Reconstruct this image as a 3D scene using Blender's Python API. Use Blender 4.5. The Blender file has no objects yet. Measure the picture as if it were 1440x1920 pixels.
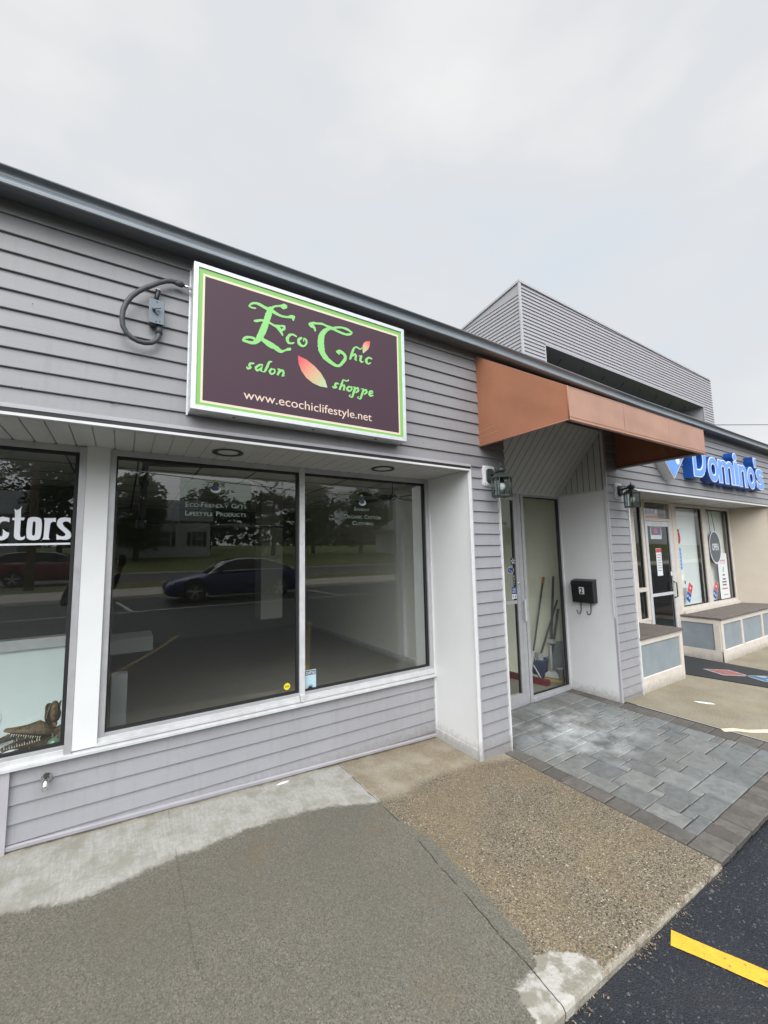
import bpy, bmesh, math, random
from mathutils import Vector, Matrix
from mathutils.geometry import tessellate_polygon
rnd = random.Random(7)
SC = bpy.context.scene
COL = SC.collection
R = math.radians
# ------------------------------------------------------------------ camera
cam_d = bpy.data.cameras.new('camera'); cam = bpy.data.objects.new('camera', cam_d); COL.objects.link(cam)
SC.camera = cam
cam_d.sensor_fit = 'HORIZONTAL'; cam_d.sensor_width = 36.0; cam_d.lens = 36*775.7/1440
cam_d.clip_start = 0.02; cam_d.clip_end = 600
_y, _p, _r = R(32.2887), R(5.8135), R(-1.195)
_f = Vector((math.sin(_y)*math.cos(_p), math.cos(_y)*math.cos(_p), math.sin(_p)))
_rt = Vector((math.cos(_y), -math.sin(_y), 0)); _up = _rt.cross(_f)
_r2 = math.cos(_r)*_rt + math.sin(_r)*_up; _u2 = -math.sin(_r)*_rt + math.cos(_r)*_up
M_ = Matrix((_r2, _u2, -_f)).transposed().to_4x4(); M_.translation = Vector((0, -2.5486, 1.6))
cam.matrix_world = M_
# ------------------------------------------------------------------ world: overcast sky
SUN_EL, SUN_AZ = R(44), R(212)      # azimuth measured clockwise from +Y
W = bpy.data.worlds.new('World'); SC.world = W; W.use_nodes = True
nt = W.node_tree; nt.nodes.clear()
def N(nt, t, **k):
    n = nt.nodes.new(t)
    for a, b in k.items():
        if a.startswith('i_'):
            key = a[2:]; key = int(key) if key.isdigit() else key.replace('_', ' ')
            n.inputs[key].default_value = b
        else: setattr(n, a, b)
    return n
def L(nt, a, b): nt.links.new(a, b)
sky = N(nt, 'ShaderNodeTexSky'); sky.sky_type = 'NISHITA'; sky.sun_disc = False
sky.sun_elevation = SUN_EL; sky.sun_rotation = SUN_AZ; sky.air_density = 1.0; sky.dust_density = 2.0
tc = N(nt, 'ShaderNodeTexCoord')
mp = N(nt, 'ShaderNodeMapping'); mp.inputs['Scale'].default_value = (1.0, 1.0, 2.2)
L(nt, tc.outputs['Generated'], mp.inputs['Vector'])
nz = N(nt, 'ShaderNodeTexNoise', i_Scale=1.9, i_Detail=5.0, i_Roughness=0.5)
L(nt, mp.outputs[0], nz.inputs['Vector'])
cr = N(nt, 'ShaderNodeValToRGB'); e = cr.color_ramp
e.elements[0].position = .32; e.elements[0].color = (.67, .725, .785, 1)
e.elements[1].position = .70; e.elements[1].color = (.84, .84, .84, 1)
m_ = e.elements.new(.52); m_.color = (.73, .745, .765, 1)
L(nt, nz.outputs['Fac'], cr.inputs['Fac'])
sep = N(nt, 'ShaderNodeSeparateXYZ'); L(nt, tc.outputs['Generated'], sep.inputs[0])
zr = N(nt, 'ShaderNodeMapRange'); zr.inputs['From Min'].default_value = .90; zr.inputs['From Max'].default_value = 1.0
zr.inputs['To Min'].default_value = 1.0; zr.inputs['To Max'].default_value = 1.6
L(nt, sep.outputs['Z'], zr.inputs['Value'])
vm = N(nt, 'ShaderNodeVectorMath', operation='SCALE'); L(nt, cr.outputs[0], vm.inputs[0]); L(nt, zr.outputs[0], vm.inputs['Scale'])
# thin cloud glows broadly around the hidden sun
sdv = (math.sin(SUN_AZ)*math.cos(SUN_EL), math.cos(SUN_AZ)*math.cos(SUN_EL), math.sin(SUN_EL))
dp = N(nt, 'ShaderNodeVectorMath', operation='DOT_PRODUCT'); dp.inputs[1].default_value = sdv; L(nt, tc.outputs['Generated'], dp.inputs[0])
gr = N(nt, 'ShaderNodeMapRange'); gr.interpolation_type = 'SMOOTHSTEP'; gr.inputs['From Min'].default_value = .30; gr.inputs['From Max'].default_value = 1.0
gr.inputs['To Min'].default_value = 1.0; gr.inputs['To Max'].default_value = 4.0; L(nt, dp.outputs['Value'], gr.inputs['Value'])
vm2 = N(nt, 'ShaderNodeVectorMath', operation='SCALE'); L(nt, vm.outputs[0], vm2.inputs[0]); L(nt, gr.outputs[0], vm2.inputs['Scale'])
sk = N(nt, 'ShaderNodeVectorMath', operation='SCALE'); sk.inputs['Scale'].default_value = .10; L(nt, sky.outputs[0], sk.inputs[0])
mx = N(nt, 'ShaderNodeMix', data_type='RGBA'); mx.inputs['Factor'].default_value = .93
L(nt, sk.outputs[0], mx.inputs[6]); L(nt, vm2.outputs[0], mx.inputs[7])
bg = N(nt, 'ShaderNodeBackground'); bg.inputs['Strength'].default_value = 1.0
L(nt, mx.outputs[2], bg.inputs['Color'])
wo = N(nt, 'ShaderNodeOutputWorld'); L(nt, bg.outputs[0], wo.inputs[0])
# ------------------------------------------------------------------ sun (veiled by cloud)
sd = bpy.data.lights.new('sun', 'SUN'); so = bpy.data.objects.new('sun', sd); COL.objects.link(so)
sd.energy = 1.5; sd.angle = R(50); sd.color = (1, .97, .93)
sdir = Vector((math.sin(SUN_AZ)*math.cos(SUN_EL), math.cos(SUN_AZ)*math.cos(SUN_EL), math.sin(SUN_EL)))
so.rotation_euler = sdir.to_track_quat('Z', 'Y').to_euler(); so.location = (0, -8, 12)
vs = SC.view_settings; vs.view_transform = 'Standard'; vs.look = 'None'; vs.exposure = 0.14; vs.gamma = 1.0
SC.cycles.use_denoising = True
try: SC.cycles.denoiser = 'OPENIMAGEDENOISE'
except Exception: pass
SC.cycles.max_bounces = 10; SC.cycles.transparent_max_bounces = 24; SC.cycles.caustics_reflective = False

# ------------------------------------------------------------------ materials
def mat(name, color, rough=.6, metal=0., noise=0., nscale=8., bump=0., bscale=60., spec=.5, coat=0., stretch=None, spots=None):
    m = bpy.data.materials.new(name); m.use_nodes = True; t = m.node_tree
    b = t.nodes['Principled BSDF']
    b.inputs['Roughness'].default_value = rough; b.inputs['Metallic'].default_value = metal
    b.inputs['Specular IOR Level'].default_value = spec; b.inputs['Coat Weight'].default_value = coat
    b.inputs['Base Color'].default_value = (*color, 1)
    g = N(t, 'ShaderNodeNewGeometry')
    vec = g.outputs['Position']
    if stretch:
        mpn = N(t, 'ShaderNodeMapping'); mpn.inputs['Scale'].default_value = stretch; L(t, vec, mpn.inputs[0]); vec = mpn.outputs[0]
    if noise:
        n = N(t, 'ShaderNodeTexNoise', i_Scale=nscale, i_Detail=6.0, i_Roughness=.6); L(t, vec, n.inputs['Vector'])
        r = N(t, 'ShaderNodeMapRange'); r.inputs['From Min'].default_value = .25; r.inputs['From Max'].default_value = .75
        r.inputs['To Min'].default_value = 1-noise; r.inputs['To Max'].default_value = 1+noise; L(t, n.outputs['Fac'], r.inputs[0])
        v = N(t, 'ShaderNodeVectorMath', operation='SCALE'); v.inputs[0].default_value = color; L(t, r.outputs[0], v.inputs['Scale'])
        L(t, v.outputs[0], b.inputs['Base Color'])
        rr = N(t, 'ShaderNodeMapRange'); rr.inputs['To Min'].default_value = max(0, rough-.1); rr.inputs['To Max'].default_value = min(1, rough+.12)
        L(t, n.outputs['Fac'], rr.inputs[0]); L(t, rr.outputs[0], b.inputs['Roughness'])
    if bump:
        n2 = N(t, 'ShaderNodeTexNoise', i_Scale=bscale, i_Detail=4.0); L(t, vec, n2.inputs['Vector'])
        bp = N(t, 'ShaderNodeBump', i_Strength=1.0, i_Distance=bump); L(t, n2.outputs['Fac'], bp.inputs['Height']); L(t, bp.outputs[0], b.inputs['Normal'])
    return m
def glass_mat(name, tint, gain=2.0, rough=0.0):
    m = bpy.data.materials.new(name); m.use_nodes = True; t = m.node_tree; t.nodes.clear()
    tr = N(t, 'ShaderNodeBsdfTransparent'); tr.inputs[0].default_value = (*tint, 1)
    gl = N(t, 'ShaderNodeBsdfGlossy'); gl.inputs['Roughness'].default_value = rough; gl.inputs[0].default_value = (1, 1, 1, 1)
    # two-sided Schlick reflectance, the same from either face of the thin pane
    ge = N(t, 'ShaderNodeNewGeometry'); dt = N(t, 'ShaderNodeVectorMath', operation='DOT_PRODUCT'); L(t, ge.outputs['Normal'], dt.inputs[0]); L(t, ge.outputs['Incoming'], dt.inputs[1])
    ab = N(t, 'ShaderNodeMath', operation='ABSOLUTE'); L(t, dt.outputs['Value'], ab.inputs[0])
    om = N(t, 'ShaderNodeMath', operation='SUBTRACT', use_clamp=True); om.inputs[0].default_value = 1.0; L(t, ab.outputs[0], om.inputs[1])
    pw = N(t, 'ShaderNodeMath', operation='POWER'); pw.inputs[1].default_value = 5.0; L(t, om.outputs[0], pw.inputs[0])
    mu = N(t, 'ShaderNodeMath', operation='MULTIPLY_ADD', use_clamp=True); mu.inputs[1].default_value = .95; mu.inputs[2].default_value = .043*gain; L(t, pw.outputs[0], mu.inputs[0])
    # gentle waviness of old plate glass
    g = N(t, 'ShaderNodeNewGeometry'); n = N(t, 'ShaderNodeTexNoise', i_Scale=1.3, i_Detail=1.0); L(t, g.outputs['Position'], n.inputs['Vector'])
    bp = N(t, 'ShaderNodeBump', i_Strength=1.0, i_Distance=.0004); L(t, n.outputs['Fac'], bp.inputs['Height']); L(t, bp.outputs[0], gl.inputs['Normal'])
    mi = N(t, 'ShaderNodeMixShader'); L(t, mu.outputs[0], mi.inputs[0]); L(t, tr.outputs[0], mi.inputs[1]); L(t, gl.outputs[0], mi.inputs[2])
    o = N(t, 'ShaderNodeOutputMaterial'); L(t, mi.outputs[0], o.inputs[0])
    return m
def siding_mat(name, c):
    m = mat(name, c, .42, noise=.05, nscale=2.5, stretch=(1, 1, 1))
    t = m.node_tree; b = t.nodes['Principled BSDF']
    g = N(t, 'ShaderNodeNewGeometry'); mpn = N(t, 'ShaderNodeMapping'); mpn.inputs['Scale'].default_value = (6, 6, 120); L(t, g.outputs['Position'], mpn.inputs[0])
    n = N(t, 'ShaderNodeTexNoise', i_Scale=1.0, i_Detail=5.0); L(t, mpn.outputs[0], n.inputs['Vector'])
    n3 = N(t, 'ShaderNodeTexNoise', i_Scale=3.2, i_Detail=2.0); L(t, g.outputs['Position'], n3.inputs['Vector'])
    ad = N(t, 'ShaderNodeMath', operation='MULTIPLY_ADD'); ad.inputs[1].default_value = 9.0; L(t, n3.outputs['Fac'], ad.inputs[0]); L(t, n.outputs['Fac'], ad.inputs[2])
    bp = N(t, 'ShaderNodeBump', i_Strength=1.0, i_Distance=.0006); L(t, ad.outputs[0], bp.inputs['Height']); L(t, bp.outputs[0], b.inputs['Normal'])
    # grime drips
    mpn2 = N(t, 'ShaderNodeMapping'); mpn2.inputs['Scale'].default_value = (22, 22, 1.6); L(t, g.outputs['Position'], mpn2.inputs[0])
    n2 = N(t, 'ShaderNodeTexNoise', i_Scale=1.0, i_Detail=6.0, i_Roughness=.65); L(t, mpn2.outputs[0], n2.inputs['Vector'])
    rr = N(t, 'ShaderNodeMapRange'); rr.inputs['From Min'].default_value = .52; rr.inputs['From Max'].default_value = .8; rr.inputs['To Min'].default_value = 0; rr.inputs['To Max'].default_value = .30
    L(t, n2.outputs['Fac'], rr.inputs[0])
    src = b.inputs['Base Color'].links[0].from_socket
    mm = N(t, 'ShaderNodeMix', data_type='RGBA'); L(t, rr.outputs[0], mm.inputs['Factor']); L(t, src, mm.inputs[6]); mm.inputs[7].default_value = (c[0]*.55, c[1]*.55, c[2]*.5, 1)
    L(t, mm.outputs[2], b.inputs['Base Color'])
    return m
M = {}
M['siding'] = siding_mat('vinyl_siding_eave_shade', (.236, .234, .246))  # darker than the lower siding: shade under the eave put into the colour
M['siding_low'] = siding_mat('vinyl_siding_lower', (.306, .306, .326))
M['trim_grey'] = mat('grey_trim', (.40, .39, .42), .4, noise=.08, nscale=5)
M['white'] = mat('white_panel', (.74, .75, .755), .35, noise=.035, nscale=3, bump=.0002, bscale=25)
M['white_trim'] = mat('white_trim', (.66, .665, .67), .4, noise=.06, nscale=9)
M['soffit'] = mat('soffit_vinyl', (.52, .52, .51), .5, noise=.08, nscale=5)
M['tower_siding'] = mat('tower_siding', (.335, .325, .35), .5)
M['bead'] = mat('beaded_soffit', (.58, .585, .565), .5, noise=.06, nscale=4)
M['alu'] = mat('window_aluminium', (.47, .475, .49), .38, metal=.35, noise=.10, nscale=12)
M['alu_white'] = mat('sill_aluminium', (.62, .63, .64), .4, metal=.15, noise=.12, nscale=14)
M['gasket'] = mat('black_gasket', (.012, .012, .013), .6)
M['gutter'] = mat('gutter_metal', (.155, .178, .198), .40, noise=.14, nscale=3, coat=.15)
M['fascia'] = mat('fascia_metal', (.15, .165, .18), .5, noise=.1, nscale=3)
M['awning'] = mat('awning_canvas', (.34, .142, .078), .78, noise=.13, nscale=2.6, bump=.004, bscale=5)
M['black'] = mat('black_metal', (.012, .013, .014), .35, noise=.2)
M['black_iron'] = mat('black_iron', (.014, .015, .015), .45)
M['verdigris'] = mat('dark_green_lantern', (.030, .042, .038), .45, noise=.3, nscale=30)
M['grey_box'] = mat('grey_electrical_box', (.13, .155, .18), .45, metal=.3, noise=.1)
M['conduit'] = mat('grey_conduit', (.055, .06, .066), .5, noise=.12, nscale=60)
M['sign_frame'] = mat('sign_frame_metal', (.62, .64, .66), .38, metal=.3, noise=.12, nscale=25)
M['sign_green'] = mat('sign_green', (.21, .48, .11), .35)
M['sign_cream'] = mat('sign_cream', (.72, .64, .48), .4)
M['sign_brown'] = mat('sign_brown', (.066, .036, .052), .40, noise=.06, nscale=2, spec=.22)
M['sign_letter'] = mat('sign_light_green', (.24, .60, .18), .4, noise=.06)
M['sign_url'] = mat('sign_url', (.72, .56, .46), .4)
M['tan'] = mat('tan_stucco', (.52, .46, .38), .75, noise=.05, nscale=6, bump=.0008, bscale=120)
M['cream'] = mat('cream_trim', (.62, .57, .51), .6, noise=.10, nscale=9)
M['cream_wall'] = mat('cream_wall', (.80, .80, .66), .7, noise=.03)
M['panel_grey'] = mat('grey_stucco_panel', (.24, .275, .30), .7, noise=.14, nscale=5, bump=.0005, bscale=90)
M['wood'] = mat('weathered_deck', (.135, .115, .10), .8, noise=.35, nscale=3, stretch=(2, 30, 10), bump=.0006, bscale=30)
M['glass'] = glass_mat('shop_glass', (.92, .95, .93), 1.8)
M['glass_clear'] = glass_mat('lantern_glass', (.80, .86, .84), 2.0)
M['glass_door'] = glass_mat('door_glass', (.95, .97, .95), 1.1)
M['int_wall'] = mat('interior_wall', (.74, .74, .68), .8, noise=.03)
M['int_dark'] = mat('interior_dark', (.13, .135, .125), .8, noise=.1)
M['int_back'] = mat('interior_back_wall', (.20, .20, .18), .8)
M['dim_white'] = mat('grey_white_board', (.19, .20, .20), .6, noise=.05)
M['int_floor'] = mat('interior_floor', (.29, .275, .235), .5, noise=.12, nscale=4)
M['ceil_tile'] = mat('ceiling_tile', (.62, .62, .58), .8, noise=.04)
M['decal'] = mat('white_vinyl_letter', (.74, .77, .82), .5)
M['pale_green'] = mat('pale_vinyl_letter', (.24, .30, .26), .5)
M['dw_yellow'] = mat('yellow_sticker', (.80, .68, .03), .4)
M['stk_blue'] = mat('blue_sticker', (.03, .05, .22), .4)
M['stk_sky'] = mat('sky_blue_paper', (.45, .62, .70), .5)
M['dom_blue'] = mat('sign_deep_blue', (.008, .075, .33), .35, noise=.12, nscale=12)
M['dom_face'] = mat('sign_blue_face', (.10, .30, .78), .3)
M['dom_red'] = mat('sign_red', (.60, .06, .07), .4)
M['paper'] = mat('white_paper', (.72, .75, .76), .6)
M['frost'] = mat('pale_blind', (.60, .66, .66), .6, noise=.03)
M['frost_bright'] = mat('bright_blind', (.80, .85, .86), .6, noise=.04, nscale=3)
M['chrome'] = mat('chrome', (.75, .76, .76), .12, metal=1.)
M['brass'] = mat('brass', (.60, .44, .14), .3, metal=.9)
M['yellow_paint'] = mat('yellow_road_paint', (.72, .43, .035), .6, noise=.22, nscale=30, bump=.0006, bscale=150)
def worn_paint(name, c, under, amt):
    m = mat(name, c, .65, noise=.15, nscale=25, bump=.002, bscale=160); t = m.node_tree; b = t.nodes['Principled BSDF']
    g = N(t, 'ShaderNodeNewGeometry'); n = N(t, 'ShaderNodeTexNoise', i_Scale=38.0, i_Detail=8.0, i_Roughness=.75); L(t, g.outputs['Position'], n.inputs['Vector'])
    r = N(t, 'ShaderNodeMapRange'); r.inputs[1].default_value = amt; r.inputs[2].default_value = amt+.06; L(t, n.outputs['Fac'], r.inputs[0])
    src = b.inputs['Base Color'].links[0].from_socket; mm = N(t, 'ShaderNodeMix', data_type='RGBA'); L(t, r.outputs[0], mm.inputs['Factor']); L(t, src, mm.inputs[6]); mm.inputs[7].default_value = (*under, 1)
    L(t, mm.outputs[2], b.inputs['Base Color']); return m
M['yellow_paint'] = worn_paint('yellow_road_paint', (.72, .42, .035), (.36, .23, .035), .57)
M['yellow_dulled'] = worn_paint('dulled_yellow_paint', (.30, .22, .07), (.04, .04, .04), .50)  # flaked yellow paint, colour dulled so its reflection in the glass stays weak
M['white_paint'] = mat('white_road_paint', (.55, .55, .52), .7, noise=.15, nscale=20)
M['bucket_blue'] = mat('blue_plastic', (.055, .12, .30), .4)
M['plastic_white'] = mat('white_plastic', (.62, .64, .64), .4)
M['broom_red'] = mat('red_bristles', (.16, .03, .03), .8, noise=.3, nscale=60)
M['straw'] = mat('yellow_bristles', (.45, .33, .14), .8, noise=.3, nscale=60)
M['handle_grey'] = mat('grey_handle', (.10, .115, .12), .4)
M['handle_orange'] = mat('orange_grip', (.48, .26, .04), .5)
M['bone'] = mat('dried_fish_skin', (.11, .075, .038), .5, noise=.75, nscale=45, bump=.006, bscale=90)
M['bone_dark'] = mat('dark_dried_skin', (.04, .03, .022), .5, noise=.6, nscale=50, bump=.006, bscale=60)
M['tooth'] = mat('tooth', (.70, .66, .54), .4)
M['green_glass'] = mat('green_bottle_glass', (.10, .20, .12), .08, spec=.8)
M['bulb'] = mat('bulb_glass', (.80, .82, .82), .15)
M['tile_dark'] = mat('rubber_mat', (.028, .029, .032), .75, noise=.2, nscale=12)
M['skin'] = mat('skin', (.42, .24, .17), .55)
M['jacket'] = mat('dark_jacket', (.010, .011, .014), .8)
M['jeans'] = mat('dark_trousers', (.02, .022, .03), .85)
M['hair'] = mat('dark_hair', (.02, .014, .01), .6)
M['grass_m'] = mat('grass', (.10, .125, .025), .9, noise=.35, nscale=1.5)
M['foliage'] = mat('foliage', (.065, .115, .028), .7, noise=.45, nscale=1.2)
M['foliage2'] = mat('foliage_dark', (.036, .066, .024), .7, noise=.45, nscale=1.2)
M['bark'] = mat('bark', (.10, .075, .055), .9, noise=.3, nscale=6)
M['pole_wood'] = mat('pole_wood', (.20, .145, .105), .85, noise=.25, nscale=4, stretch=(6, 6, .6))
M['house_white'] = mat('white_clapboard', (.62, .65, .69), .6, noise=.05, nscale=3)
M['roof_grey'] = mat('roof_shingle', (.20, .225, .235), .85, noise=.2, nscale=4)
M['shutter'] = mat('dark_shutter', (.03, .032, .036), .6)
M['win_dark'] = mat('dark_window', (.03, .035, .04), .1)
M['car_blue'] = mat('blue_car_paint', (.012, .022, .15), .3, coat=.25)
M['car_red'] = mat('maroon_car_paint', (.22, .028, .05), .3, coat=.3)
M['tyre'] = mat('tyre', (.012, .012, .012), .85)
M['alloy'] = mat('alloy_wheel', (.80, .81, .82), .35, metal=.1)
M['bright_trim'] = mat('bright_trim', (.72, .73, .74), .3)
M['awning_pale'] = mat('pale_canvas', (.41, .24, .18), .8, noise=.11, nscale=3.0, bump=.003, bscale=6)  # paler, pinker canvas for the valance, top panel and seams
M['car_glass'] = mat('car_glass', (.02, .024, .026), .05, spec=.8)
M['curb_conc'] = mat('pale_concrete', (.47, .44, .37), .85, noise=.15, nscale=5)
M['road'] = mat('old_asphalt', (.085, .085, .085), .9, noise=.15, nscale=3)
M['leaf_litter'] = mat('dry_leaf_debris', (.22, .165, .10), .9, noise=.5, nscale=40)

def leaf_grad(name, p0, p1):
    m = bpy.data.materials.new(name); m.use_nodes = True; t = m.node_tree; b = t.nodes['Principled BSDF']; b.inputs['Roughness'].default_value = .4
    g = N(t, 'ShaderNodeNewGeometry'); s = N(t, 'ShaderNodeVectorMath', operation='SUBTRACT'); s.inputs[1].default_value = p0; L(t, g.outputs['Position'], s.inputs[0])
    d = Vector(p1)-Vector(p0); dd = N(t, 'ShaderNodeVectorMath', operation='DOT_PRODUCT'); dd.inputs[1].default_value = d/d.length_squared; L(t, s.outputs[0], dd.inputs[0])
    r = N(t, 'ShaderNodeValToRGB'); r.color_ramp.elements[0].color = (.72, .10, .10, 1); r.color_ramp.elements[1].color = (.36, .62, .33, 1)
    r.color_ramp.elements[0].position = .12; mid = r.color_ramp.elements.new(.55); mid.color = (.62, .38, .22, 1)
    L(t, dd.outputs['Value'], r.inputs[0]); L(t, r.outputs[0], b.inputs['Base Color'])
    return m
M['leafA'] = leaf_grad('leaf_print_large', (.908, -.12, 2.88), (1.113, -.12, 2.708))
M['leafB'] = leaf_grad('leaf_print_small', (1.448, -.12, 3.122), (1.388, -.12, 3.014))

def splash(m, amt=.55):
    t = m.node_tree; b = t.nodes['Principled BSDF']; g = N(t, 'ShaderNodeNewGeometry'); sp = N(t, 'ShaderNodeSeparateXYZ'); L(t, g.outputs['Position'], sp.inputs[0])
    n = N(t, 'ShaderNodeTexNoise', i_Scale=24.0, i_Detail=8.0, i_Roughness=.7); L(t, g.outputs['Position'], n.inputs['Vector'])
    z = N(t, 'ShaderNodeMath', operation='MULTIPLY_ADD'); z.inputs[1].default_value = -.22; L(t, n.outputs['Fac'], z.inputs[0]); L(t, sp.outputs['Z'], z.inputs[2])
    r = N(t, 'ShaderNodeMapRange'); r.inputs[1].default_value = -.02; r.inputs[2].default_value = -.13; r.inputs[4].default_value = amt; L(t, z.outputs[0], r.inputs[0])
    src = b.inputs['Base Color'].links[0].from_socket; mm = N(t, 'ShaderNodeMix', data_type='RGBA'); L(t, r.outputs[0], mm.inputs['Factor']); L(t, src, mm.inputs[6]); mm.inputs[7].default_value = (.16, .145, .12, 1); L(t, mm.outputs[2], b.inputs['Base Color'])
for k_ in ('siding_low', 'white', 'white_trim', 'cream', 'tan'): splash(M[k_])

# ground heights --------------------------------------------------------
def gz(x, y=0):
    P = [(-8, .075), (-.6, .071), (1.45, -.012), (2.55, -.057), (4.6, -.017), (14, -.012)]
    if x <= P[0][0]: return P[0][1]
    for (a, b), (c, d) in zip(P, P[1:]):
        if x <= c:
            return b+(d-b)*(x-a)/(c-a)
    return P[-1][1]
def glot(x):
    P = [(-9, .03), (-.6, .03), (1.2, -.05), (3.2, -.085), (16, -.075)]
    if x <= P[0][0]: return P[0][1]
    for (a, b), (c, d) in zip(P, P[1:]):
        if x <= c: t = (x-a)/(c-a); return b+(d-b)*(t*t*(3-2*t))
    return P[-1][1]

def conc_mat():
    m = bpy.data.materials.new('sidewalk_concrete'); m.use_nodes = True; t = m.node_tree; b = t.nodes['Principled BSDF']
    g = N(t, 'ShaderNodeNewGeometry'); pos = g.outputs['Position']
    sp = N(t, 'ShaderNodeSeparateXYZ'); L(t, pos, sp.inputs[0]); X, Y = sp.outputs['X'], sp.outputs['Y']
    def ma(op, a, b_=None, c=None, clamp=False):
        n = N(t, 'ShaderNodeMath', operation=op, use_clamp=clamp)
        for i, v in enumerate((a, b_, c)):
            if v is None: continue
            if isinstance(v, (int, float)): n.inputs[i].default_value = v
            else: L(t, v, n.inputs[i])
        return n.outputs[0]
    def noise(scale, detail=4, rough=.55, stretch=None, dim=None):
        n = N(t, 'ShaderNodeTexNoise', i_Scale=scale, i_Detail=detail, i_Roughness=rough)
        if stretch:
            q = N(t, 'ShaderNodeMapping'); q.inputs['Scale'].default_value = stretch; L(t, pos, q.inputs[0]); L(t, q.outputs[0], n.inputs['Vector'])
        else: L(t, pos, n.inputs['Vector'])
        return n.outputs['Fac']
    def step(v, a, b_, o0=0., o1=1.):
        n = N(t, 'ShaderNodeMapRange'); n.interpolation_type = 'SMOOTHSTEP'
        for i, q in ((1, a), (2, b_), (3, o0), (4, o1)): n.inputs[i].default_value = q
        L(t, v, n.inputs[0]); return n.outputs[0]
    def mix(f, a, b_):
        n = N(t, 'ShaderNodeMix', data_type='RGBA')
        if isinstance(f, (int, float)): n.inputs['Factor'].default_value = f
        else: L(t, f, n.inputs['Factor'])
        for k, v in ((6, a), (7, b_)):
            if isinstance(v, tuple): n.inputs[k].default_value = (*v, 1)
            else: L(t, v, n.inputs[k])
        return n.outputs[2]
    def ramp(v, pts):
        n = N(t, 'ShaderNodeValToRGB'); el = n.color_ramp.elements
        for i, (p, c) in enumerate(pts):
            q = el[i] if i < 2 else el.new(p)
            q.position = p; q.color = (*c, 1)
        L(t, v, n.inputs[0]); return n.outputs[0]
    # joint between grey and brown slab
    jx = ma('ADD', ma('MULTIPLY', ma('MINIMUM', ma('ADD', Y, .4), 0.0), .09), 1.48)
    wob = ma('MULTIPLY', ma('SUBTRACT', noise(9), .5), .03)
    dx = ma('SUBTRACT', X, ma('ADD', jx, wob))
    crack = ma('MULTIPLY', step(ma('ABSOLUTE', dx), .0008, .0030, 1, 0), step(noise(6), .44, .52))
    bleed = ma('MULTIPLY', ma('MULTIPLY', step(Y, -.25, -.6), step(Y, -1.40, -1.2)), .075)
    gray = step(ma('SUBTRACT', ma('SUBTRACT', dx, bleed), ma('MULTIPLY', ma('SUBTRACT', noise(35), .5), .05)), .0, .012, 1, 0)
    # wet line
    fc = N(t, 'ShaderNodeFloatCurve')
    cv = fc.mapping.curves[0]
    pts = [(-1, .02), (-.39, .026), (-.147, -.028), (.1, -.01), (.428, .048), (.8, .085), (1.1, .06), (1.4, -.05), (1.6, -.10), (1.9, -.03), (2.3, -.02), (2.74, -.14), (4.4, -.3), (4.6, -2.4), (7, -2.6)]
    for i, (px, py) in enumerate(pts):
        x, y = (px+1)/8, (py+3)/4
        if i == 0: cv.points[0].location = (x, y)
        elif i == len(pts)-1: cv.points[-1].location = (x, y)
        else: cv.points.new(x, y)
    fc.mapping.update()
    L(t, step(X, -1, 7), fc.inputs['Value'])
    lin = N(t, 'ShaderNodeMapRange'); lin.inputs[1].default_value = -1; lin.inputs[2].default_value = 7; L(t, X, lin.inputs[0]); L(t, lin.outputs[0], fc.inputs['Value'])
    wy = ma('SUBTRACT', ma('MULTIPLY', fc.outputs[0], 4), 3)
    edge = ma('ADD', ma('MULTIPLY', ma('SUBTRACT', noise(10, 7, .65), .5), .13), ma('MULTIPLY', ma('SUBTRACT', noise(55, 4, .7), .5), .06))
    dy = ma('SUBTRACT', Y, ma('ADD', wy, edge))
    wet = step(dy, -.014, .032, 1, 0)
    wet_b = step(dy, -.03, .07, 1, 0)
    # pebbles
    vo = N(t, 'ShaderNodeTexVoronoi', i_Scale=84.0); vo.inputs['Randomness'].default_value = 1.0; L(t, pos, vo.inputs['Vector'])
    vs_ = N(t, 'ShaderNodeSeparateColor'); L(t, vo.outputs['Color'], vs_.inputs[0])
    vo2 = N(t, 'ShaderNodeTexVoronoi', i_Scale=200.0); L(t, pos, vo2.inputs['Vector'])
    vs2 = N(t, 'ShaderNodeSeparateColor'); L(t, vo2.outputs['Color'], vs2.inputs[0])
    peb = ramp(vs_.outputs[0], [(0, (.016, .013, .011)), (.09, (.05, .040, .028)), (.16, (.12, .098, .068)), (.5, (.175, .145, .10)), (.78, (.225, .19, .135)), (.92, (.32, .275, .205)), (.98, (.52, .48, .40))])
    fine = ramp(vs2.outputs[0], [(0, (.035, .028, .020)), (.25, (.125, .10, .070)), (.7, (.195, .162, .112)), (1, (.34, .295, .22))])
    size = step(vo.outputs['Distance'], .30, .42, 1, 0)
    brown = mix(ma('MULTIPLY', size, step(vs_.outputs[1], .35, .45)), fine, peb)
    vo3 = N(t, 'ShaderNodeTexVoronoi', i_Scale=52.0); L(t, pos, vo3.inputs['Vector'])
    vs3 = N(t, 'ShaderNodeSeparateColor'); L(t, vo3.outputs['Color'], vs3.inputs[0])
    brown = mix(ma('MULTIPLY', step(vo3.outputs['Distance'], .22, .32, 1, 0), step(vs3.outputs[0], .80, .82)), brown, (.028, .023, .019))
    brown = mix(ma('MULTIPLY', step(vo3.outputs['Distance'], .16, .26, 1, 0), step(vs3.outputs[1], .93, .95)), brown, (.50, .46, .37))
    brown = mix(ma('MULTIPLY', step(vo3.outputs['Distance'], .24, .34, 1, 0), step(vs3.outputs[2], .85, .88)), brown, (.24, .165, .085))
    warm = noise(1.6, 3)
    brown = mix(ma('MULTIPLY', step(warm, .45, .65), .45), brown, mix(.5, brown, (.27, .20, .10)))
    big = noise(3.0, 5)
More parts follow.
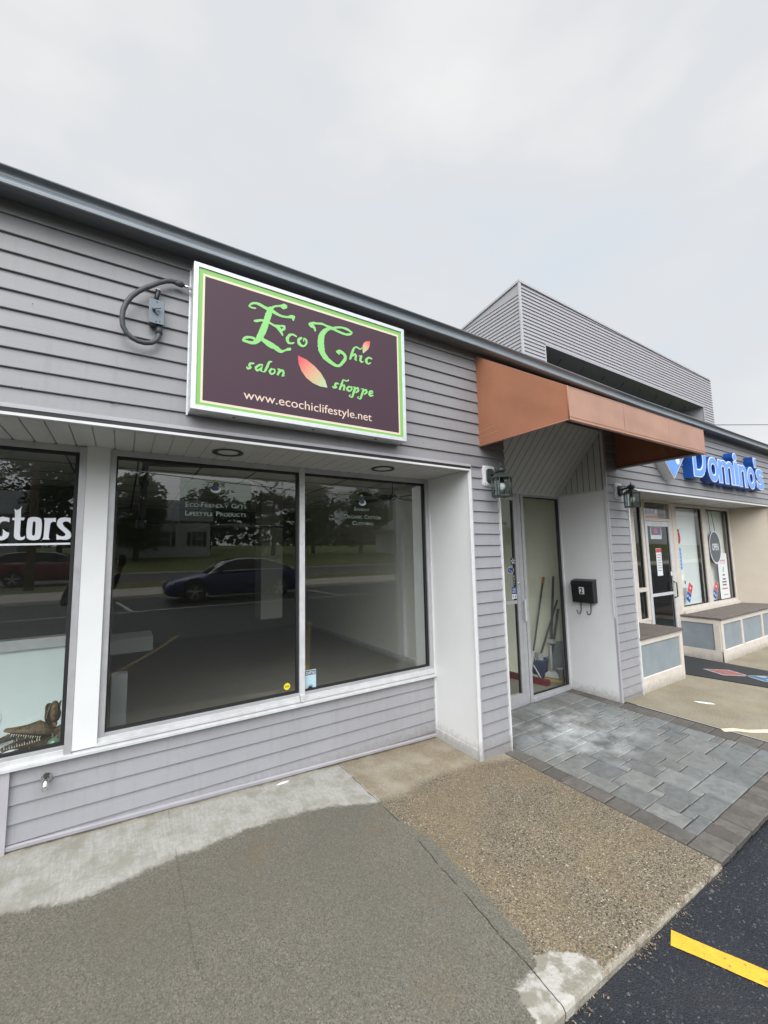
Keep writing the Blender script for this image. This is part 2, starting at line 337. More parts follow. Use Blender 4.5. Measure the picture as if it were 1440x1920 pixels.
    bn = mix(step(big, .3, .75, 0, .35), brown, mix(.5, brown, (.09, .08, .065)))
    drybrown = mix(.62, bn, mix(step(noise(5, 5), .35, .7), (.27, .225, .155), (.40, .36, .29)))
    bcol = mix(wet_b, drybrown, bn)
    # worn tan slab further along
    far = step(X, 4.5, 4.7)
    ftan = mix(.60, bn, mix(step(noise(2.2, 5), .3, .7), (.25, .225, .16), (.36, .33, .245)))
    bcol = mix(far, bcol, ftan)
    # grey slab
    gfine = ramp(vs2.outputs[1], [(0, (.080, .074, .058)), (.3, (.129, .120, .097)), (.75, (.155, .145, .118)), (1, (.215, .20, .163))])
    gs = mix(ma('MULTIPLY', step(vo.outputs['Distance'], .10, .25, 1, 0), step(vs_.outputs[0], .90, .93)), gfine, (.022, .020, .015))
    gs = mix(ma('MULTIPLY', step(vo.outputs['Distance'], .08, .2, 1, 0), step(vs_.outputs[1], .955, .97)), gs, (.50, .47, .38))
    gs = mix(ma('MULTIPLY', step(vo2.outputs['Distance'], .15, .3, 1, 0), step(vs2.outputs[2], .95, .96)), gs, (.045, .04, .03))
    gs = mix(step(noise(1.3, 4), .35, .7, 0, .4), gs, (.11, .104, .085))
    gs = mix(ma('MULTIPLY', step(noise(2.1, 5), .55, .75), .4), gs, (.15, .115, .07))
    streak = ma('ADD', ma('MULTIPLY', noise(1.0, 6, .7, (95, 9, 9)), .55), ma('MULTIPLY', noise(40, 5, .7), .45))
    gdry = mix(step(streak, .35, .65), (.31, .305, .275), (.42, .415, .385))
    gdry = mix(step(noise(6, 7, .7), .42, .66, 0, .8), gdry, (.25, .24, .195))
    flake = step(noise(28, 5, .7), .60, .66)
    edgeband = ma('MULTIPLY', step(dy, -.05, .0), step(dy, .05, .01))
    gcol = mix(wet, gdry, gs)
    gcol = mix(ma('MULTIPLY', ma('MULTIPLY', flake, edgeband), .8), gcol, (.45, .41, .31))
    # mortar strip right at the wall
    wallstrip = step(ma('ADD', Y, wob), .485, .50)
    gcol = mix(ma('MULTIPLY', wallstrip, .5), gcol, (.30, .27, .20))
    gray2 = gray
    col = mix(gray2, bcol, gcol)
    # pale plaster patch at the corner by the curb
    px = ma('SUBTRACT', X, 1.45); py = ma('ADD', Y, 1.52)
    rr = ma('ADD', ma('SQRT', ma('ADD', ma('MULTIPLY', px, px), ma('MULTIPLY', ma('MULTIPLY', py, py), .75))), ma('MULTIPLY', ma('SUBTRACT', noise(9, 6, .6), .5), .24))
    patch = step(rr, .172, .192, 1, 0)
    pcol = mix(step(noise(16, 5), .42, .58), (.25, .232, .188), (.43, .415, .375))
    col = mix(patch, col, pcol)
    # worn pale arris along the curb
    ar = ma('MULTIPLY', step(ma('ADD', Y, ma('MULTIPLY', ma('SUBTRACT', noise(20), .5), .03)), -1.474, -1.484), step(noise(9, 4), .38, .6))
    col = mix(ma('MULTIPLY', ar, .6), col, (.38, .355, .30))
    col = mix(ma('MULTIPLY', crack, .8), col, (.045, .042, .032))
    # faint saw cut across the grey slab and dark grime where slab meets wall
    sx = ma('ABSOLUTE', ma('SUBTRACT', ma('ADD', X, ma('MULTIPLY', ma('SUBTRACT', noise(7), .5), .02)), .30))
    cut = ma('MULTIPLY', ma('MULTIPLY', step(sx, .001, .006, 1, 0), step(noise(5), .42, .55)), gray)
    col = mix(ma('MULTIPLY', cut, .35), col, (.05, .048, .038))
    gr_ = ma('MULTIPLY', step(ma('ADD', Y, ma('MULTIPLY', ma('SUBTRACT', noise(30, 5), .5), .05)), .505, .535), step(noise(12, 5), .38, .58))
    col = mix(ma('MULTIPLY', gr_, .55), col, (.075, .06, .04))
    L(t, col, b.inputs['Base Color'])
    rg = mix(wet, (.9, .9, .9), (.62, .62, .62))
    s3 = N(t, 'ShaderNodeSeparateColor'); L(t, rg, s3.inputs[0]); L(t, s3.outputs[0], b.inputs['Roughness'])
    h = ma('ADD', ma('MULTIPLY', vo.outputs['Distance'], ma('SUBTRACT', .8, ma('MULTIPLY', gray, .6))), ma('MULTIPLY', crack, -6.0))
    h = ma('ADD', h, ma('MULTIPLY', streak, ma('MULTIPLY', gray, .4)))
    h = ma('ADD', h, ma('MULTIPLY', patch, .8))
    bp = N(t, 'ShaderNodeBump', i_Strength=1.0, i_Distance=.0022); L(t, h, bp.inputs['Height']); L(t, bp.outputs[0], b.inputs['Normal'])
    b.inputs['Specular IOR Level'].default_value = .35
    return m
M['concrete'] = conc_mat()

def paver_mat():
    m = bpy.data.materials.new('slate_paver'); m.use_nodes = True; t = m.node_tree; b = t.nodes['Principled BSDF']
    at = N(t, 'ShaderNodeAttribute'); at.attribute_name = 'tone'
    g = N(t, 'ShaderNodeNewGeometry'); pos = g.outputs['Position']
    n = N(t, 'ShaderNodeTexNoise', i_Scale=14.0, i_Detail=8.0, i_Roughness=.65, i_Distortion=.8); L(t, pos, n.inputs['Vector'])
    r = N(t, 'ShaderNodeMapRange'); r.inputs[1].default_value = .3; r.inputs[2].default_value = .7; r.inputs[3].default_value = .72; r.inputs[4].default_value = 1.25; L(t, n.outputs['Fac'], r.inputs[0])
    v = N(t, 'ShaderNodeVectorMath', operation='SCALE'); L(t, at.outputs['Color'], v.inputs[0]); L(t, r.outputs[0], v.inputs['Scale'])
    # chalky bloom near the door
    d = N(t, 'ShaderNodeVectorMath', operation='DISTANCE'); d.inputs[1].default_value = (3.55, -.12, -.03)
    q = N(t, 'ShaderNodeMapping'); q.inputs['Scale'].default_value = (1, 1, 1); L(t, pos, d.inputs[0])
    f1 = N(t, 'ShaderNodeMapRange'); f1.inputs[1].default_value = .75; f1.inputs[2].default_value = .15; L(t, d.outputs['Value'], f1.inputs[0])
    n2 = N(t, 'ShaderNodeTexNoise', i_Scale=4.5, i_Detail=6.0, i_Roughness=.6); L(t, pos, n2.inputs['Vector'])
    f2 = N(t, 'ShaderNodeMapRange'); f2.inputs[1].default_value = .42; f2.inputs[2].default_value = .68; L(t, n2.outputs['Fac'], f2.inputs[0])
    mu = N(t, 'ShaderNodeMath', operation='MULTIPLY'); L(t, f1.outputs[0], mu.inputs[0]); L(t, f2.outputs[0], mu.inputs[1])
    mx = N(t, 'ShaderNodeMix', data_type='RGBA'); L(t, mu.outputs[0], mx.inputs['Factor']); L(t, v.outputs[0], mx.inputs[6]); mx.inputs[7].default_value = (.50, .53, .53, 1)
    L(t, mx.outputs[2], b.inputs['Base Color']); b.inputs['Roughness'].default_value = .6
    bp = N(t, 'ShaderNodeBump', i_Strength=1.0, i_Distance=.004); L(t, n.outputs['Fac'], bp.inputs['Height']); L(t, bp.outputs[0], b.inputs['Normal'])
    return m
M['paver'] = paver_mat()
def asphalt_mat():
    m = bpy.data.materials.new('fresh_asphalt'); m.use_nodes = True; t = m.node_tree; b = t.nodes['Principled BSDF']
    g = N(t, 'ShaderNodeNewGeometry'); pos = g.outputs['Position']
    vo = N(t, 'ShaderNodeTexVoronoi', i_Scale=130.0); L(t, pos, vo.inputs['Vector'])
    s = N(t, 'ShaderNodeSeparateColor'); L(t, vo.outputs['Color'], s.inputs[0])
    n = N(t, 'ShaderNodeTexNoise', i_Scale=2.0, i_Detail=6.0, i_Roughness=.65); L(t, pos, n.inputs['Vector'])
    r = N(t, 'ShaderNodeValToRGB'); el = r.color_ramp.elements
    el[0].color = (.010, .0125, .018, 1); el[1].color = (.10, .10, .10, 1); el[1].position = 1.0
    q = el.new(.80); q.color = (.018, .021, .028, 1); q = el.new(.96); q.color = (.035, .038, .046, 1)
    L(t, s.outputs[0], r.inputs[0])
    mx = N(t, 'ShaderNodeMix', data_type='RGBA'); f = N(t, 'ShaderNodeMapRange'); f.inputs[1].default_value = .45; f.inputs[2].default_value = .75; f.inputs[4].default_value = .5; L(t, n.outputs['Fac'], f.inputs[0])
    L(t, f.outputs[0], mx.inputs['Factor']); L(t, r.outputs[0], mx.inputs[6]); mx.inputs[7].default_value = (.035, .036, .042, 1)
    L(t, mx.outputs[2], b.inputs['Base Color']); b.inputs['Roughness'].default_value = .62
    bp = N(t, 'ShaderNodeBump', i_Strength=1.0, i_Distance=.006); nb = N(t, 'ShaderNodeTexNoise', i_Scale=160.0, i_Detail=3.0); L(t, pos, nb.inputs['Vector']); L(t, nb.outputs['Fac'], bp.inputs['Height']); L(t, bp.outputs[0], b.inputs['Normal'])
    b.inputs['Specular IOR Level'].default_value = .4
    return m
M['asphalt'] = asphalt_mat()

# ------------------------------------------------------------------ mesh helpers
class MB:
    def __init__(s): s.v = []; s.f = []; s.m = []; s.sm = []
    def add(s, vs, fs, mi=0, smooth=False):
        o = len(s.v); s.v += [tuple(v) for v in vs]
        for f in fs: s.f.append(tuple(i+o for i in f)); s.m.append(mi); s.sm.append(smooth)
        return s
    def box(s, x0, x1, y0, y1, z0, z1, mi=0):
        v = [(x, y, z) for x in (x0, x1) for y in (y0, y1) for z in (z0, z1)]
        return s.add(v, [(0, 1, 3, 2), (4, 6, 7, 5), (0, 4, 5, 1), (2, 3, 7, 6), (0, 2, 6, 4), (1, 5, 7, 3)], mi)
    def obox(s, c, ax, ay, az, hx, hy, hz, mi=0):
        c, ax, ay, az = map(Vector, (c, ax, ay, az))
        v = [c+ax*hx*i+ay*hy*j+az*hz*k for i in (-1, 1) for j in (-1, 1) for k in (-1, 1)]
        return s.add(v, [(0, 1, 3, 2), (4, 6, 7, 5), (0, 4, 5, 1), (2, 3, 7, 6), (0, 2, 6, 4), (1, 5, 7, 3)], mi)
    def tube(s, pts, r, n=10, mi=0, caps=True):
        pts = [Vector(p) for p in pts]; rs = r if isinstance(r, (list, tuple)) else [r]*len(pts)
        prev = None; rings = []
        for i, p in enumerate(pts):
            d = (pts[min(i+1, len(pts)-1)]-pts[max(i-1, 0)]).normalized()
            if prev is None:
                a = Vector((0, 0, 1)) if abs(d.z) < .9 else Vector((1, 0, 0)); u = d.cross(a).normalized()
            else: u = (prev-d*prev.dot(d)).normalized()
            prev = u; w = d.cross(u)
            rings.append([p+(u*math.cos(2*math.pi*k/n)+w*math.sin(2*math.pi*k/n))*rs[i] for k in range(n)])
        v = [q for rg in rings for q in rg]; f = []
        for i in range(len(rings)-1):
            for k in range(n):
                a, b = i*n+k, i*n+(k+1) % n; f.append((a, b, b+n, a+n))
        s.add(v, f, mi, True)
        if caps:
            o = len(s.v)-len(v); s.f.append(tuple(o+k for k in range(n))[::-1]); s.m.append(mi); s.sm.append(False)
            s.f.append(tuple(o+(len(rings)-1)*n+k for k in range(n))); s.m.append(mi); s.sm.append(False)
        return s
    def lathe(s, c, prof, n=20, mi=0, smooth=True, phase=0.):
        c = Vector(c); v = []; f = []
        for (r, z) in prof:
            for k in range(n):
                a = 2*math.pi*k/n+phase; v.append(c+Vector((r*math.cos(a), r*math.sin(a), z)))
        for i in range(len(prof)-1):
            for k in range(n):
                a, b = i*n+k, i*n+(k+1) % n; f.append((a, b, b+n, a+n))
        s.add(v, f, mi, smooth)
        o = len(s.v)-len(v)
        if prof[0][0] > 1e-4: s.f.append(tuple(o+k for k in range(n))[::-1]); s.m.append(mi); s.sm.append(False)
        if prof[-1][0] > 1e-4: s.f.append(tuple(o+(len(prof)-1)*n+k for k in range(n))); s.m.append(mi); s.sm.append(False)
        return s
    def prism(s, poly, d, mi=0, holes=()):
        """poly: list of 3D points (flat), extruded by vector d"""
        loops = [[Vector(p) for p in poly]]+[[Vector(p) for p in h] for h in holes]
        tri = tessellate_polygon(loops); flat = [p for l in loops for p in l]; n = len(flat); d = Vector(d)
        v = flat+[p+d for p in flat]; f = [tuple(t) for t in tri]+[tuple(n+i for i in t[::-1]) for t in tri]
        o = 0
        for l in loops:
            k = len(l)
            for i in range(k): a, b = o+i, o+(i+1) % k; f.append((a, b, b+n, a+n))
            o += k
        return s.add(v, f, mi)
    def build(s, name, mats, parent=None, bevel=0., recalc=True, smooth_angle=None):
        me = bpy.data.meshes.new(name); me.from_pydata(s.v, [], s.f)
        for m in (mats if isinstance(mats, (list, tuple)) else [mats]): me.materials.append(M[m] if isinstance(m, str) else m)
        me.polygons.foreach_set('material_index', s.m); me.polygons.foreach_set('use_smooth', s.sm)
        if recalc:
            bm = bmesh.new(); bm.from_mesh(me); bmesh.ops.recalc_face_normals(bm, faces=bm.faces); bm.to_mesh(me); bm.free()
        me.update()
        o = bpy.data.objects.new(name, me); COL.objects.link(o)
        if parent is not None:
            o.parent = parent
            if parent.get('_loc'): o.location = -Vector(parent['_loc'])
        if bevel:
            b = o.modifiers.new('bevel', 'BEVEL'); b.width = bevel; b.segments = 2; b.limit_method = 'ANGLE'; b.angle_limit = R(40)
        return o
def wrap(o, parent):        # parent with kept world position
    o.parent = parent
    return o
def tag(o, label, cat, group=None):
    o['label'] = label; o['category'] = cat
    if group: o['group'] = group
    return o
def structure(o): o['kind'] = 'structure'; return o
def thing(name, label, cat, loc=(0, 0, 0), rz=0, group=None):
    o = bpy.data.objects.new(name, None); COL.objects.link(o); o.location = loc; o.rotation_euler = (0, 0, rz); o.empty_display_size = .1
    return tag(o, label, cat, group)
def part(mb, name, mats, parent, world=True, bevel=0., label=None):
    """mb is in world coordinates when world=True; converted to the parent chain's frame"""
    o = mb.build(name, mats, None, bevel)
    if world:
        root = parent
        while root.parent: root = root.parent
        mw = Matrix.Translation(root.location) @ Matrix.Rotation(root.rotation_euler.z, 4, 'Z')
        o.data.transform(mw.inverted())
    o.parent = parent
    if label: o['label'] = label
    return o
def copy_tree(o, parent=None):
    c = o.copy(); COL.objects.link(c); c.parent = parent
    for ch in list(o.children): copy_tree(ch, c)
    return c
_dg = None
def glyphs(ch, offset=0., extrude=0., shear=0., res=6):
    cu = bpy.data.curves.new('t', 'FONT'); cu.body = ch; cu.size = 1.0; cu.offset = offset; cu.extrude = extrude; cu.shear = shear; cu.resolution_u = res
    o = bpy.data.objects.new('t', cu); COL.objects.link(o)
    dg = bpy.context.evaluated_depsgraph_get(); dg.update()
    me = bpy.data.meshes.new_from_object(o.evaluated_get(dg))
    v = [tuple(x.co) for x in me.vertices]; f = [tuple(p.vertices) for p in me.polygons]
    bpy.data.objects.remove(o); bpy.data.curves.remove(cu); bpy.data.meshes.remove(me)
    return v, f
def text(mb, s, O, U, V, w, h, depth, mi=0, offset=0., shear=0., keep=False, res=6, bb=None):
    """place text so that its bounding box fills w x h from origin O along U, V; thickness depth along U x V"""
    v, f = glyphs(s, offset, .5, shear, res)
    x0 = min(a[0] for a in v); x1 = max(a[0] for a in v); y0 = min(a[1] for a in v); y1 = max(a[1] for a in v)
    if bb: x0, x1, y0, y1 = bb
    sx = w/(x1-x0); sy = h/(y1-y0)
    if keep: sy = sx
    O, U, V = Vector(O), Vector(U), Vector(V); Nn = U.cross(V)
    z1 = max(a[2] for a in v) or 1
    mb.add([O+U*((a[0]-x0)*sx)+V*((a[1]-y0)*sy)+Nn*(depth*(a[2]/z1*.5+.5)) for a in v], f, mi)
    return x0, x1, y0, y1
FX, UPV = (1, 0, 0), (0, 0, 1)       # facing -Y: U=+X, V=+Z gives normal -Y
def siding(mb, p0, u, Ln, z0, z1, n, phase=3.293, dc=.0962, panel=3.7, seed=0, seams=True, dep=.0125, jt=.0005):
    rr = random.Random(seed); u = Vector((*u, 0)); n = Vector((*n, 0)); p0 = Vector((*p0, 0))
    k0 = int(math.ceil((phase-z1)/dc)); k1 = int(math.ceil((phase-z0)/dc))
    for k in range(k0, k1+1):
        zb = phase-k*dc; zt = zb+dc
        lo, hi = max(zb, z0), min(zt, z1)
        if hi-lo < .002: continue
        js = []; s = -rr.random()*panel
        while s < Ln:
            if seams and s > .05: js.append(s)
            s += panel
        st = sorted(set([0., Ln]+js)); segs = []
        for a, b in zip(st, st[1:]):
            m = max(1, int((b-a)/.45)); segs.append([a+(b-a)*i/m for i in range(m+1)])
        for si, sg in enumerate(segs):
            ext = .0012 if si % 2 else 0.
            prof = []
            def out(z): return .0025+dep*(1-(z-zb)/dc)
            if lo <= zb+1e-6: prof += [(zb, .0015), (zb, out(zb)-.002), (zb+.0015, out(zb)), (zb+.004, out(zb)+.0004)]
            else: prof += [(lo, out(lo))]
            prof += [(hi, out(hi))]
            jit = [rr.uniform(-jt, jt) for _ in sg]; v = []
            for i, s_ in enumerate(sg):
                for (z, o) in prof:
                    v.append(p0+u*s_+n*(o+ext+(jit[i] if o > .003 else 0))+Vector((0, 0, z)))
            m = len(prof); f = []
            for i in range(len(sg)-1):
                for j in range(m-1): f.append((i*m+j, (i+1)*m+j, (i+1)*m+j+1, i*m+j+1))
            mb.add(v, f, 0)
            if si > 0:   # visible lap edge
                q = p0+u*sg[0]
                mb.add([q+n*(out(lo)-.004)+Vector((0, 0, lo)), q+n*(out(lo)+ext+.0016)+Vector((0, 0, lo)), q+n*(out(hi)+ext+.0016)+Vector((0, 0, hi)), q+n*(out(hi)-.004)+Vector((0, 0, hi))], [(0, 1, 2, 3)], 0)
                c = p0+u*(sg[0]-.0012)
                mb.add([c+n*(out(lo)+.0018)+Vector((0, 0, lo)), c+u*.0018+n*(out(lo)+.0022)+Vector((0, 0, lo)), c+u*.0018+n*(out(hi)+.0022)+Vector((0, 0, hi)), c+n*(out(hi)+.0018)+Vector((0, 0, hi))], [(0, 1, 2, 3)], 1)

# traced outlines, metres on their planes
STROKES= [[(0.638, 3.121, 0.636, 3.111), (0.615, 3.119, 0.612, 3.108), (0.605, 3.121, 0.593, 3.117), (0.616, 3.133, 0.611, 3.145), (0.639, 3.142, 0.642, 3.158), (0.666, 3.137, 0.673, 3.155), (0.69, 3.128, 0.698, 3.149), (0.725, 3.122, 0.722, 3.148), (0.755, 3.158, 0.75, 3.17), (0.787, 3.172, 0.786, 3.185), (0.798, 3.168, 0.801, 3.194), (0.812, 3.164, 0.817, 3.203), (0.825, 3.172, 0.829, 3.2)], [(0.717, 3.15, 0.741, 3.15), (0.701, 3.11, 0.737, 3.109), (0.687, 3.067, 0.727, 3.065), (0.676, 3.025, 0.714, 3.022), (0.66, 2.979, 0.698, 2.972), (0.646, 2.943, 0.68, 2.931), (0.637, 2.92, 0.657, 2.898), (0.619, 2.899, 0.62, 2.879), (0.587, 2.898, 0.581, 2.879), (0.574, 2.899, 0.558, 2.888), (0.579, 2.902, 0.573, 2.916), (0.603, 2.913, 0.604, 2.928), (0.629, 2.91, 0.633, 2.928)], [(0.729, 3.119, 0.743, 3.145), (0.757, 3.113, 0.766, 3.132), (0.793, 3.107, 0.798, 3.123), (0.834, 3.112, 0.835, 3.126), (0.861, 3.118, 0.861, 3.141), (0.865, 3.12, 0.888, 3.141), (0.872, 3.107, 0.881, 3.11)], [(0.628, 3.028, 0.628, 3.037), (0.643, 3.027, 0.641, 3.045), (0.67, 3.041, 0.67, 3.056), (0.686, 3.045, 0.687, 3.058)], [(0.716, 3.042, 0.723, 3.055), (0.746, 3.032, 0.752, 3.047), (0.768, 3.023, 0.781, 3.044), (0.782, 3.008, 0.801, 3.025), (0.803, 2.985, 0.811, 2.991)], [(0.761, 3.035, 0.762, 3.047), (0.791, 3.042, 0.792, 3.053), (0.81, 3.041, 0.82, 3.059), (0.81, 3.038, 0.824, 3.031), (0.793, 3.024, 0.799, 3.013)], [(0.665, 2.923, 0.677, 2.943), (0.688, 2.907, 0.703, 2.933), (0.721, 2.889, 0.737, 2.922), (0.755, 2.88, 0.77, 2.91), (0.794, 2.868, 0.799, 2.891), (0.824, 2.887, 0.82, 2.898), (0.842, 2.895, 0.837, 2.912), (0.858, 2.901, 0.856, 2.92)], [(0.899, 3.011, 0.894, 3.0), (0.876, 3.019, 0.873, 3.006), (0.847, 3.009, 0.858, 2.996), (0.826, 2.975, 0.848, 2.977), (0.837, 2.944, 0.851, 2.958), (0.861, 2.943, 0.862, 2.956), (0.882, 2.954, 0.88, 2.964)], [(0.928, 3.012, 0.937, 3.001), (0.903, 2.989, 0.922, 2.986), (0.909, 2.954, 0.925, 2.97), (0.944, 2.945, 0.944, 2.959), (0.971, 2.973, 0.958, 2.976), (0.971, 3.002, 0.958, 2.993), (0.947, 3.011, 0.95, 3.0), (0.942, 2.987, 0.951, 2.988)], [(1.033, 3.083, 1.021, 3.077), (1.029, 3.106, 1.014, 3.093), (1.012, 3.124, 0.992, 3.097), (1.003, 3.117, 0.98, 3.119), (1.009, 3.122, 1.008, 3.138), (1.037, 3.128, 1.038, 3.143), (1.074, 3.136, 1.078, 3.151), (1.103, 3.132, 1.109, 3.146), (1.132, 3.123, 1.141, 3.145), (1.159, 3.12, 1.167, 3.14), (1.204, 3.113, 1.211, 3.13), (1.251, 3.11, 1.255, 3.128), (1.287, 3.12, 1.283, 3.136), (1.307, 3.145, 1.291, 3.141), (1.29, 3.159, 1.281, 3.145), (1.257, 3.169, 1.25, 3.151), (1.218, 3.166, 1.216, 3.151), (1.18, 3.155, 1.182, 3.14), (1.15, 3.141, 1.154, 3.125)], [(1.136, 3.137, 1.142, 3.122), (1.097, 3.119, 1.115, 3.1), (1.056, 3.071, 1.095, 3.064), (1.044, 3.015, 1.09, 3.024), (1.046, 2.97, 1.091, 2.988), (1.06, 2.928, 1.098, 2.953), (1.092, 2.895, 1.117, 2.924), (1.135, 2.876, 1.151, 2.9), (1.175, 2.865, 1.181, 2.886), (1.21, 2.875, 1.2, 2.892), (1.237, 2.905, 1.218, 2.915), (1.258, 2.94, 1.234, 2.94), (1.254, 2.972, 1.234, 2.958), (1.23, 2.989, 1.217, 2.969), (1.2, 2.994, 1.194, 2.972), (1.177, 2.975, 1.195, 2.983), (1.197, 2.957, 1.206, 2.965)], [(1.292, 2.947, 1.278, 2.948), (1.309, 2.991, 1.29, 2.992), (1.323, 3.032, 1.31, 3.037), (1.337, 3.043, 1.339, 3.055), (1.363, 3.035, 1.365, 3.046), (1.383, 3.05, 1.378, 3.057)], [(1.305, 2.971, 1.298, 2.979), (1.325, 2.986, 1.325, 3.001), (1.323, 2.98, 1.34, 2.985), (1.319, 2.955, 1.335, 2.96), (1.333, 2.948, 1.339, 2.955)], [(1.355, 2.984, 1.356, 2.992), (1.364, 2.987, 1.382, 2.997), (1.357, 2.958, 1.376, 2.964), (1.373, 2.942, 1.38, 2.955), (1.392, 2.952, 1.39, 2.959)], [(1.462, 2.998, 1.457, 2.986), (1.434, 3.002, 1.436, 2.988), (1.405, 2.976, 1.425, 2.973), (1.409, 2.95, 1.425, 2.961), (1.431, 2.943, 1.432, 2.955), (1.453, 2.958, 1.449, 2.965)], [(0.631, 2.766, 0.631, 2.757), (0.606, 2.762, 0.612, 2.75), (0.596, 2.741, 0.611, 2.744), (0.602, 2.733, 0.617, 2.73), (0.596, 2.728, 0.595, 2.714), (0.591, 2.732, 0.585, 2.725)], [(0.682, 2.77, 0.683, 2.761), (0.658, 2.764, 0.664, 2.752), (0.635, 2.738, 0.65, 2.736), (0.647, 2.715, 0.651, 2.73), (0.671, 2.73, 0.663, 2.738), (0.673, 2.751, 0.683, 2.76), (0.666, 2.725, 0.678, 2.729), (0.678, 2.719, 0.682, 2.726)], [(0.739, 2.802, 0.741, 2.796), (0.718, 2.796, 0.729, 2.788), (0.702, 2.759, 0.717, 2.755), (0.691, 2.729, 0.7, 2.723), (0.682, 2.723, 0.684, 2.717)], [(0.733, 2.756, 0.744, 2.75), (0.718, 2.731, 0.734, 2.735), (0.737, 2.712, 0.74, 2.725), (0.762, 2.731, 0.752, 2.736), (0.76, 2.755, 0.75, 2.746), (0.746, 2.756, 0.743, 2.747)], [(0.775, 2.755, 0.777, 2.764), (0.782, 2.757, 0.797, 2.761), (0.769, 2.724, 0.783, 2.721)], [(0.789, 2.738, 0.784, 2.747), (0.806, 2.75, 0.809, 2.765), (0.806, 2.74, 0.821, 2.743), (0.801, 2.717, 0.814, 2.725), (0.821, 2.723, 0.82, 2.729)], [(1.195, 2.757, 1.194, 2.747), (1.171, 2.756, 1.178, 2.743), (1.158, 2.731, 1.178, 2.737), (1.169, 2.726, 1.184, 2.721), (1.161, 2.725, 1.157, 2.711), (1.154, 2.728, 1.147, 2.72)], [(1.21, 2.713, 1.195, 2.715), (1.227, 2.756, 1.211, 2.758), (1.234, 2.781, 1.227, 2.79), (1.253, 2.778, 1.253, 2.788), (1.273, 2.788, 1.269, 2.798)], [(1.216, 2.733, 1.212, 2.742), (1.233, 2.743, 1.24, 2.757), (1.229, 2.731, 1.245, 2.732), (1.226, 2.714, 1.238, 2.72), (1.24, 2.713, 1.242, 2.719)], [(1.269, 2.753, 1.281, 2.746), (1.25, 2.728, 1.268, 2.732), (1.273, 2.71, 1.276, 2.723), (1.299, 2.729, 1.287, 2.732), (1.297, 2.752, 1.286, 2.742), (1.279, 2.752, 1.276, 2.743)], [(1.302, 2.747, 1.304, 2.755), (1.313, 2.748, 1.329, 2.754), (1.3, 2.713, 1.318, 2.711), (1.291, 2.683, 1.299, 2.673), (1.278, 2.685, 1.27, 2.68), (1.288, 2.691, 1.284, 2.695)], [(1.32, 2.735, 1.317, 2.745), (1.339, 2.743, 1.346, 2.759), (1.339, 2.736, 1.354, 2.733), (1.324, 2.719, 1.331, 2.713)], [(1.367, 2.746, 1.369, 2.754), (1.379, 2.749, 1.395, 2.754), (1.366, 2.713, 1.383, 2.711), (1.356, 2.682, 1.364, 2.673), (1.343, 2.687, 1.334, 2.682), (1.354, 2.691, 1.352, 2.695)], [(1.386, 2.735, 1.383, 2.745), (1.405, 2.742, 1.412, 2.758), (1.405, 2.736, 1.421, 2.734), (1.39, 2.719, 1.397, 2.713)], [(1.436, 2.722, 1.433, 2.73), (1.465, 2.737, 1.457, 2.743), (1.463, 2.757, 1.455, 2.746), (1.437, 2.752, 1.448, 2.742), (1.425, 2.725, 1.444, 2.731), (1.443, 2.708, 1.449, 2.723), (1.467, 2.719, 1.465, 2.728)]]
LEAF_BIG= [(0.908, 2.88), (0.964, 2.868), (1.02, 2.838), (1.066, 2.799), (1.097, 2.755), (1.113, 2.708), (1.061, 2.706), (1.01, 2.718), (0.964, 2.744), (0.932, 2.782), (0.912, 2.831)]
LEAF_SMALL= [(1.448, 3.122), (1.444, 3.086), (1.431, 3.056), (1.407, 3.032), (1.388, 3.014), (1.385, 3.039), (1.386, 3.07), (1.398, 3.098), (1.418, 3.113)]
CT_t= [(-0.533, 1.903), (-0.522, 1.894), (-0.511, 1.9), (-0.5, 1.92), (-0.503, 1.897), (-0.501, 1.853), (-0.484, 1.853), (-0.487, 1.837), (-0.501, 1.837), (-0.501, 1.757), (-0.497, 1.741), (-0.488, 1.74), (-0.477, 1.748), (-0.479, 1.73), (-0.489, 1.723), (-0.504, 1.723), (-0.519, 1.729), (-0.526, 1.744), (-0.527, 1.782), (-0.527, 1.836), (-0.539, 1.837), (-0.537, 1.85), (-0.527, 1.851), (-0.529, 1.884)]
CT_o= [(-0.442, 1.858), (-0.432, 1.857), (-0.422, 1.855), (-0.414, 1.85), (-0.409, 1.842), (-0.406, 1.823), (-0.405, 1.803), (-0.405, 1.777), (-0.408, 1.742), (-0.411, 1.732), (-0.416, 1.727), (-0.426, 1.724), (-0.438, 1.722), (-0.45, 1.723), (-0.458, 1.726), (-0.466, 1.731), (-0.47, 1.738), (-0.473, 1.761), (-0.474, 1.783), (-0.473, 1.809), (-0.471, 1.841), (-0.468, 1.849), (-0.462, 1.854), (-0.452, 1.857)]
CT_oh= [(-0.442, 1.832), (-0.438, 1.831), (-0.435, 1.827), (-0.434, 1.816), (-0.434, 1.803), (-0.434, 1.758), (-0.436, 1.751), (-0.439, 1.749), (-0.444, 1.75), (-0.447, 1.754), (-0.448, 1.777), (-0.448, 1.796), (-0.448, 1.816), (-0.446, 1.829)]
CT_r= [(-0.399, 1.853), (-0.379, 1.853), (-0.362, 1.853), (-0.342, 1.855), (-0.342, 1.829), (-0.352, 1.832), (-0.358, 1.831), (-0.364, 1.825), (-0.367, 1.817), (-0.369, 1.784), (-0.371, 1.739), (-0.365, 1.726), (-0.401, 1.726), (-0.395, 1.739), (-0.394, 1.784), (-0.394, 1.836)]
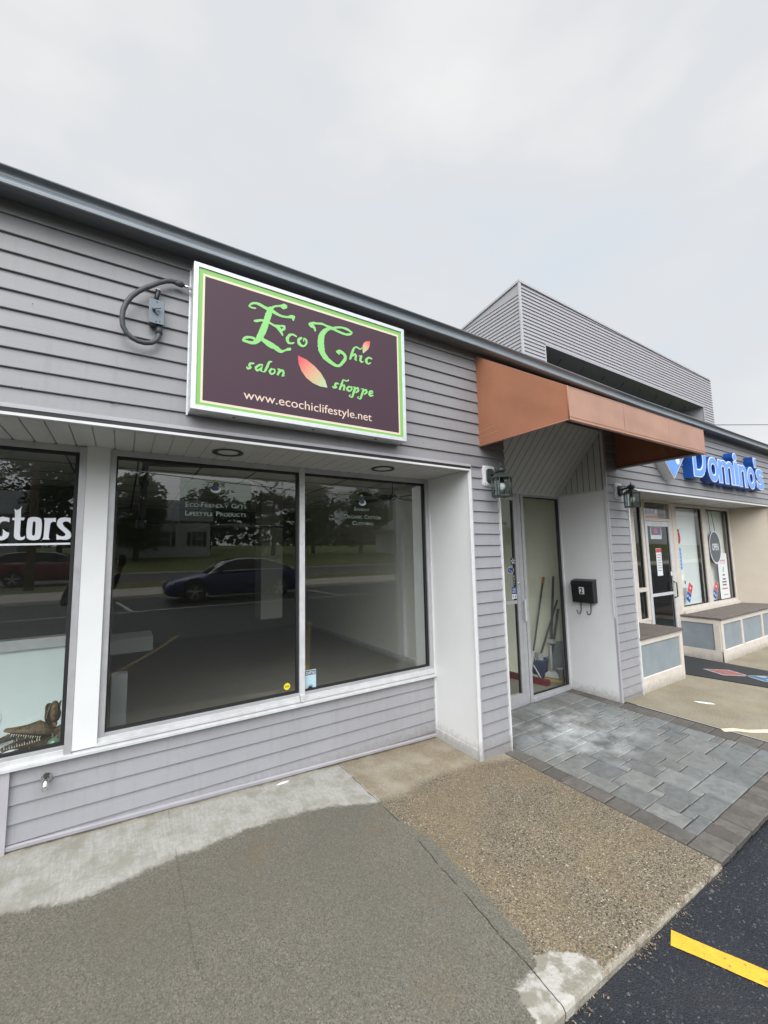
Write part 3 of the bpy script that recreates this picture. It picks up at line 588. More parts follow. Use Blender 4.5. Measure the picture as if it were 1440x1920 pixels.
CT_s= [(-0.272, 1.857), (-0.272, 1.824), (-0.28, 1.832), (-0.287, 1.835), (-0.295, 1.835), (-0.303, 1.833), (-0.308, 1.828), (-0.309, 1.822), (-0.307, 1.815), (-0.299, 1.802), (-0.279, 1.782), (-0.27, 1.771), (-0.266, 1.759), (-0.265, 1.746), (-0.269, 1.736), (-0.276, 1.729), (-0.285, 1.725), (-0.295, 1.724), (-0.316, 1.727), (-0.334, 1.725), (-0.336, 1.759), (-0.329, 1.753), (-0.321, 1.748), (-0.307, 1.745), (-0.299, 1.747), (-0.294, 1.751), (-0.293, 1.757), (-0.295, 1.764), (-0.3, 1.769), (-0.319, 1.788), (-0.329, 1.8), (-0.335, 1.811), (-0.337, 1.824), (-0.335, 1.839), (-0.329, 1.85), (-0.32, 1.856), (-0.309, 1.858), (-0.299, 1.859), (-0.285, 1.857)]
CT_c= [(-0.55, 1.849), (-0.55, 1.824), (-0.557, 1.828), (-0.564, 1.83), (-0.574, 1.83), (-0.58, 1.828), (-0.586, 1.82), (-0.591, 1.809), (-0.594, 1.781), (-0.588, 1.75), (-0.58, 1.741), (-0.575, 1.75), (-0.574, 1.769), (-0.576, 1.786), (-0.568, 1.777), (-0.559, 1.769), (-0.547, 1.766), (-0.548, 1.751), (-0.552, 1.738), (-0.561, 1.729), (-0.568, 1.724), (-0.575, 1.722), (-0.589, 1.722), (-0.605, 1.735), (-0.617, 1.781), (-0.613, 1.831), (-0.598, 1.85), (-0.577, 1.855), (-0.563, 1.851)]
CT_u= [(-0.599, 1.702), (-0.267, 1.708), (-0.267, 1.696), (-0.598, 1.691)]
# ================================================================== GROUND
def strip_mesh(xs, ys, zf):
    mb = MB(); v = [(x, y, zf(x, y)) for x in xs for y in ys]; n = len(ys)
    mb.add(v, [(i*n+j, (i+1)*n+j, (i+1)*n+j+1, i*n+j+1) for i in range(len(xs)-1) for j in range(n-1)]); return mb
def lin(a, b, n): return [a+(b-a)*i/n for i in range(n+1)]
CURB = -1.49
def lotz(x, y):
    P = [(CURB, glot(x)), (-5, -.05), (-9, .08), (-11.2, .13), (-13.5, .22)]
    if y >= CURB: return P[0][1]
    for (a, b), (c, d) in zip(P, P[1:]):
        if y >= c: return b+(d-b)*(y-a)/(c-a)
    return P[-1][1]
def slab(name, x0, x1, ya=.56, zoff=0):
    mb = MB(); xs = lin(x0, x1, max(2, int((x1-x0)/.35)))
    for a, b in zip(xs, xs[1:]):
        za, zb = gz(a)+zoff, gz(b)+zoff
        P = [(ya, 0), (CURB+.02, 0), (CURB+.006, -.004), (CURB, -.016), (CURB, -.20)]
        v = [(a, y, za+d) for y, d in P]+[(b, y, zb+d) for y, d in P]; n = len(P)
        mb.add(v, [(i, i+1, n+i+1, n+i) for i in range(n-1)], 0)
    return structure(mb.build(name, 'concrete', recalc=False))
slab('sidewalk', -9, 2.722)
slab('sidewalk', 4.60, 16)
# paved entrance path ------------------------------------------------
pm = MB(); tones = []
def paver(x0, x1, y0, y1, tone, h=0.):
    g = .0035; x0 += g; x1 -= g; y0 += g; y1 -= g; b = .005
    j = lambda: rnd.uniform(-.0025, .0025)
    cs = [(x0+j(), y0+j()), (x1+j(), y0+j()), (x1+j(), y1+j()), (x0+j(), y1+j())]
    cx, cy = (x0+x1)/2, (y0+y1)/2; dz = rnd.uniform(-.0015, .0015)+h
    low = [(x, y, gz(x)-.03) for x, y in cs]; mid = [(x, y, gz(x)-.006+dz) for x, y in cs]
    top = [(x+(b if x < cx else -b), y+(b if y < cy else -b), gz(x)+dz) for x, y in cs]
    v = low+mid+top; f = [(8, 9, 10, 11)]
    for k in range(4):
        q = (k+1) % 4; f += [(k, q, 4+q, 4+k), (4+k, 4+q, 8+q, 8+k)]
    pm.add(v, f, 0); tones.extend([tone]*12)
def slate():
    k = rnd.uniform(.84, 1.16); q = rnd.uniform(-.01, .012); return (.166*k+q, .172*k+q*.5, .166*k)
def brick():
    k = rnd.uniform(.8, 1.15); return (.115*k, .104*k, .092*k)
XL, XR, YB, YF = 2.868, 4.40, .58, -1.322
U_ = .0728; NX = 21; NY = int((YB-YF)/U_)
grid = [[False]*NY for _ in range(NX)]; sxu = (XR-XL)/NX; syu = (YB-YF)/NY
sizes = [(4, 3)]*5+[(3, 3)]*4+[(4, 2)]*3+[(2, 2)]*4+[(3, 2)]*3+[(2, 3)]*3+[(4, 1)]*2+[(3, 1)]+[(2, 1)]
rp = random.Random(23)
for j in range(NY):
    for i in range(NX):
        if grid[i][j]: continue
        opts = []
        for (w, h) in sizes:
            if i+w <= NX and j+h <= NY and all(not grid[a_][b_] for a_ in range(i, i+w) for b_ in range(j, j+h)): opts.append((w, h))
        w, h = rp.choice(opts) if opts else (1, 1)
        if not opts:
            while i+w < NX and not grid[i+w][j] and w < 3: w += 1
        for a_ in range(i, i+w):
            for b_ in range(j, j+h): grid[a_][b_] = True
        paver(XL+i*sxu, XL+(i+w)*sxu, YF+j*syu, YF+(j+h)*syu, slate())
y = YF
while y < .10:                                   # side borders
    l = rnd.uniform(.14, .18); paver(2.735, XL, y, y+l, brick()); y += l
y = YF
while y < .58:
    l = rnd.uniform(.14, .18); paver(XR, 4.535 if y > -.05 else 4.575, y, y+l, brick()); y += l
x = 2.735
while x < 4.57:                                  # front header course
    l = min(rnd.uniform(.095, .13), 4.58-x)
    if l > .03: paver(x, x+l, CURB+.004, YF, brick())
    x += l
po = pm.build('path', 'paver'); structure(po)
ca = po.data.color_attributes.new('tone', 'FLOAT_COLOR', 'POINT')
for i, tcol in enumerate(tones): ca.data[i].color = (*tcol, 1)
bed = strip_mesh(lin(2.715, 4.61, 8), [CURB-.002, .6], lambda x, y: gz(x)-.007)
M['joint'] = mat('joint_sand', (.045, .042, .036), .95, noise=.3, nscale=30)
structure(bed.build('path_bed', 'joint', recalc=False))
# parking lot --------------------------------------------------------
lot = strip_mesh([-120, -60, -30, -15]+lin(-9, 16, 25)+[30, 60, 120], [-13.6, -13.5, -11.2, -9, -7, -5, -4, -3, -2.2, CURB-.0, CURB+.05], lambda x, y: lotz(max(-9, min(16, x)), min(y, CURB)))
structure(lot.build('parking_lot', 'asphalt', recalc=False))
def stripe(x0, y0, x1, y1, w, m, name='road_marking', zf=lotz, n=14):
    d = Vector((x1-x0, y1-y0)); l = d.length; d /= l; nn = Vector((-d.y, d.x)); mb = MB(); v = []
    for i in range(n+1):
        e0, e1 = rnd.uniform(-.003, .003), rnd.uniform(-.003, .003)
        c = Vector((x0, y0))+d*(l*i/n)
        for s_ in (-1, 1):
            q = c+nn*s_*(w/2+e0)
            v.append((q.x, q.y, zf(q.x, q.y)+.004))
    mb.add(v, [(2*i, 2*i+1, 2*i+3, 2*i+2) for i in range(n)])
    return structure(mb.build(name, m, recalc=False))
for i in range(-3, 6):
    xs_ = 2.05+i*2.93
    fq = .2 if i == 0 else 0
    if fq: stripe(xs_, -1.535, xs_+1.95*fq, -1.535-4.715*fq, .088, 'yellow_paint')
    stripe(xs_+1.95*fq, -1.535-4.715*fq, xs_+1.95, -6.25, .088, 'yellow_dulled')
stripe(-30, -10.35, 40, -10.2, .10, 'white_paint', n=40)
for i in range(6): stripe(-6.3+i*6.6, -10.4, -6.7+i*6.6, -12.9, .10, 'white_paint', n=8)
# far side of the lot
ter = lambda y: [(-13.5, .20), (-13.6, .32), (-17, .38), (-19.2, .43), (-19.3, .34), (-31, .56), (-31.1, .66), (-44, 1.75), (-70, 3.4), (-120, 5)]
def tz(y):
    P = ter(y)
    for (a, b), (c, d) in zip(P, P[1:]):
        if y >= c: return b+(d-b)*(y-a)/(c-a)
    return P[-1][1]
def band(name, ys, m, xs=(-150, -60, -20, 0, 20, 60, 150), off=0):
    return structure(strip_mesh(list(xs), ys, lambda x, y: tz(y)+off).build(name, m, recalc=False))
band('sidewalk', [-17, -13.6, -13.5], 'curb_conc')
band('verge', [-19.2, -17], 'grass_m', off=0)
band('road', [-31, -19.3, -19.2], 'road')
band('curb', [-31.1, -31.0], 'curb_conc')
band('lawn', [-120, -70, -44, -31.1], 'grass_m')
for yy in (-21.2, -21.5): stripe(-120, yy, 120, yy, .14, 'yellow_paint', zf=lambda x, y: tz(y)+.004, n=20)
stripe(-120, -19.9, 120, -19.9, .14, 'white_paint', zf=lambda x, y: tz(y)+.004, n=20)
structure(strip_mesh([-300, -100, 0, 100, 300], [.7, 40, 300], lambda x, y: -.35).build('ground', 'grass_m', recalc=False))

# dry leaf debris along the curb (uncountable)
db = MB()
for i in range(650):
    x = rnd.choice([rnd.uniform(.9, 2.75), rnd.uniform(.9, 2.0)]); s_ = rnd.uniform(.002, .0075)
    if math.sin(x*7)+math.sin(x*17+1) < rnd.uniform(-1.2, 1.0): continue
    y = CURB-abs(rnd.gauss(0, .022))-.004; z = lotz(x, y)+.003+rnd.uniform(0, .010)
    a, b = rnd.uniform(0, 6.28), rnd.uniform(-.5, .5)
    ax = Vector((math.cos(a), math.sin(a), b)).normalized()*s_; bx_ = Vector((-math.sin(a), math.cos(a), rnd.uniform(-.4, .4))).normalized()*s_*rnd.uniform(.25, .6)
    c = Vector((x, y, z)); db.add([c-ax, c+bx_*.9, c+ax, c-bx_], [(0, 1, 2, 3)])
o = db.build('leaf_litter', 'leaf_litter', recalc=False); o['kind'] = 'stuff'; o['label'] = 'dry brown leaf debris and grit gathered along the curb edge'
# small loose stones
st = MB()
for (x, y, s_) in [(2.50, -1.52, .017), (2.44, -1.535, .013), (2.62, -1.51, .012), (1.80, -1.53, .009), (1.66, -1.56, .010), (2.25, -1.53, .008), (1.55, -1.6, .007)]:
    v = []; 
    for k in range(8): a = k*math.pi/4; v.append((x+s_*math.cos(a)*rnd.uniform(.7, 1), y+s_*math.sin(a)*rnd.uniform(.6, .9), lotz(x, y)))
    v.append((x, y, lotz(x, y)+s_*.8)); st.add(v, [(k, (k+1) % 8, 8) for k in range(8)])
o = st.build("gravel", "road", recalc=False); o['kind'] = 'stuff'; o['label'] = 'few pale pebbles lying by the curb'

# ================================================================== BUILDING
B = thing('shop_building', 'single-storey row of shops clad in grey vinyl siding under a dark gutter', 'building', (0, 0, 0))
YW = .548
# header siding and pilaster siding
mb = MB()
siding(mb, (-7, 0), (1, 0), 9.91, 2.300, 3.44, (0, -1), seed=11)
siding(mb, (2.91, 0), (1, 0), 1.62, 2.95, 3.44, (0, -1), seed=12, seams=False)
siding(mb, (4.53, 0), (1, 0), 11.5, 2.312, 3.44, (0, -1), seed=13)
siding(mb, (4.53, 0), (1, 0), .445, 2.30, 2.312, (0, -1), seed=13, seams=False)
mb.box(-7, 2.91, .0, .03, 2.29, 3.44, 1); mb.box(2.91, 4.53, 0, .03, 2.95, 3.44, 1); mb.box(4.53, 16, 0, .03, 2.30, 3.44, 1)
part(mb, 'upper_siding', ['siding', 'trim_grey'], B)
mb = MB(); siding(mb, (2.487, 0), (1, 0), .323, -.12, 2.300, (0, -1), seams=False, seed=3)
siding(mb, (2.810, 0), (1, 0), .10, 2.235, 2.300, (0, -1), seams=False, seed=3)
siding(mb, (2.83, .59), (0, -1), .56, -.12, 2.3, (1, 0), seams=False, seed=4)
mb.box(2.487, 2.82, 0.0, .59, -.12, 2.295, 1)
mb.box(2.806, 2.822, -.024, .0, -.06, 2.236, 2); mb.box(2.806, 2.914, -.022, 0, 2.236, 2.246, 2)
part(mb, 'pilaster', ['siding_low', 'trim_grey', 'white_trim'], B)
mb = MB(); siding(mb, (4.556, 0), (1, 0), .40, -.10, 2.300, (0, -1), seams=False, seed=5)
mb.box(4.55, 4.965, 0, .49, -.10, 2.30, 1)
mb.box(4.956, 4.978, -.024, .0, -.06, 2.30, 2); mb.box(4.9655, 4.972, 0, .49, -.06, 2.30, 2)
mb.box(4.528, 4.558, -.020, .005, -.06, 2.94, 3)
mb.box(4.520, 4.529, -.012, .004, .86, 2.94, 2)
part(mb, 'pilaster', ['siding_low', 'trim_grey', 'white_trim', 'trim_grey'], B)
# lower wall under the shop window
mb = MB(); siding(mb, (-.47, .548), (1, 0), 2.935, -.12, .492, (0, -1), phase=.395, dc=.098, seed=21, seams=False)
siding(mb, (-7, .548), (1, 0), 6.50, -.12, .492, (0, -1), phase=.37, dc=.098, seed=22, seams=False)
mb.box(-7, 2.46, .55, .62, -.2, .49, 1)
mb.box(-.505, -.468, .515, .55, -.12, .485, 2)
part(mb, 'lower_siding', ['siding_low', 'trim_grey', 'trim_grey'], B)
mb = MB()                                       # bottom trim follows the pavement
xs = lin(-7, 2.46, 20)
for a, b in zip(xs, xs[1:]):
    v = [(x, yy, gz(x)+z) for x in (a, b) for yy, z in ((.524, .012), (.520, .030), (.530, .034), (.55, .034), (.55, .006))]
    mb.add(v, [(i, i+1, 5+i+1, 5+i) for i in range(4)]+[(4, 0, 5, 9)])
part(mb, 'base_trim', 'trim_grey', B)
# white return panels ------------------------------------------------
mb = MB(); mb.box(2.462, 2.482, .004, .545, -.10, 2.298, 0)
mb.box(2.456, 2.462, .012, .545, -.10, .028, 0)
mb.box(2.4525, 2.486, -.014, .004, -.062, 2.30, 1)
mb.box(2.452, 2.462, .525, .545, -.05, 2.298, 1)
part(mb, 'side_panel', ['white', 'white_trim'], B, bevel=.0015)
mb = MB(); mb.box(2.484, 2.4875, -.021, .0, -.06, 2.345, 0); mb.box(-7, 2.4875, -.021, 0, 2.325, 2.345, 0)
part(mb, 'j_channel', 'trim_grey', B)
mb = MB(); mb.box(4.529, 4.55, .0, .59, -.08, 2.262, 0); mb.box(4.522, 4.5285, .57, .59, -.04, 2.262, 1)
part(mb, 'side_panel', ['white', 'white_trim'], B)
mb = MB()                                        # beaded cheek above the panel
zt = lambda y: 2.262+(.575-y)*1.17
mb.prism([(4.531, 0, 2.262), (4.531, .575, 2.262), (4.531, 0, zt(0))], (.016, 0, 0), 0)
for k in range(7):
    yv = .02+k*.075
    if zt(yv)-2.27 > .02: mb.box(4.5275, 4.531, yv, yv+.006, 2.27, zt(yv)-.004, 1)
mb.box(4.518, 4.5305, 0, .58, 2.252, 2.264, 2)
part(mb, 'gable_cheek', ['bead', 'fascia', 'white_trim'], B)
mb = MB()                                        # sloping beaded ceiling over the door
def onslope(x, y, d=0): return (x, y-d*.76, zt(y)-d*.65)
mb.add([onslope(2.80, .58), onslope(4.532, .58), onslope(4.532, -.0), onslope(2.80, -.0)], [(0, 1, 2, 3)], 0)
x = 2.86
while x < 4.52:
    a, b = x, x+.006
    mb.add([onslope(a, .575, .003), onslope(b, .575, .003), onslope(b, .01, .003), onslope(a, .01, .003)], [(0, 1, 2, 3)], 1)
    mb.add([onslope(a+.012, .575, .006), onslope(a+.090, .575, .006), onslope(a+.090, .01, .006), onslope(a+.012, .01, .006)], [(0, 1, 2, 3)], 0)
    mb.add([onslope(a+.006, .575, .003), onslope(a+.012, .575, .006), onslope(a+.012, .01, .006), onslope(a+.006, .01, .003)], [(0, 1, 2, 3)], 0)
    x += .0985
mb.box(2.80, 4.53, .566, .59, 2.252, 2.268, 2)
part(mb, 'entry_ceiling', ['bead', 'fascia', 'white_trim'], B)
# soffit over the shop window ----------------------------------------
mb = MB(); x = -7.0
k = -60
xs0 = -.246-.0985*70
for i in range(100):
    a = xs0+i*.0983
    if a > 2.45: break
    b = min(a+.0983, 2.462)
    mb.add([(a+.006, -.005, 2.2985), (b-.002, -.005, 2.2985), (b-.002, .55, 2.2985), (a+.006, .55, 2.2985)], [(0, 1, 2, 3)], 0)
    mb.add([(a-.002, -.005, 2.3045), (a+.006, -.005, 2.2985), (a+.006, .55, 2.2985), (a-.002, .55, 2.3045)], [(0, 1, 2, 3)], 0)
    mb.add([(a-.012, .536, 2.2975), (a+.006, .536, 2.2975), (a+.001, .520, 2.2975), (a-.005, .520, 2.2975)], [(0, 1, 2, 3)], 1)
mb.box(-7, 2.46, 0, .6, 2.306, 2.312, 0)
mb.box(-7, 2.46, -.030, -.004, 2.286, 2.300, 2)
mb.box(-7, 2.47, -.018, -.003, 2.300, 2.326, 1)
part(mb, 'soffit', ['soffit', 'gasket', 'white_trim'], B)
# white pillar between shops
mb = MB(); mb.box(-.206, -.086, YW-.030, YW+.02, .515, 2.300)
part(mb, 'pillar', 'white', B, bevel=.002)

def window(x0, x1, z0, z1, y, name='window', fw=.045, fm='alu', glass='glass', mull=(), sill=True, gask=.014, top=.04, depth=.05, mw=.042, mb_=None, bot=.02):
    """aluminium shop window: frame, gaskets, one pane per bay"""
    bays = []; xs = [x0+fw]+[v for m in mull for v in (m-mw/2, m+mw/2)]+[x1-fw]
    fr = MB()
    fr.box(x0, x0+fw, y-.012, y+depth, z0, z1, 0); fr.box(x1-fw, x1, y-.012, y+depth, z0, z1, 0)
    fr.box(x0+fw, x1-fw, y-.009, y+depth, z1-top, z1, 0); fr.box(x0+fw, x1-fw, y-.009, y+depth, z0, z0+bot, 0)
    for m in mull: fr.box(m-mw/2, m+mw/2, y-.016, y+depth, z0+bot*.2, z1-.003, 1)
    w = part(fr, name, [fm, 'alu_white' if fm == 'alu' else fm], B, bevel=.0015)
    for a, b in zip(xs[::2], xs[1::2]):
        g = MB(); c, d = z0+bot, z1-top; q = gask
        g.box(a, a+q*.6, y+.004, y+.03, c, d); g.box(b-q*1.5, b, y+.004, y+.03, c, d)
        g.box(a+q*.6, b-q*1.5, y+.004, y+.03, c, c+q); g.box(a+q*.6, b-q*1.5, y+.004, y+.03, d-q*1.3, d)
        part(g, 'gasket', 'gasket', w)
        p = MB(); p.add([(a, y+.018, c), (b, y+.018, c), (b, y+.018, d), (a, y+.018, d)], [(0, 1, 2, 3)])
        part(p, 'pane', glass, w)
    return w
W1 = window(-.088, 2.452, .553, 2.300, YW, mull=(1.187,), fw=.036, top=.040)
W0 = window(-3.0, -.206, .530, 2.300, YW, fw=.036, mull=(-1.6,), top=.040)
mb = MB()
for (a, b) in ((-.088, 1.164), (1.208, 2.450)):
    mb.box(a, b, .530, .546, .530, .553, 0); mb.box(a, b, .518, .546, .512, .5295, 0)
mb.box(1.168, 1.205, .512, .546, .512, .56, 0)
for (a, b) in ((-3.0, -.242),):
    mb.box(a, b, .530, .546, .506, .531, 0); mb.box(a, b, .518, .546, .486, .5055, 0)
mb.box(-.240, -.206, .516, .536, .49, 2.29, 1)
mb.add([(x, yy, z) for x in (-7, 2.458) for yy, z in ((.546, .511), (.500, .5005), (.500, .484), (.546, .484))], [(0, 1, 5, 4), (1, 2, 6, 5), (2, 3, 7, 6), (3, 0, 4, 7), (0, 3, 2, 1), (4, 5, 6, 7)], 0)
part(mb, 'sill', ['alu_white', 'alu'], B, bevel=.001)
# gutter -------------------------------------------------------------
def ez(x): 
    P = [(-8, 0.), (2.4, 0.), (5.2, -.055), (9.5, -.070), (17, -.09)]
    for (a, b), (c, d) in zip(P, P[1:]):
        if x <= c: return b+(d-b)*(x-a)/(c-a)
    return P[-1][1]
G = MB(); xs = lin(-8, 16.5, 70)
prof = [(.02, 3.452), (-.118, 3.452), (-.140, 3.449), (-.145, 3.444), (-.143, 3.437), (-.132, 3.434), (-.122, 3.428), (-.1165, 3.418), (-.117, 3.406), (-.124, 3.394), (-.133, 3.383), (-.139, 3.372), (-.141, 3.360), (-.1455, 3.357), (-.146, 3.349), (-.139, 3.346)]
v = []; n = len(prof)
for x in xs:
    w_ = math.sin(x*1.7)*.0015
    v += [(x, yy+w_, z+ez(x)) for yy, z in prof]
G.add(v, [(i*n+j, (i+1)*n+j, (i+1)*n+j+1, i*n+j+1) for i in range(len(xs)-1) for j in range(n-1)], 0, True)
part(G, 'gutter', 'gutter', B)
F = MB(); v = []
for x in xs: v += [(x, -.139, 3.346+ez(x)), (x, -.10, 3.350+ez(x)), (x, -.10, 3.358+ez(x)), (x, 0.02, 3.372+ez(x))]
F.add(v, [(i*4+j, (i+1)*4+j, (i+1)*4+j+1, i*4+j+1) for i in range(len(xs)-1) for j in range(3)], 0)
part(F, 'fascia', 'fascia', B)
mb = MB()
for (a, b, c, d) in ((-7, .45, 0, 9), (2.35, 16, 0, 9), (.45, 2.35, 0, .95), (.45, 2.35, 1.95, 9)): mb.box(a, b, c, d, 3.30, 3.335, 0)  # left open above the added roof light
part(mb, 'roof', 'roof_grey', B)
mb = MB(); mb.box(-7, -6.97, .6, 9, -.2, 3.30); mb.box(-7, 16, 8.97, 9, -.2, 3.30); mb.box(15.97, 16, .05, 9, -.2, 3.30); part(mb, 'rear_wall', 'int_wall', B)
mb = MB(); mb.box(9.72, 15.97, .03, .06, -.05, 2.31); part(mb, 'far_wall', 'tan', B)
# interiors ----------------------------------------------------------
mb = MB(); mb.box(-6.97, 16, .60, 8.97, -.20, -.03); part(mb, 'floor', 'int_floor', B)
mb = MB()
SK = (.45, 2.35, .95, 1.95)       # unseen roof light, added to bring daylight onto the empty shop floor
for (a, b, c, d) in ((-6.97, SK[0], .60, 8.97), (SK[1], 16, .60, 8.97), (SK[0], SK[1], .60, SK[2]), (SK[0], SK[1], SK[3], 8.97)): mb.box(a, b, c, d, 2.62, 2.66, 0)
for (a, b, c, d) in ((SK[0]-.03, SK[0], SK[2]-.03, SK[3]+.03), (SK[1], SK[1]+.03, SK[2]-.03, SK[3]+.03), (SK[0], SK[1], SK[2]-.03, SK[2]), (SK[0], SK[1], SK[3], SK[3]+.03)): mb.box(a, b, c, d, 2.66, 3.36, 0)
for i in range(2, 10): mb.box(-6.97, 16, 1.0+i*.61, 1.02+i*.61, 2.617, 2.62, 1)
for i in range(20): mb.box(-6+i*.61, -5.98+i*.61, 2.22, 8.9, 2.6165, 2.62, 1)
mb.box(-6.97, 4.9, .596, .60, 2.30, 2.62, 0)
part(mb, 'ceiling', ['ceil_tile', 'int_dark'], B)
mb = MB(); mb.box(3.67, 3.75, 2.42, 7.0, -.03, 2.62); mb.box(-.13, -.11, .62, 8.97, -.03, 2.62)
part(mb, 'inner_wall', 'int_wall', B)
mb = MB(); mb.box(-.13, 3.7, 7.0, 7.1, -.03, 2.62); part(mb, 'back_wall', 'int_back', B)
mb = MB(); mb.box(4.90, 4.97, .60, 8.97, -.03, 2.62); mb.box(4.55, 4.90, .595, .64, 2.27, 2.62); mb.prism([(4.95, .889, -.03), (3.67, 2.38, -.03), (3.67, 2.46, -.03), (4.95, .97, -.03)], (0, 0, 2.65)); part(mb, 'party_wall', 'cream_wall', B)
for (x0, x1, y0, y1) in ((3.64, 3.67, 2.45, 7.0), (-.11, -.09, .62, 7)): mb = MB(); mb.box(x0, x1, y0, y1, -.03, .07); part(mb, 'baseboard', 'white_trim', B)
mb = MB(); mb.box(3.62, 3.70, 2.70, 2.78, .07, 2.1); part(mb, 'door_casing', 'white_trim', B)
mb = MB(); mb.box(1.62, 1.92, 3.2, 3.5, .75, 2.62); part(mb, 'column', 'int_back', B)
mb = MB(); mb.box(2.60, 2.66, .62, 1.0, .0, 2.3); mb.box(2.46, 2.60, .62, .63, 0, 2.6); part(mb, 'inner_jamb', 'white_trim', B)
# left shop display
mb = MB(); mb.box(-6.9, -.14, 1.25, 1.29, .2, 1.00, 0); mb.box(-6.9, -.14, 1.22, 1.32, 1.00, 1.07, 1)
mb.box(-.24, -.14, .60, 1.25, .2, 1.0, 0)
part(mb, 'display_partition', ['frost', 'alu'], B)
mb = MB(); mb.box(-6.9, -.20, .60, 1.25, .47, .500, 0); part(mb, 'display_shelf', 'paper', B)
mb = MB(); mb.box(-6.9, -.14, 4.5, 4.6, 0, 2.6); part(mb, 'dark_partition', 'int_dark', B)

# entrance door and sidelight ---------------------------------------
def door(x0, x1, z0, z1, y, fw, fm, hinge_right=True, mid=None, topw=.07, botw=.12, glass='glass_door', pull=None):
    fr = MB(); fr.box(x0, x0+fw, y-.02, y+.025, z0, z1); fr.box(x1-fw, x1, y-.02, y+.025, z0, z1)
    fr.box(x0+fw, x1-fw, y-.018, y+.023, z1-topw, z1); fr.box(x0+fw, x1-fw, y-.018, y+.023, z0, z0+botw)
    if mid: fr.box(x0+fw, x1-fw, y-.015, y+.02, mid-.02, mid+.02)
    d = part(fr, 'door', fm, B, bevel=.0015)
    p = MB(); p.add([(x0+fw, y, z0+botw), (x1-fw, y, z0+botw), (x1-fw, y, z1-topw), (x0+fw, y, z1-topw)], [(0, 1, 2, 3)])
    part(p, 'pane', glass, d)
    g = MB(); g.box(x1-fw-.02, x1-fw, y-.004, y+.01, z0+botw, z1-topw); part(g, 'gasket', 'gasket', d)
    return d
zd = -.035
D1 = door(2.90, 3.735, zd+.008, 2.225, .592, .055, 'alu', mid=1.05, topw=.055, botw=.115)
mb = MB(); mb.box(3.752, 3.775, .535, .552, .84, 1.07); mb.box(3.755, 3.772, .55, .574, .86, .88); mb.box(3.755, 3.772, .55, .574, 1.03, 1.05); part(mb, 'handle', 'alu_white', D1, bevel=.002)
mb = MB(); mb.lathe((0, 0, 0), [(.018, 0), (.018, .008), (.012, .012), (0, .012)], 16); mb.v = [(3.705+a, .571-c, 1.25+b) for a, b, c in mb.v]; part(mb, 'lock', 'chrome', D1)
mb = MB(); mb.box(2.83, 2.90, .572, .63, zd, 2.262); mb.box(3.740, 3.80, .574, .63, zd, 2.262); mb.box(3.805, 3.852, .570, .63, zd, 2.262)
mb.box(2.90, 3.74, .578, .63, 2.228, 2.262); mb.box(3.852, 4.53, .573, .63, 2.225, 2.262); mb.box(4.50, 4.528, .572, .63, zd, 2.225)
mb.box(3.852, 4.50, .573, .63, zd, .032); mb.box(3.852, 4.50, .560, .573, zd, .0); mb.box(2.90, 3.74, .57, .66, zd-.02, zd+.006)
DF = part(mb, 'sidelight', 'alu', B, bevel=.0015)
mb = MB(); mb.add([(3.852, .60, .032), (4.50, .60, .032), (4.50, .60, 2.225), (3.852, .60, 2.225)], [(0, 1, 2, 3)]); part(mb, 'pane', 'glass_door', DF)
mb = MB(); mb.box(4.462, 4.50, .578, .594, .032, 2.225); mb.box(3.852, 4.462, .578, .594, 2.210, 2.225); mb.box(3.852, 4.462, .578, .594, .032, .046); part(mb, 'gasket', 'gasket', DF)

# neighbouring pizza shop front --------------------------------------
YD = .50
mb = MB(); mb.box(4.975, 9.70, -.004, .60, 2.306, 2.312, 0); mb.box(4.975, 9.70, -.030, -.004, 2.292, 2.312, 1)
mb.lathe((6.9, .25, 2.3), [(.09, 0), (.09, .004)], 20, 0); mb.lathe((8.3, .25, 2.3), [(.09, 0), (.09, .004)], 20, 0)
part(mb, 'soffit', ['soffit', 'white_trim'], B)
mb = MB(); mb.prism([(9.45, YD+.05, -.03), (9.45, YD, -.03), (9.68, 0, -.03), (9.74, 0, -.03), (9.74, YD+.05, -.03)], (0, 0, 2.34), 0)
mb.box(9.665, 9.70, -.024, 0, -.03, 2.30, 1)
part(mb, 'side_panel', ['tan', 'cream'], B)
mb = MB(); mb.box(7.195, 7.30, YD-.02, YD+.06, .58, 2.306); mb.box(7.20, 7.26, YD-.010, YD+.06, -.02, .58); part(mb, 'post', 'cream', B, bevel=.002)
Wd = window(7.30, 9.45, .64, 2.300, YD, fw=.055, fm='cream', mull=(8.345,), mw=.15, top=.045, bot=.05, glass='glass_door')
mb = MB(); mb.box(7.30, 9.45, YD-.05, YD-.012, .598, .64, 0); part(mb, 'sill', 'cream', B)
Ws = window(5.0, 6.345, .60, 2.300, YD, fw=.07, fm='cream', mull=(6.02,), mw=.09, top=.02, bot=.03)
mb = MB(); mb.box(6.07, 6.27, YD-.014, YD+.03, 1.0, 1.055); part(mb, 'crossbar', 'cream', Ws)
mb = MB(); mb.box(5.96, 6.10, YD-.05, YD-.012, .60, .614); part(mb, 'sill', 'cream', Ws)
mb = MB(); mb.box(5.0, 6.345, YD, YD+.05, -.03, .60); part(mb, 'kick_wall', 'cream', B)
D2 = door(6.352, 7.12, -.01, 2.000, YD, .062, 'alu_white', mid=.93, topw=.075, botw=.12, glass='glass')
mb = MB(); mb.tube([(7.06, YD-.02, .86), (7.06, YD-.06, .88), (7.06, YD-.06, 1.08), (7.06, YD-.02, 1.10)], .009, 8); part(mb, 'handle', 'black', D2)
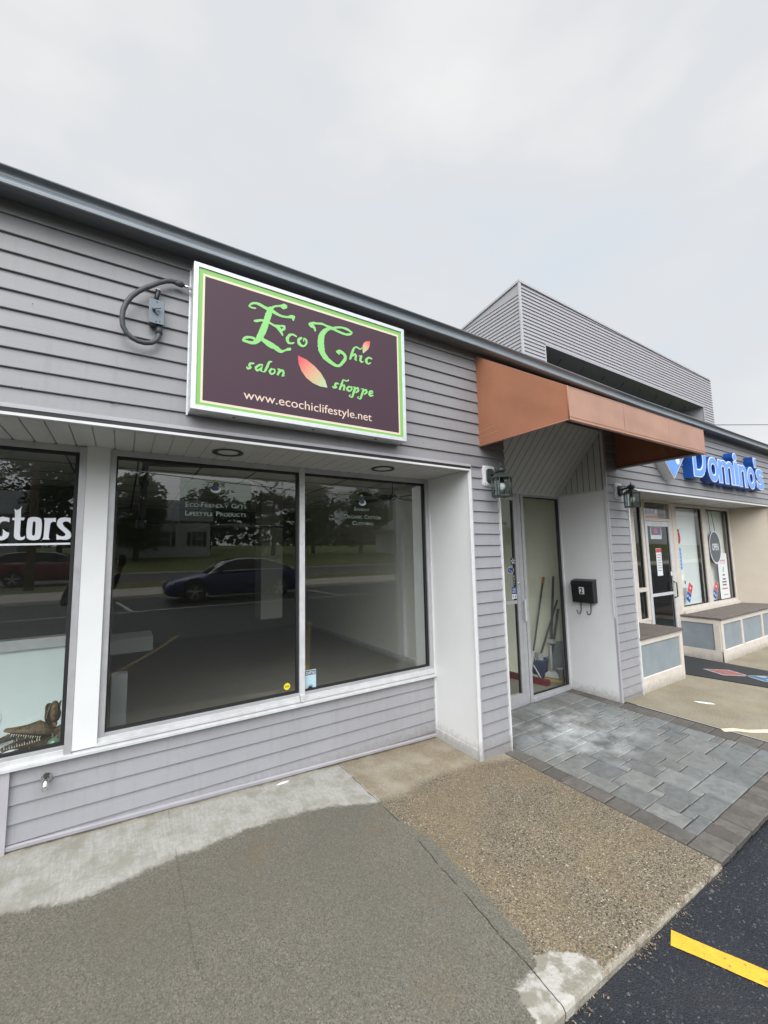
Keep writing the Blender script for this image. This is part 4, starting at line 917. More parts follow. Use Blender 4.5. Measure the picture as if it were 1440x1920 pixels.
mb = MB(); mb.box(6.345, 6.372, YD-.02, YD+.04, 2.0, 2.306); mb.box(6.352, 7.12, YD-.022, YD+.04, 2.003, 2.045); mb.box(7.125, 7.195, YD-.015, YD+.05, -.02, 2.306); mb.box(6.372, 7.125, YD-.02, YD+.04, 2.285, 2.306)
TR = part(mb, 'transom', 'cream', B, bevel=.0015)
mb = MB(); mb.add([(6.372, YD+.01, 2.045), (7.125, YD+.01, 2.045), (7.125, YD+.01, 2.285), (6.372, YD+.01, 2.285)], [(0, 1, 2, 3)]); part(mb, 'pane', 'glass', TR)
# benches with grey panels
def bench(x0, x1, name, divs, lab, cat, side=True, post=.07):
    t = thing('window_bench', lab, cat, (x0, 0, gz(x0)), group='low timber-topped benches in front of the pizza shop')
    z0 = gz(x0)-.02; f = MB()
    f.box(x0, x1, .006, .488, z0, .565, 0)
    part(f, 'grey_panel', 'panel_grey', t)
    f = MB(); f.box(x0-.004, x1+.004, -.010, .006, z0, .135, 0); f.box(x0, x1, -.008, .006, .505, .568, 0)
    edges = [x0] + divs + [x1]
    f.box(x0-.004, x0+(post if side else .02), -.014, .006, z0+.001, .566, 0); f.box(x1-.06, x1+.004, -.014, .006, z0+.001, .566, 0)
    for d in divs: f.box(d-.022, d+.022, -.012, .006, .135, .505, 0)
    f.box(x0-.012, x0-.0, .006, .49, z0, .135, 0); f.box(x0-.010, x0, .006, .49, .505, .567, 0); f.box(x0-.013, x0, .006, .08, .135, .505, 0)
    f.box(x1, x1+.010, .006, .49, z0, .135, 0); f.box(x1, x1+.010, .006, .49, .505, .567, 0); f.box(x1, x1+.012, .006, .07, .135, .505, 0)
    f.add([(x, yy, z) for x in (x0-.004, x1+.004) for yy, z in ((-.0102, .136), (-.0102, .143), (.004, .150))], [(0, 1, 4, 3), (1, 2, 5, 4)], 0)
    part(f, 'trim', 'cream', t, bevel=.002)
    d = MB(); yy = -.03; k = 0
    while yy < .49:
        d.box(x0-.02, x1+.02, yy, min(yy+.083, .497), .569, .598+rnd.uniform(-.001, .001)); yy += .088
    part(d, 'deck_boards', 'wood', t, bevel=.003)
    return t
bench(4.985, 6.0, 'a', [], 'short grey-panelled bench with a weathered plank top beside the siding pilaster', 'bench', side=False)
bench(7.20, 9.66, 'b', [7.957, 8.79], 'long grey-panelled bench with a plank top under the two pizza shop windows', 'bench')
for xx in ():
    pass
# pale blinds and goods behind the pizza shop glass
mb = MB(); mb.box(7.33, 8.28, YD+.10, YD+.11, .62, 2.28); mb.box(8.40, 9.42, YD+.10, YD+.11, .62, 2.28)
part(mb, 'blind', 'frost_bright', B)
mb = MB(); mb.box(5.0, 9.7, 2.6, 2.65, -.03, 2.62); part(mb, 'dark_partition', 'int_dark', B)

# ================================================================== TOWER
T = thing('rooftop_tower', 'tall sided block rising behind the shop roof with a long dark slot in its face', 'building', (10.94, 6, 3.3))
x0, x1, y0, y1 = 10.94, 25.93, 6.0, 10.5
zt_ = lambda x: 10.59-.27*(x-x0)/(x1-x0)
mb = MB()
sl0, sl1, szt, szb = 12.13, 24.75, 8.72, 6.9
def tside(a, b, z0, z1, sd): siding(mb, (a, y0), (1, 0), b-a, z0, z1, (0, -1), phase=10.56, dc=.13, seed=sd, seams=False, dep=.034, jt=0)
tside(x0, sl0, 3.3, szt, 31); tside(sl1, x1, 3.3, szt, 32)
for q_ in range(14):
    xa, xb = x0+(x1-x0)*q_/14, x0+(x1-x0)*(q_+1)/14; tside(xa, xb, szt, zt_((xa+xb)/2), 33)
tside(sl0, sl1, 3.3, szb, 34)
siding(mb, (x0, y1), (0, -1), y1-y0, 3.3, 10.2, (-1, 0), phase=10.56, dc=.13, seed=35, seams=False, dep=.034, jt=0)
mb.add([(x0-.012, y0-.012, 10.2), (x0-.012, y0-.012, 10.60), (x0-.012, y1, 10.02), (x0-.012, y1, 9.6)], [(0, 1, 2, 3)], 1)
part(mb, 'siding', ['tower_siding', 'tower_siding'], T)
mb = MB(); mb.box(x0-.05, x0+.05, y0-.05, y0+.0, 3.3, 10.6); part(mb, 'corner_trim', 'trim_grey', T)
mb = MB(); v = []
for (x, y, z) in ((x0, y1, 10.05), (x0, y0, 10.60), (x1, y0, 10.33)): v += [(x-.06, y-.06, z-.02), (x-.06, y-.06, z+.06), (x+.1, y+.1, z+.06)]
mb.add(v, [(0, 1, 4, 3), (1, 2, 5, 4), (3, 4, 7, 6), (4, 5, 8, 7)]); part(mb, 'coping', 'trim_grey', T)
mb = MB(); mb.box(x0, x1, y1, y1+.05, 3.3, 9.6); mb.box(x1-.02, x1+.0, y0, y1, 3.3, 10.3); part(mb, 'rear_panel', 'tower_siding', T)
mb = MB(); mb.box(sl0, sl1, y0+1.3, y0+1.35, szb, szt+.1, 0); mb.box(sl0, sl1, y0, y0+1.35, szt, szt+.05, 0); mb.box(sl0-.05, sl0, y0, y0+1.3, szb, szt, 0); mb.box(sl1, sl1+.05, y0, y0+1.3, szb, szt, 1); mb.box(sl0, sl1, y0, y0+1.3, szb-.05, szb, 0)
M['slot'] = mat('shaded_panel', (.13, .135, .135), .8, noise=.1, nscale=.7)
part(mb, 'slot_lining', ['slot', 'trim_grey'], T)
mb = MB()
mb.box(sl0, sl1, y0+.9, y0+.96, 7.95, 8.0)
for i in range(9): xx = sl0+.6+i*1.45; mb.box(xx, xx+.05, y0+.9, y0+.95, szb, 8.0); mb.tube([(xx, y0+.9, 7.4), (xx+.9, y0+.4, 8.7)], .012, 6)
part(mb, 'rail', 'black_iron', T)
mb = MB(); mb.box(sl0-.03, sl0+.03, y0-.03, y0, szb, szt); mb.box(sl0-.03, sl1+.03, y0-.03, y0, szt-.03, szt+.03); mb.box(sl1-.03, sl1+.03, y0-.03, y0, szb, szt); part(mb, 'slot_trim', 'trim_grey', T)
# ================================================================== AWNING
A = thing('awning', 'rust orange canvas awning over the shop entrance', 'awning', (3.7, 0, 2.51))
ax0, ax1, af = 2.602, 4.80, -.873
zw, zb_, zv, zvb = 3.35, 2.515, 2.752, 2.508
def sheet(mb, quad, nu, nv, th, nrm, mi=0, sag=0., folds=0., seed=0):
    """stretched canvas panel with slight sag and tension folds"""
    rs = random.Random(seed); ph = [(rs.uniform(4, 13), rs.uniform(4, 13), rs.uniform(0, 6.3), rs.uniform(.4, 1)) for _ in range(6)]
    nu *= 3; nv *= 3
    a, b, c, d = map(Vector, quad); nrm = Vector(nrm); top = []; 
    for i in range(nu+1):
        for j in range(nv+1):
            u, w = i/nu, j/nv; e_ = math.sin(math.pi*u)*math.sin(math.pi*w)
            k = sag*e_+folds*e_**.6*sum(q*math.sin(x*u+y*w+p) for x, y, p, q in ph)/3
            top.append((a*(1-u)+b*u)*(1-w)+(d*(1-u)+c*u)*w-nrm*k)
    n = (nu+1)*(nv+1); f = [(q, q+nv+1, q+nv+2, q+1) for i in range(nu) for j in range(nv) for q in [i*(nv+1)+j]]
    mb.add(top, f, mi, True); mb.add([p+nrm*th for p in top], [q[::-1] for q in f], mi, True)
    ring = [i*(nv+1) for i in range(nu+1)]+[nu*(nv+1)+j for j in range(1, nv+1)]+[i*(nv+1)+nv for i in range(nu-1, -1, -1)]+[j for j in range(nv-1, 0, -1)]
    v = [top[i] for i in ring]+[top[i]+nrm*th for i in ring]; m = len(ring)
    mb.add(v, [(i, (i+1) % m, m+(i+1) % m, m+i) for i in range(m)], mi, False)
mb = MB()
sheet(mb, [(ax0, .0, zb_), (ax0, af, zvb), (ax0, af, zv), (ax0, 0, zw)], 10, 8, .004, (1, 0, 0), sag=-.002, folds=.0035, seed=1)
part(mb, 'side_panel', 'awning', A)
mb = MB(); sheet(mb, [(ax1, .0, zb_), (ax1, af, zvb), (ax1, af, zv), (ax1, 0, zw)], 10, 8, .004, (-1, 0, 0), sag=-.002, folds=.003, seed=2)
part(mb, 'side_panel', 'awning', A)
mb = MB(); sheet(mb, [(ax0, af, zvb), (ax1, af, zvb), (ax1, af, zv), (ax0, af, zv)], 16, 3, .004, (0, 1, 0), sag=.0008, folds=.0025, seed=3)
part(mb, 'valance', 'awning_pale', A)
mb = MB(); sheet(mb, [(ax0, af, zv), (ax1, af, zv), (ax1, 0, zw), (ax0, 0, zw)], 16, 8, .004, (0, -.56, -.83), sag=.004, folds=.004, seed=4)
part(mb, 'top_panel', 'awning_pale', A)
mb = MB()
r = .0125
for p in ([(ax0+.02, -.005, zb_+.012), (ax0+.02, af+.02, zvb+.012), (ax1-.02, af+.02, zvb+.012), (ax1-.02, -.005, zb_+.012)], [(ax0+.02, af+.02, zvb+.01), (ax0+.02, af+.02, zv-.02), (ax0+.02, -.02, zw-.03)], [(ax1-.02, af+.02, zvb+.01), (ax1-.02, af+.02, zv-.02), (ax1-.02, -.02, zw-.03)], [(3.7, af+.02, zv-.02), (3.7, -.02, zw-.03)], [(ax0+.02, af+.02, zv-.02), (ax1-.02, af+.02, zv-.02)]):
    for a, b in zip(p, p[1:]): mb.tube([a, b], r, 8)
part(mb, 'frame', 'trim_grey', A)
mb = MB()
for (a, b) in (((ax0-.002, -.02, zb_), (ax0-.002, af, zvb)), ((ax0, af-.002, zvb), (ax1, af-.002, zvb)), ((ax0-.001, af-.001, zvb), (ax0-.001, af-.001, zv))): mb.tube([a, b], .0045, 6)
mb.tube([(ax1-.006, -.1, 3.24), (ax1-.02, -.6, 2.54)], .003, 5)
part(mb, 'piping', 'awning', A)

# seams and scuffs of the canvas
M['scuff'] = mat('canvas_scuff', (.50, .30, .20), .8)
xs_ = ax0-.0012
for (y0_, z0_, y1_, z1_) in ((-.02, 2.64, -.20, 2.655), (-.03, 2.595, -.22, 2.60), (-.05, 3.0, -.052, 2.86)):
    part(MB().add([(xs_, y0_, z0_), (xs_, y1_, z1_), (xs_, y1_, z1_+.0025), (xs_, y0_, z0_+.0022)], [(0, 1, 2, 3)]), 'scuff', 'scuff', A)
mb = MB()
for xx in (3.33, 4.07): mb.box(xx, xx+.018, af-.0025, af-.0005, zvb+.003, zv-.003)
mb.box(ax0+.01, ax1-.01, af-.0028, af-.0010, zvb+.022, zvb+.0245)
part(mb, 'seam', 'awning_pale', A)
# small scars and nail heads in the siding
M['scar'] = mat('dark_scar', (.03, .03, .03), .9)
def scar(pts, w=.0016, y=-.0175):
    mb = MB()
    for a, b in zip(pts, pts[1:]):
        a, b = Vector((a[0], y, a[1])), Vector((b[0], y, b[1])); d = (b-a).normalized(); n_ = Vector((-d.z, 0, d.x))*w; mb.add([a-n_, b-n_, b+n_, a+n_], [(0, 1, 2, 3)])
    part(mb, 'scar', 'scar', B)
scar([(-.085, 2.418), (-.07, 2.414), (-.06, 2.424), (-.045, 2.422)])
for (x, z) in ((.048, 2.71), (-.42, 2.86), (2.32, 2.98), (2.20, 2.66), (2.42, 3.12), (1.98, 2.47), (-.44, 2.43), (.9, 2.355), (2.05, 3.2)): scar([(x, z), (x+.004, z)], .0022)
# ================================================================== LIT BOX SIGN
S = thing('shop_sign', 'white-framed brown and green box sign lettered Eco Chic salon shoppe', 'sign', (1.017, 0, 2.43))
sx0, sx1, sz0, sz1, sy = .287, 1.747, 2.423, 3.293, -.12
mb = MB(); mb.box(sx0, sx1, sy+.018, .012, sz0, sz1, 0)
mb.box(sx0-.010, sx0, -.018, -.012, sz0-.01, sz1, 0)
for xx in (.52, 1.02, 1.5): mb.box(xx, xx+.018, -.075, -.06, sz0-.002, sz0, 1)
part(mb, 'cabinet', ['sign_frame', 'black'], S, bevel=.002)
mb = MB()
def mitre(x0, x1, z0, z1, w, yf, yb, mi):
    O = [(x0, z0), (x1, z0), (x1, z1), (x0, z1)]; I = [(x0+w, z0+w), (x1-w, z0+w), (x1-w, z1-w), (x0+w, z1-w)]
    for k in range(4):
        q = (k+1) % 4; g = .0005
        P = [O[k], O[q], I[q], I[k]]
        mb.prism([(a, yf, b) for a, b in P], (0, yb-yf, 0), mi)
mitre(sx0, sx1, sz0, sz1, .026, sy, sy+.018, 0)
part(mb, 'frame', 'sign_frame', S, bevel=.0012)
def rect(mb, x0, x1, z0, z1, y, mi=0): mb.add([(x0, y, z0), (x1, y, z0), (x1, y, z1), (x0, y, z1)], [(0, 1, 2, 3)], mi)
mb = MB(); rect(mb, sx0+.02, sx1-.02, sz0+.02, sz1-.02, sy+.006, 0); rect(mb, .3365, 1.695, .0+2.466, 3.237, sy+.0052, 1); rect(mb, .348, 1.682, 2.481, 3.222, sy+.0044, 2)
part(mb, 'face', ['sign_green', 'sign_cream', 'sign_brown'], S)
mb = MB(); cnt = 0
for st_ in STROKES:
    # smooth the traced ribbon, keep it one continuous strip
    P = st_; out = []
    for i in range(len(P)-1):
        p0, p1, p2, p3 = P[max(0, i-1)], P[i], P[i+1], P[min(len(P)-1, i+2)]
        for k in range(4):
            t_ = k/4
            out.append([.5*((2*p1[c])+(-p0[c]+p2[c])*t_+(2*p0[c]-5*p1[c]+4*p2[c]-p3[c])*t_*t_+(-p0[c]+3*p1[c]-3*p2[c]+p3[c])*t_**3) for c in range(4)])
    out.append(list(P[-1]))
    for o_ in out:                      # ragged ink edge, never thinner than 5 mm
        cx, cz = (o_[0]+o_[2])/2, (o_[1]+o_[3])/2; hx, hz = o_[0]-cx, o_[1]-cz; l = math.hypot(hx, hz) or 1e-6
        wdt = max(l, .0030)*(1+rnd.uniform(-.10, .10)); o_[0], o_[1], o_[2], o_[3] = cx+hx/l*wdt, cz+hz/l*wdt, cx-hx/l*wdt, cz-hz/l*wdt
    a, b = out[0], out[-1]
    def cap(p, q):
        cx, cz = (p[0]+p[2])/2, (p[1]+p[3])/2; qx, qz = (q[0]+q[2])/2, (q[1]+q[3])/2; dx, dz = cx-qx, cz-qz; l = math.hypot(dx, dz) or 1; w = math.hypot(p[0]-p[2], p[1]-p[3])/2
        return [cx+dx/l*w*.6+(p[0]-cx)*.55, cz+dz/l*w*.6+(p[1]-cz)*.55, cx+dx/l*w*.6+(p[2]-cx)*.55, cz+dz/l*w*.6+(p[3]-cz)*.55]
    out = [cap(a, out[1])]+out+[cap(b, out[-2])]
    v = []; 
    for i, o_ in enumerate(out):
        y = sy+.0034-.00002*i-.00004*(cnt % 12)
        v += [(o_[0], y, o_[1]), (o_[2], y, o_[3])]
    mb.add(v, [(2*i, 2*i+1, 2*i+3, 2*i+2) for i in range(len(out)-1)])
    cnt += 1
part(mb, 'lettering', 'sign_letter', S)
mb = MB(); mb.prism([(x, sy+.0034, z) for x, z in LEAF_BIG], (0, .0005, 0)); part(mb, 'leaf_emblem', 'leafA', S)
mb = MB(); mb.prism([(x, sy+.0020, z) for x, z in LEAF_SMALL], (0, .0005, 0)); part(mb, 'leaf_emblem', 'leafB', S)
mb = MB(); text(mb, 'www.ecochiclifestyle.net', (.572, sy+.0038, 2.513), FX, UPV, .879, .074, .0006); part(mb, 'web_address', 'sign_url', S)

# conduit and switch box ---------------------------------------------
Cn = thing('switch_box', 'grey electrical box with a loop of flexible conduit beside the brown sign', 'electrical box', (.112, 0, 2.90))
mb = MB(); mb.box(.078, .145, -.064, -.012, 2.892, 3.022, 0); mb.box(.074, .149, -.069, -.064, 2.888, 3.026, 0)
for a, b in ((.111, 2.90), (.111, 3.014), (.128, 2.905)): mb.box(a-.003, a+.003, -.072, -.069, b-.003, b+.003, 1)
part(mb, 'box', ['grey_box', 'conduit'], Cn, bevel=.003)
mb = MB(); mb.tube([(.098, -.069, 2.962), (.098, -.088, 2.962)], .008, 8); mb.obox((.110, -.090, 2.968), (.93, 0, .36), (0, 1, 0), (-.36, 0, .93), .020, .004, .006); mb.obox((.104, -.078, 2.955), (.7, 0, -.7), (0, 1, 0), (.7, 0, .7), .022, .003, .004); part(mb, 'lever', 'grey_box', Cn, bevel=.001)
mb = MB(); mb.tube([(.108, -.035, 3.022), (.110, -.040, 3.05), (.116, -.050, 3.094)], [.011, .012, .014], 10, 0); mb.tube([(.116, -.050, 3.094), (.1165, -.051, 3.098)], .0135, 10, 1)
part(mb, 'photocell', ['black', 'paper'], Cn)
cp = [(.207, 3.174), (.180, 3.172), (.153, 3.160), (.118, 3.135), (.084, 3.104), (.052, 3.076), (.020, 3.042), (-.008, 3.004), (-.030, 2.960), (-.044, 2.912), (-.047, 2.866), (-.042, 2.826), (-.026, 2.796), (-.002, 2.776), (.028, 2.766), (.062, 2.766), (.092, 2.777), (.113, 2.797), (.124, 2.822), (.128, 2.848)]
mb = MB(); pts = [(x, -.045-.035*min(1, i/8)*(1 if i < 10 else max(0, (19-i)/9)), z) for i, (x, z) in enumerate(cp)]
q = []
for i in range(len(pts)-1):
    for k in range(6): t_ = k/6; q.append(tuple(pts[i][c]*(1-t_)+pts[i+1][c]*t_ for c in range(3)))
q.append(pts[-1]); mb.tube(q, [.0125+(.0006 if i % 2 else 0) for i in range(len(q))], 12)
part(mb, 'conduit', 'conduit', Cn)
mb = MB(); mb.tube([(.200, -.045, 3.175), (.240, -.046, 3.170)], .0165, 10, 0); mb.tube([(.240, -.046, 3.170), (.287, -.05, 3.160)], .009, 10, 1)
part(mb, 'fitting', ['conduit', 'chrome'], Cn)
mb = MB(); mb.tube([(.128, -.045, 2.842), (.127, -.04, 2.888)], .0165, 10, 0); part(mb, 'fitting', 'conduit', Cn)

# ================================================================== LANTERNS
def lantern(px, label):
    t = thing('wall_lantern', label, 'lamp', (px, -.015, 2.17), 0, 'hexagonal coach lanterns either side of the entrance')
    b = t.location
    W_ = lambda x, y, z: (b.x+x, b.y+y, b.z+z)
    mb = MB()
    def octo(hx, hz, c, y0_, y1_, mi):
        pts = [(-hx+c, -hz), (hx-c, -hz), (hx, -hz+c), (hx, hz-c), (hx-c, hz), (-hx+c, hz), (-hx, hz-c), (-hx, -hz+c)]
        mb.prism([W_(x, y0_, z+.09) for x, z in pts], (0, y1_-y0_, 0), mi)
    octo(.072, .092, .014, .012, -.006, 0); octo(.060, .080, .012, -.006, -.014, 0)
    part(mb, 'mounting_block', 'white_trim', t, bevel=.0015)
    mb = MB(); octo(.042, .062, .018, -.014, -.030, 0); octo(.032, .05, .014, -.030, -.038, 0)
    part(mb, 'backplate', 'verdigris', t, bevel=.002)
    mb = MB(); ly = -.145
    mb.tube([W_(0, -.03, .095), W_(0, -.06, .105), W_(0, -.10, .112), W_(0, ly, .110)], [.013, .011, .012, .013], 10)
    mb.tube([W_(0, -.035, .06), W_(0, -.07, .045), W_(0, -.10, .055), W_(0, -.115, .085)], .006, 8)
    mb.lathe(W_(0, ly, 0), [(.004, .175), (.006, .158), (.003, .153), (.010, .148), (.022, .142), (.036, .130), (.040, .118), (.036, .108), (.026, .098), (.020, .094)], 16)
    part(mb, 'arm', 'verdigris', t)
    mb = MB(); mb.lathe(W_(0, ly, 0), [(.030, .094), (.052, .080), (.088, .056), (.092, .050), (.088, .046)], 6, smooth=False, phase=R(30))
    mb.lathe(W_(0, ly, 0), [(.078, -.108), (.086, -.108), (.086, -.100), (.078, -.100)], 6, smooth=False, phase=R(30))
    for k in range(6):
        a = R(30)+k*math.pi/3; mb.tube([W_(.083*math.cos(a), ly+.083*math.sin(a), -.114), W_(.085*math.cos(a), ly+.085*math.sin(a), .05)], .0042, 6)
    mb.lathe(W_(0, ly, 0), [(.006, .046), (.016, .04), (.016, .005), (.02, .0)], 10)
    part(mb, 'cage', 'verdigris', t)
    mb = MB()
    for k in range(6):
        a0, a1 = R(30)+k*math.pi/3, R(30)+(k+1)*math.pi/3; p = [(.081*math.cos(a), ly+.081*math.sin(a)) for a in (a0, a1)]
        mb.add([W_(p[0][0], p[0][1], -.10), W_(p[1][0], p[1][1], -.10), W_(p[1][0], p[1][1], .045), W_(p[0][0], p[0][1], .045)], [(0, 1, 2, 3)])
    part(mb, 'lantern_glass', 'glass_clear', t)
    mb = MB(); mb.lathe(W_(0, ly, 0), [(.001, -.062), (.016, -.056), (.027, -.040), (.031, -.022), (.026, -.006), (.015, .006), (.012, .016)], 14); part(mb, 'bulb', 'bulb', t)
    return t
lantern(2.692, 'green-black glass lantern on the siding pilaster between the shop window and the door')
lantern(4.775, 'green-black glass lantern on the siding pilaster beside the black mailbox')

# mailbox ------------------------------------------------------------
MBX = thing('mailbox', 'black wall mailbox numbered 2 with two newspaper hooks', 'mailbox', (4.529, .305, 1.0))
mb = MB(); my0, my1 = .172, .432
mb.prism([(4.529, my0, 1.004), (4.452, my0, 1.004), (4.440, my0, 1.215), (4.456, my0, 1.243), (4.529, my0, 1.262)], (0, my1-my0, 0), 0)
part(mb, 'body', 'black', MBX, bevel=.003)
mb = MB(); mb.prism([(4.436, my0-.004, 1.205), (4.452, my0-.004, 1.244), (4.529, my0-.004, 1.264), (4.529, my0-.004, 1.268), (4.449, my0-.004, 1.249), (4.431, my0-.004, 1.205)], (0, my1-my0+.008, 0), 0)
for k in range(3): yy = .275+k*.022; mb.tube([(4.4345, yy-.008, 1.190), (4.433, yy, 1.187), (4.4345, yy+.008, 1.190)], .002, 5)
part(mb, 'lid', 'black', MBX, bevel=.0015)
mb = MB(); mb.obox((4.4425, .305, 1.140), (0, -1, 0), (-.057, 0, .998), (-.998, 0, -.057), .030, .040, .0006, 0); part(mb, 'number_plate', 'paper', MBX)
mb = MB(); text(mb, '2', (4.4448-.004, .327, 1.108), (0, -1, 0), (0.003, 0, 1), .040, .062, .0015, offset=.028); part(mb, 'number', 'black', MBX)
for yy in (.232, .352):
    mb = MB(); mb.tube([(4.49, yy, 1.01), (4.485, yy, .93), (4.478, yy, .90), (4.455, yy, .877), (4.425, yy, .880), (4.408, yy, .905), (4.402, yy, .925)], .0055, 8); part(mb, 'hook', 'black', MBX)

# hose spigot --------------------------------------------------------
SP = thing('hose_bib', 'small chrome water spigot poking out of the lower siding', 'tap', (-.312, .53, .38))
mb = MB(); mb.tube([(-.312, .538, .402), (-.312, .528, .402)], .026, 14); mb.tube([(-.312, .53, .400), (-.312, .500, .396), (-.312, .486, .376), (-.312, .482, .356)], [.015, .015, .013, .014], 12); part(mb, 'body', 'chrome', SP)
mb = MB(); mb.tube([(-.312, .52, .418), (-.312, .503, .424)], .013, 10); mb.tube([(-.312, .503, .424), (-.312, .497, .426)], .007, 8); part(mb, 'valve', 'black', SP)

# downlights ---------------------------------------------------------
def downlight(x, y, label):
    t = thing('downlight', label, 'ceiling light', (x, y, 2.285), 0, 'round recessed lights in the soffit')
    mb = MB(); n = 28; v = []
    for (r, z) in ((.098, 2.298), (.098, 2.291), (.086, 2.289), (.074, 2.292), (.074, 2.299)): v += [(x+r*math.cos(2*math.pi*k/n), y+r*math.sin(2*math.pi*k/n), z) for k in range(n)]
    mb.add(v, [(i*n+k, i*n+(k+1) % n, (i+1)*n+(k+1) % n, (i+1)*n+k) for i in range(4) for k in range(n)], 0, True); part(mb, 'ring', 'verdigris', t)
    mb = MB(); mb.lathe((x, y, 2.2965), [(.076, 0), (.05, -.002), (.001, -.003)], n); part(mb, 'lens', 'soffit', t)
downlight(.572, .29, 'round recessed light in the soffit just below the brown sign')
downlight(1.782, .275, 'round recessed light in the soffit above the right shop window')
downlight(-.70, .27, 'round recessed light in the soffit of the left shop')

# ================================================================== PIZZA SIGN
P_ = thing('pizza_shop_sign', 'blue three-dimensional letters reading Domino\'s with a tilted domino emblem', 'sign', (7.4, 0, 2.5))
yf = -.130
boxes = [('D', 6.484, 6.893, 2.560, 3.075), ('o', 6.951, 7.300, 2.528, 2.892), ('m', 7.297, 7.875, 2.532, 2.886), ('i', 7.888, 8.028, 2.534, 3.043), ('n', 8.056, 8.398, 2.530, 2.883), ('o', 8.420, 8.742, 2.521, 2.880), ("'", 8.740, 8.848, 2.894, 3.055), ('s', 8.800, 9.130, 2.532, 2.887)]
for ch, a, b, c, d in boxes:
    w, h = b-a, d-c
    body = MB(); bb = text(body, ch, (a-.014, yf, c-.014), FX, UPV, w+.028, h+.028, .135, offset=.050, res=5)
    body.v = [(x, y+.135, z) for x, y, z in body.v]
    lo = part(body, 'letter', 'dom_blue', P_)
    f1 = MB(); text(f1, ch, (a-.004, yf-.0005, c-.004), FX, UPV, w+.008, h+.008, .004, offset=.040, res=5); part(f1, 'letter_edge', 'decal', lo)
    f2 = MB(); text(f2, ch, (a+.010, yf-.0045, c+.010), FX, UPV, w-.020, h-.020, .003, offset=.015, res=5); part(f2, 'letter_face', 'dom_face', lo)
mb = MB(); tip = Vector((5.914, 0, 2.473)); e1 = Vector((-.714, 0, .700)); e2 = Vector((.714, 0, .700)); w_ = .36
def dq(u0, u1, v0, v1, y): return [tip+e1*u+e2*v+Vector((0, y, 0)) for u, v in ((u0, v0), (u1, v0), (u1, v1), (u0, v1))]
mb.prism(dq(0, w_, 0, 2*w_, yf), (0, .13, 0), 0); eb = part(mb, 'emblem', 'sign_frame', P_, bevel=.003)
mb = MB(); mb.prism(dq(.018, w_-.018, .018, w_-.008, yf-.003), (0, .003, 0), 0); part(mb, 'emblem_face', 'dom_face', eb)
mb = MB(); mb.prism(dq(.018, w_-.018, w_+.008, 2*w_-.018, yf-.003), (0, .003, 0), 0); part(mb, 'emblem_face', 'dom_red', eb)
mb = MB()
for (u, v) in ((.10, .26), (.26, .26), (.18, w_+.18)):
    c = tip+e1*u+e2*v+Vector((0, yf-.004, 0)); 
    mb = MB(); mb.prism([c+Vector((.055*math.cos(k*math.pi/12), 0, .055*math.sin(k*math.pi/12))) for k in range(24)], (0, -.002, 0), 0); part(mb, 'dot', 'decal', eb)


# ================================================================== GLASS GRAPHICS
YG = .564      # outer glass face of the big windows is at YW+.018
def flat(name, lab, cat, loc): return thing(name, lab, cat, loc)
Ct = thing('window_lettering', 'white window lettering ending in ctors with an underline on the left shop glass', 'lettering', (-.4, YG, 1.6))
mb = MB(); d = (0, .0008, 0)
for P in (CT_t, CT_r, CT_s, CT_c, CT_u): mb.prism([(x, YG, z) for x, z in P], d)
mb.prism([(x, YG, z) for x, z in CT_o], d, holes=[[(x, YG, z) for x, z in CT_oh]])
part(mb, 'letters', 'decal', Ct)
M['decal_film'] = glass_mat('clear_film', (.74, .80, .76), .3)
def smallcaps(mb, words_, x, z, w, hc, y):
    """capital initials with small capitals, laid out to fill width w"""
    chars = []; 
    for wd in words_.split(' '):
        for i, ch in enumerate(wd): chars.append((ch, 1.0 if i == 0 or (i > 0 and wd[i-1] == '-') else .74))
        chars.append((' ', .6))
    chars = chars[:-1]; adv = []
    for ch, s_ in chars:
        if ch == ' ': adv.append(.38); continue
        v, f = glyphs(ch, 0, .01); adv.append((max(a[0] for a in v)-min(a[0] for a in v))*s_+.07)
    k = w/sum(adv); cx = x
    cap = .72
    for (ch, s_), a in zip(chars, adv):
        if ch != ' ':
            if ch == '-': text(mb, ch, (cx, y, z+hc*.3), FX, UPV, (a-.07)*k, hc*.10, .0006)
            else: text(mb, ch, (cx, y, z), FX, UPV, (a-.07)*k, hc*s_, .0006)
        cx += a*k
def film(name, lab, x0, x1, z0, z1, lines, lx, lz):
    t = thing(name, lab, 'decal', ((x0+x1)/2, YG, z0))
    mb = MB(); rect(mb, x0, x1, z0, z1, YG+.0006); part(mb, 'film', 'decal_film', t)
    mb = MB()
    for s_, x, z, w, h in lines: smallcaps(mb, s_, x, z, w, h, YG)
    part(mb, 'letters', 'pale_green', t)
    mb = MB(); n = 20
    mb.prism([(lx+.036*math.cos(2*math.pi*k/n), YG-.0005, lz+.026*math.sin(2*math.pi*k/n)) for k in range(n)], (0, .0006, 0), 0)
    mb.prism([(lx+.027*math.cos(2*math.pi*k/n)-.006, YG-.001, lz+.008+.019*math.sin(2*math.pi*k/n)) for k in range(n)], (0, .0004, 0), 1)
    mb.prism([(lx+.020*math.cos(2*math.pi*k/n), YG-.0013, lz+.036+.018*math.sin(2*math.pi*k/n)) for k in range(n)], (0, .0004, 0), 1)
    mb.prism([(lx-.030, YG-.0015, lz+.058), (lx-.010, YG-.0015, lz+.052), (lx+.012, YG-.0015, lz+.062), (lx-.012, YG-.0015, lz+.070)], (0, .0004, 0), 2)
    part(mb, 'emblem', ['paper', 'stk_lotus', 'dw_green'], t)
M['stk_lotus'] = mat('slate_print', (.05, .07, .12), .5); M['dw_green'] = mat('lime_print', (.36, .44, .05), .5)
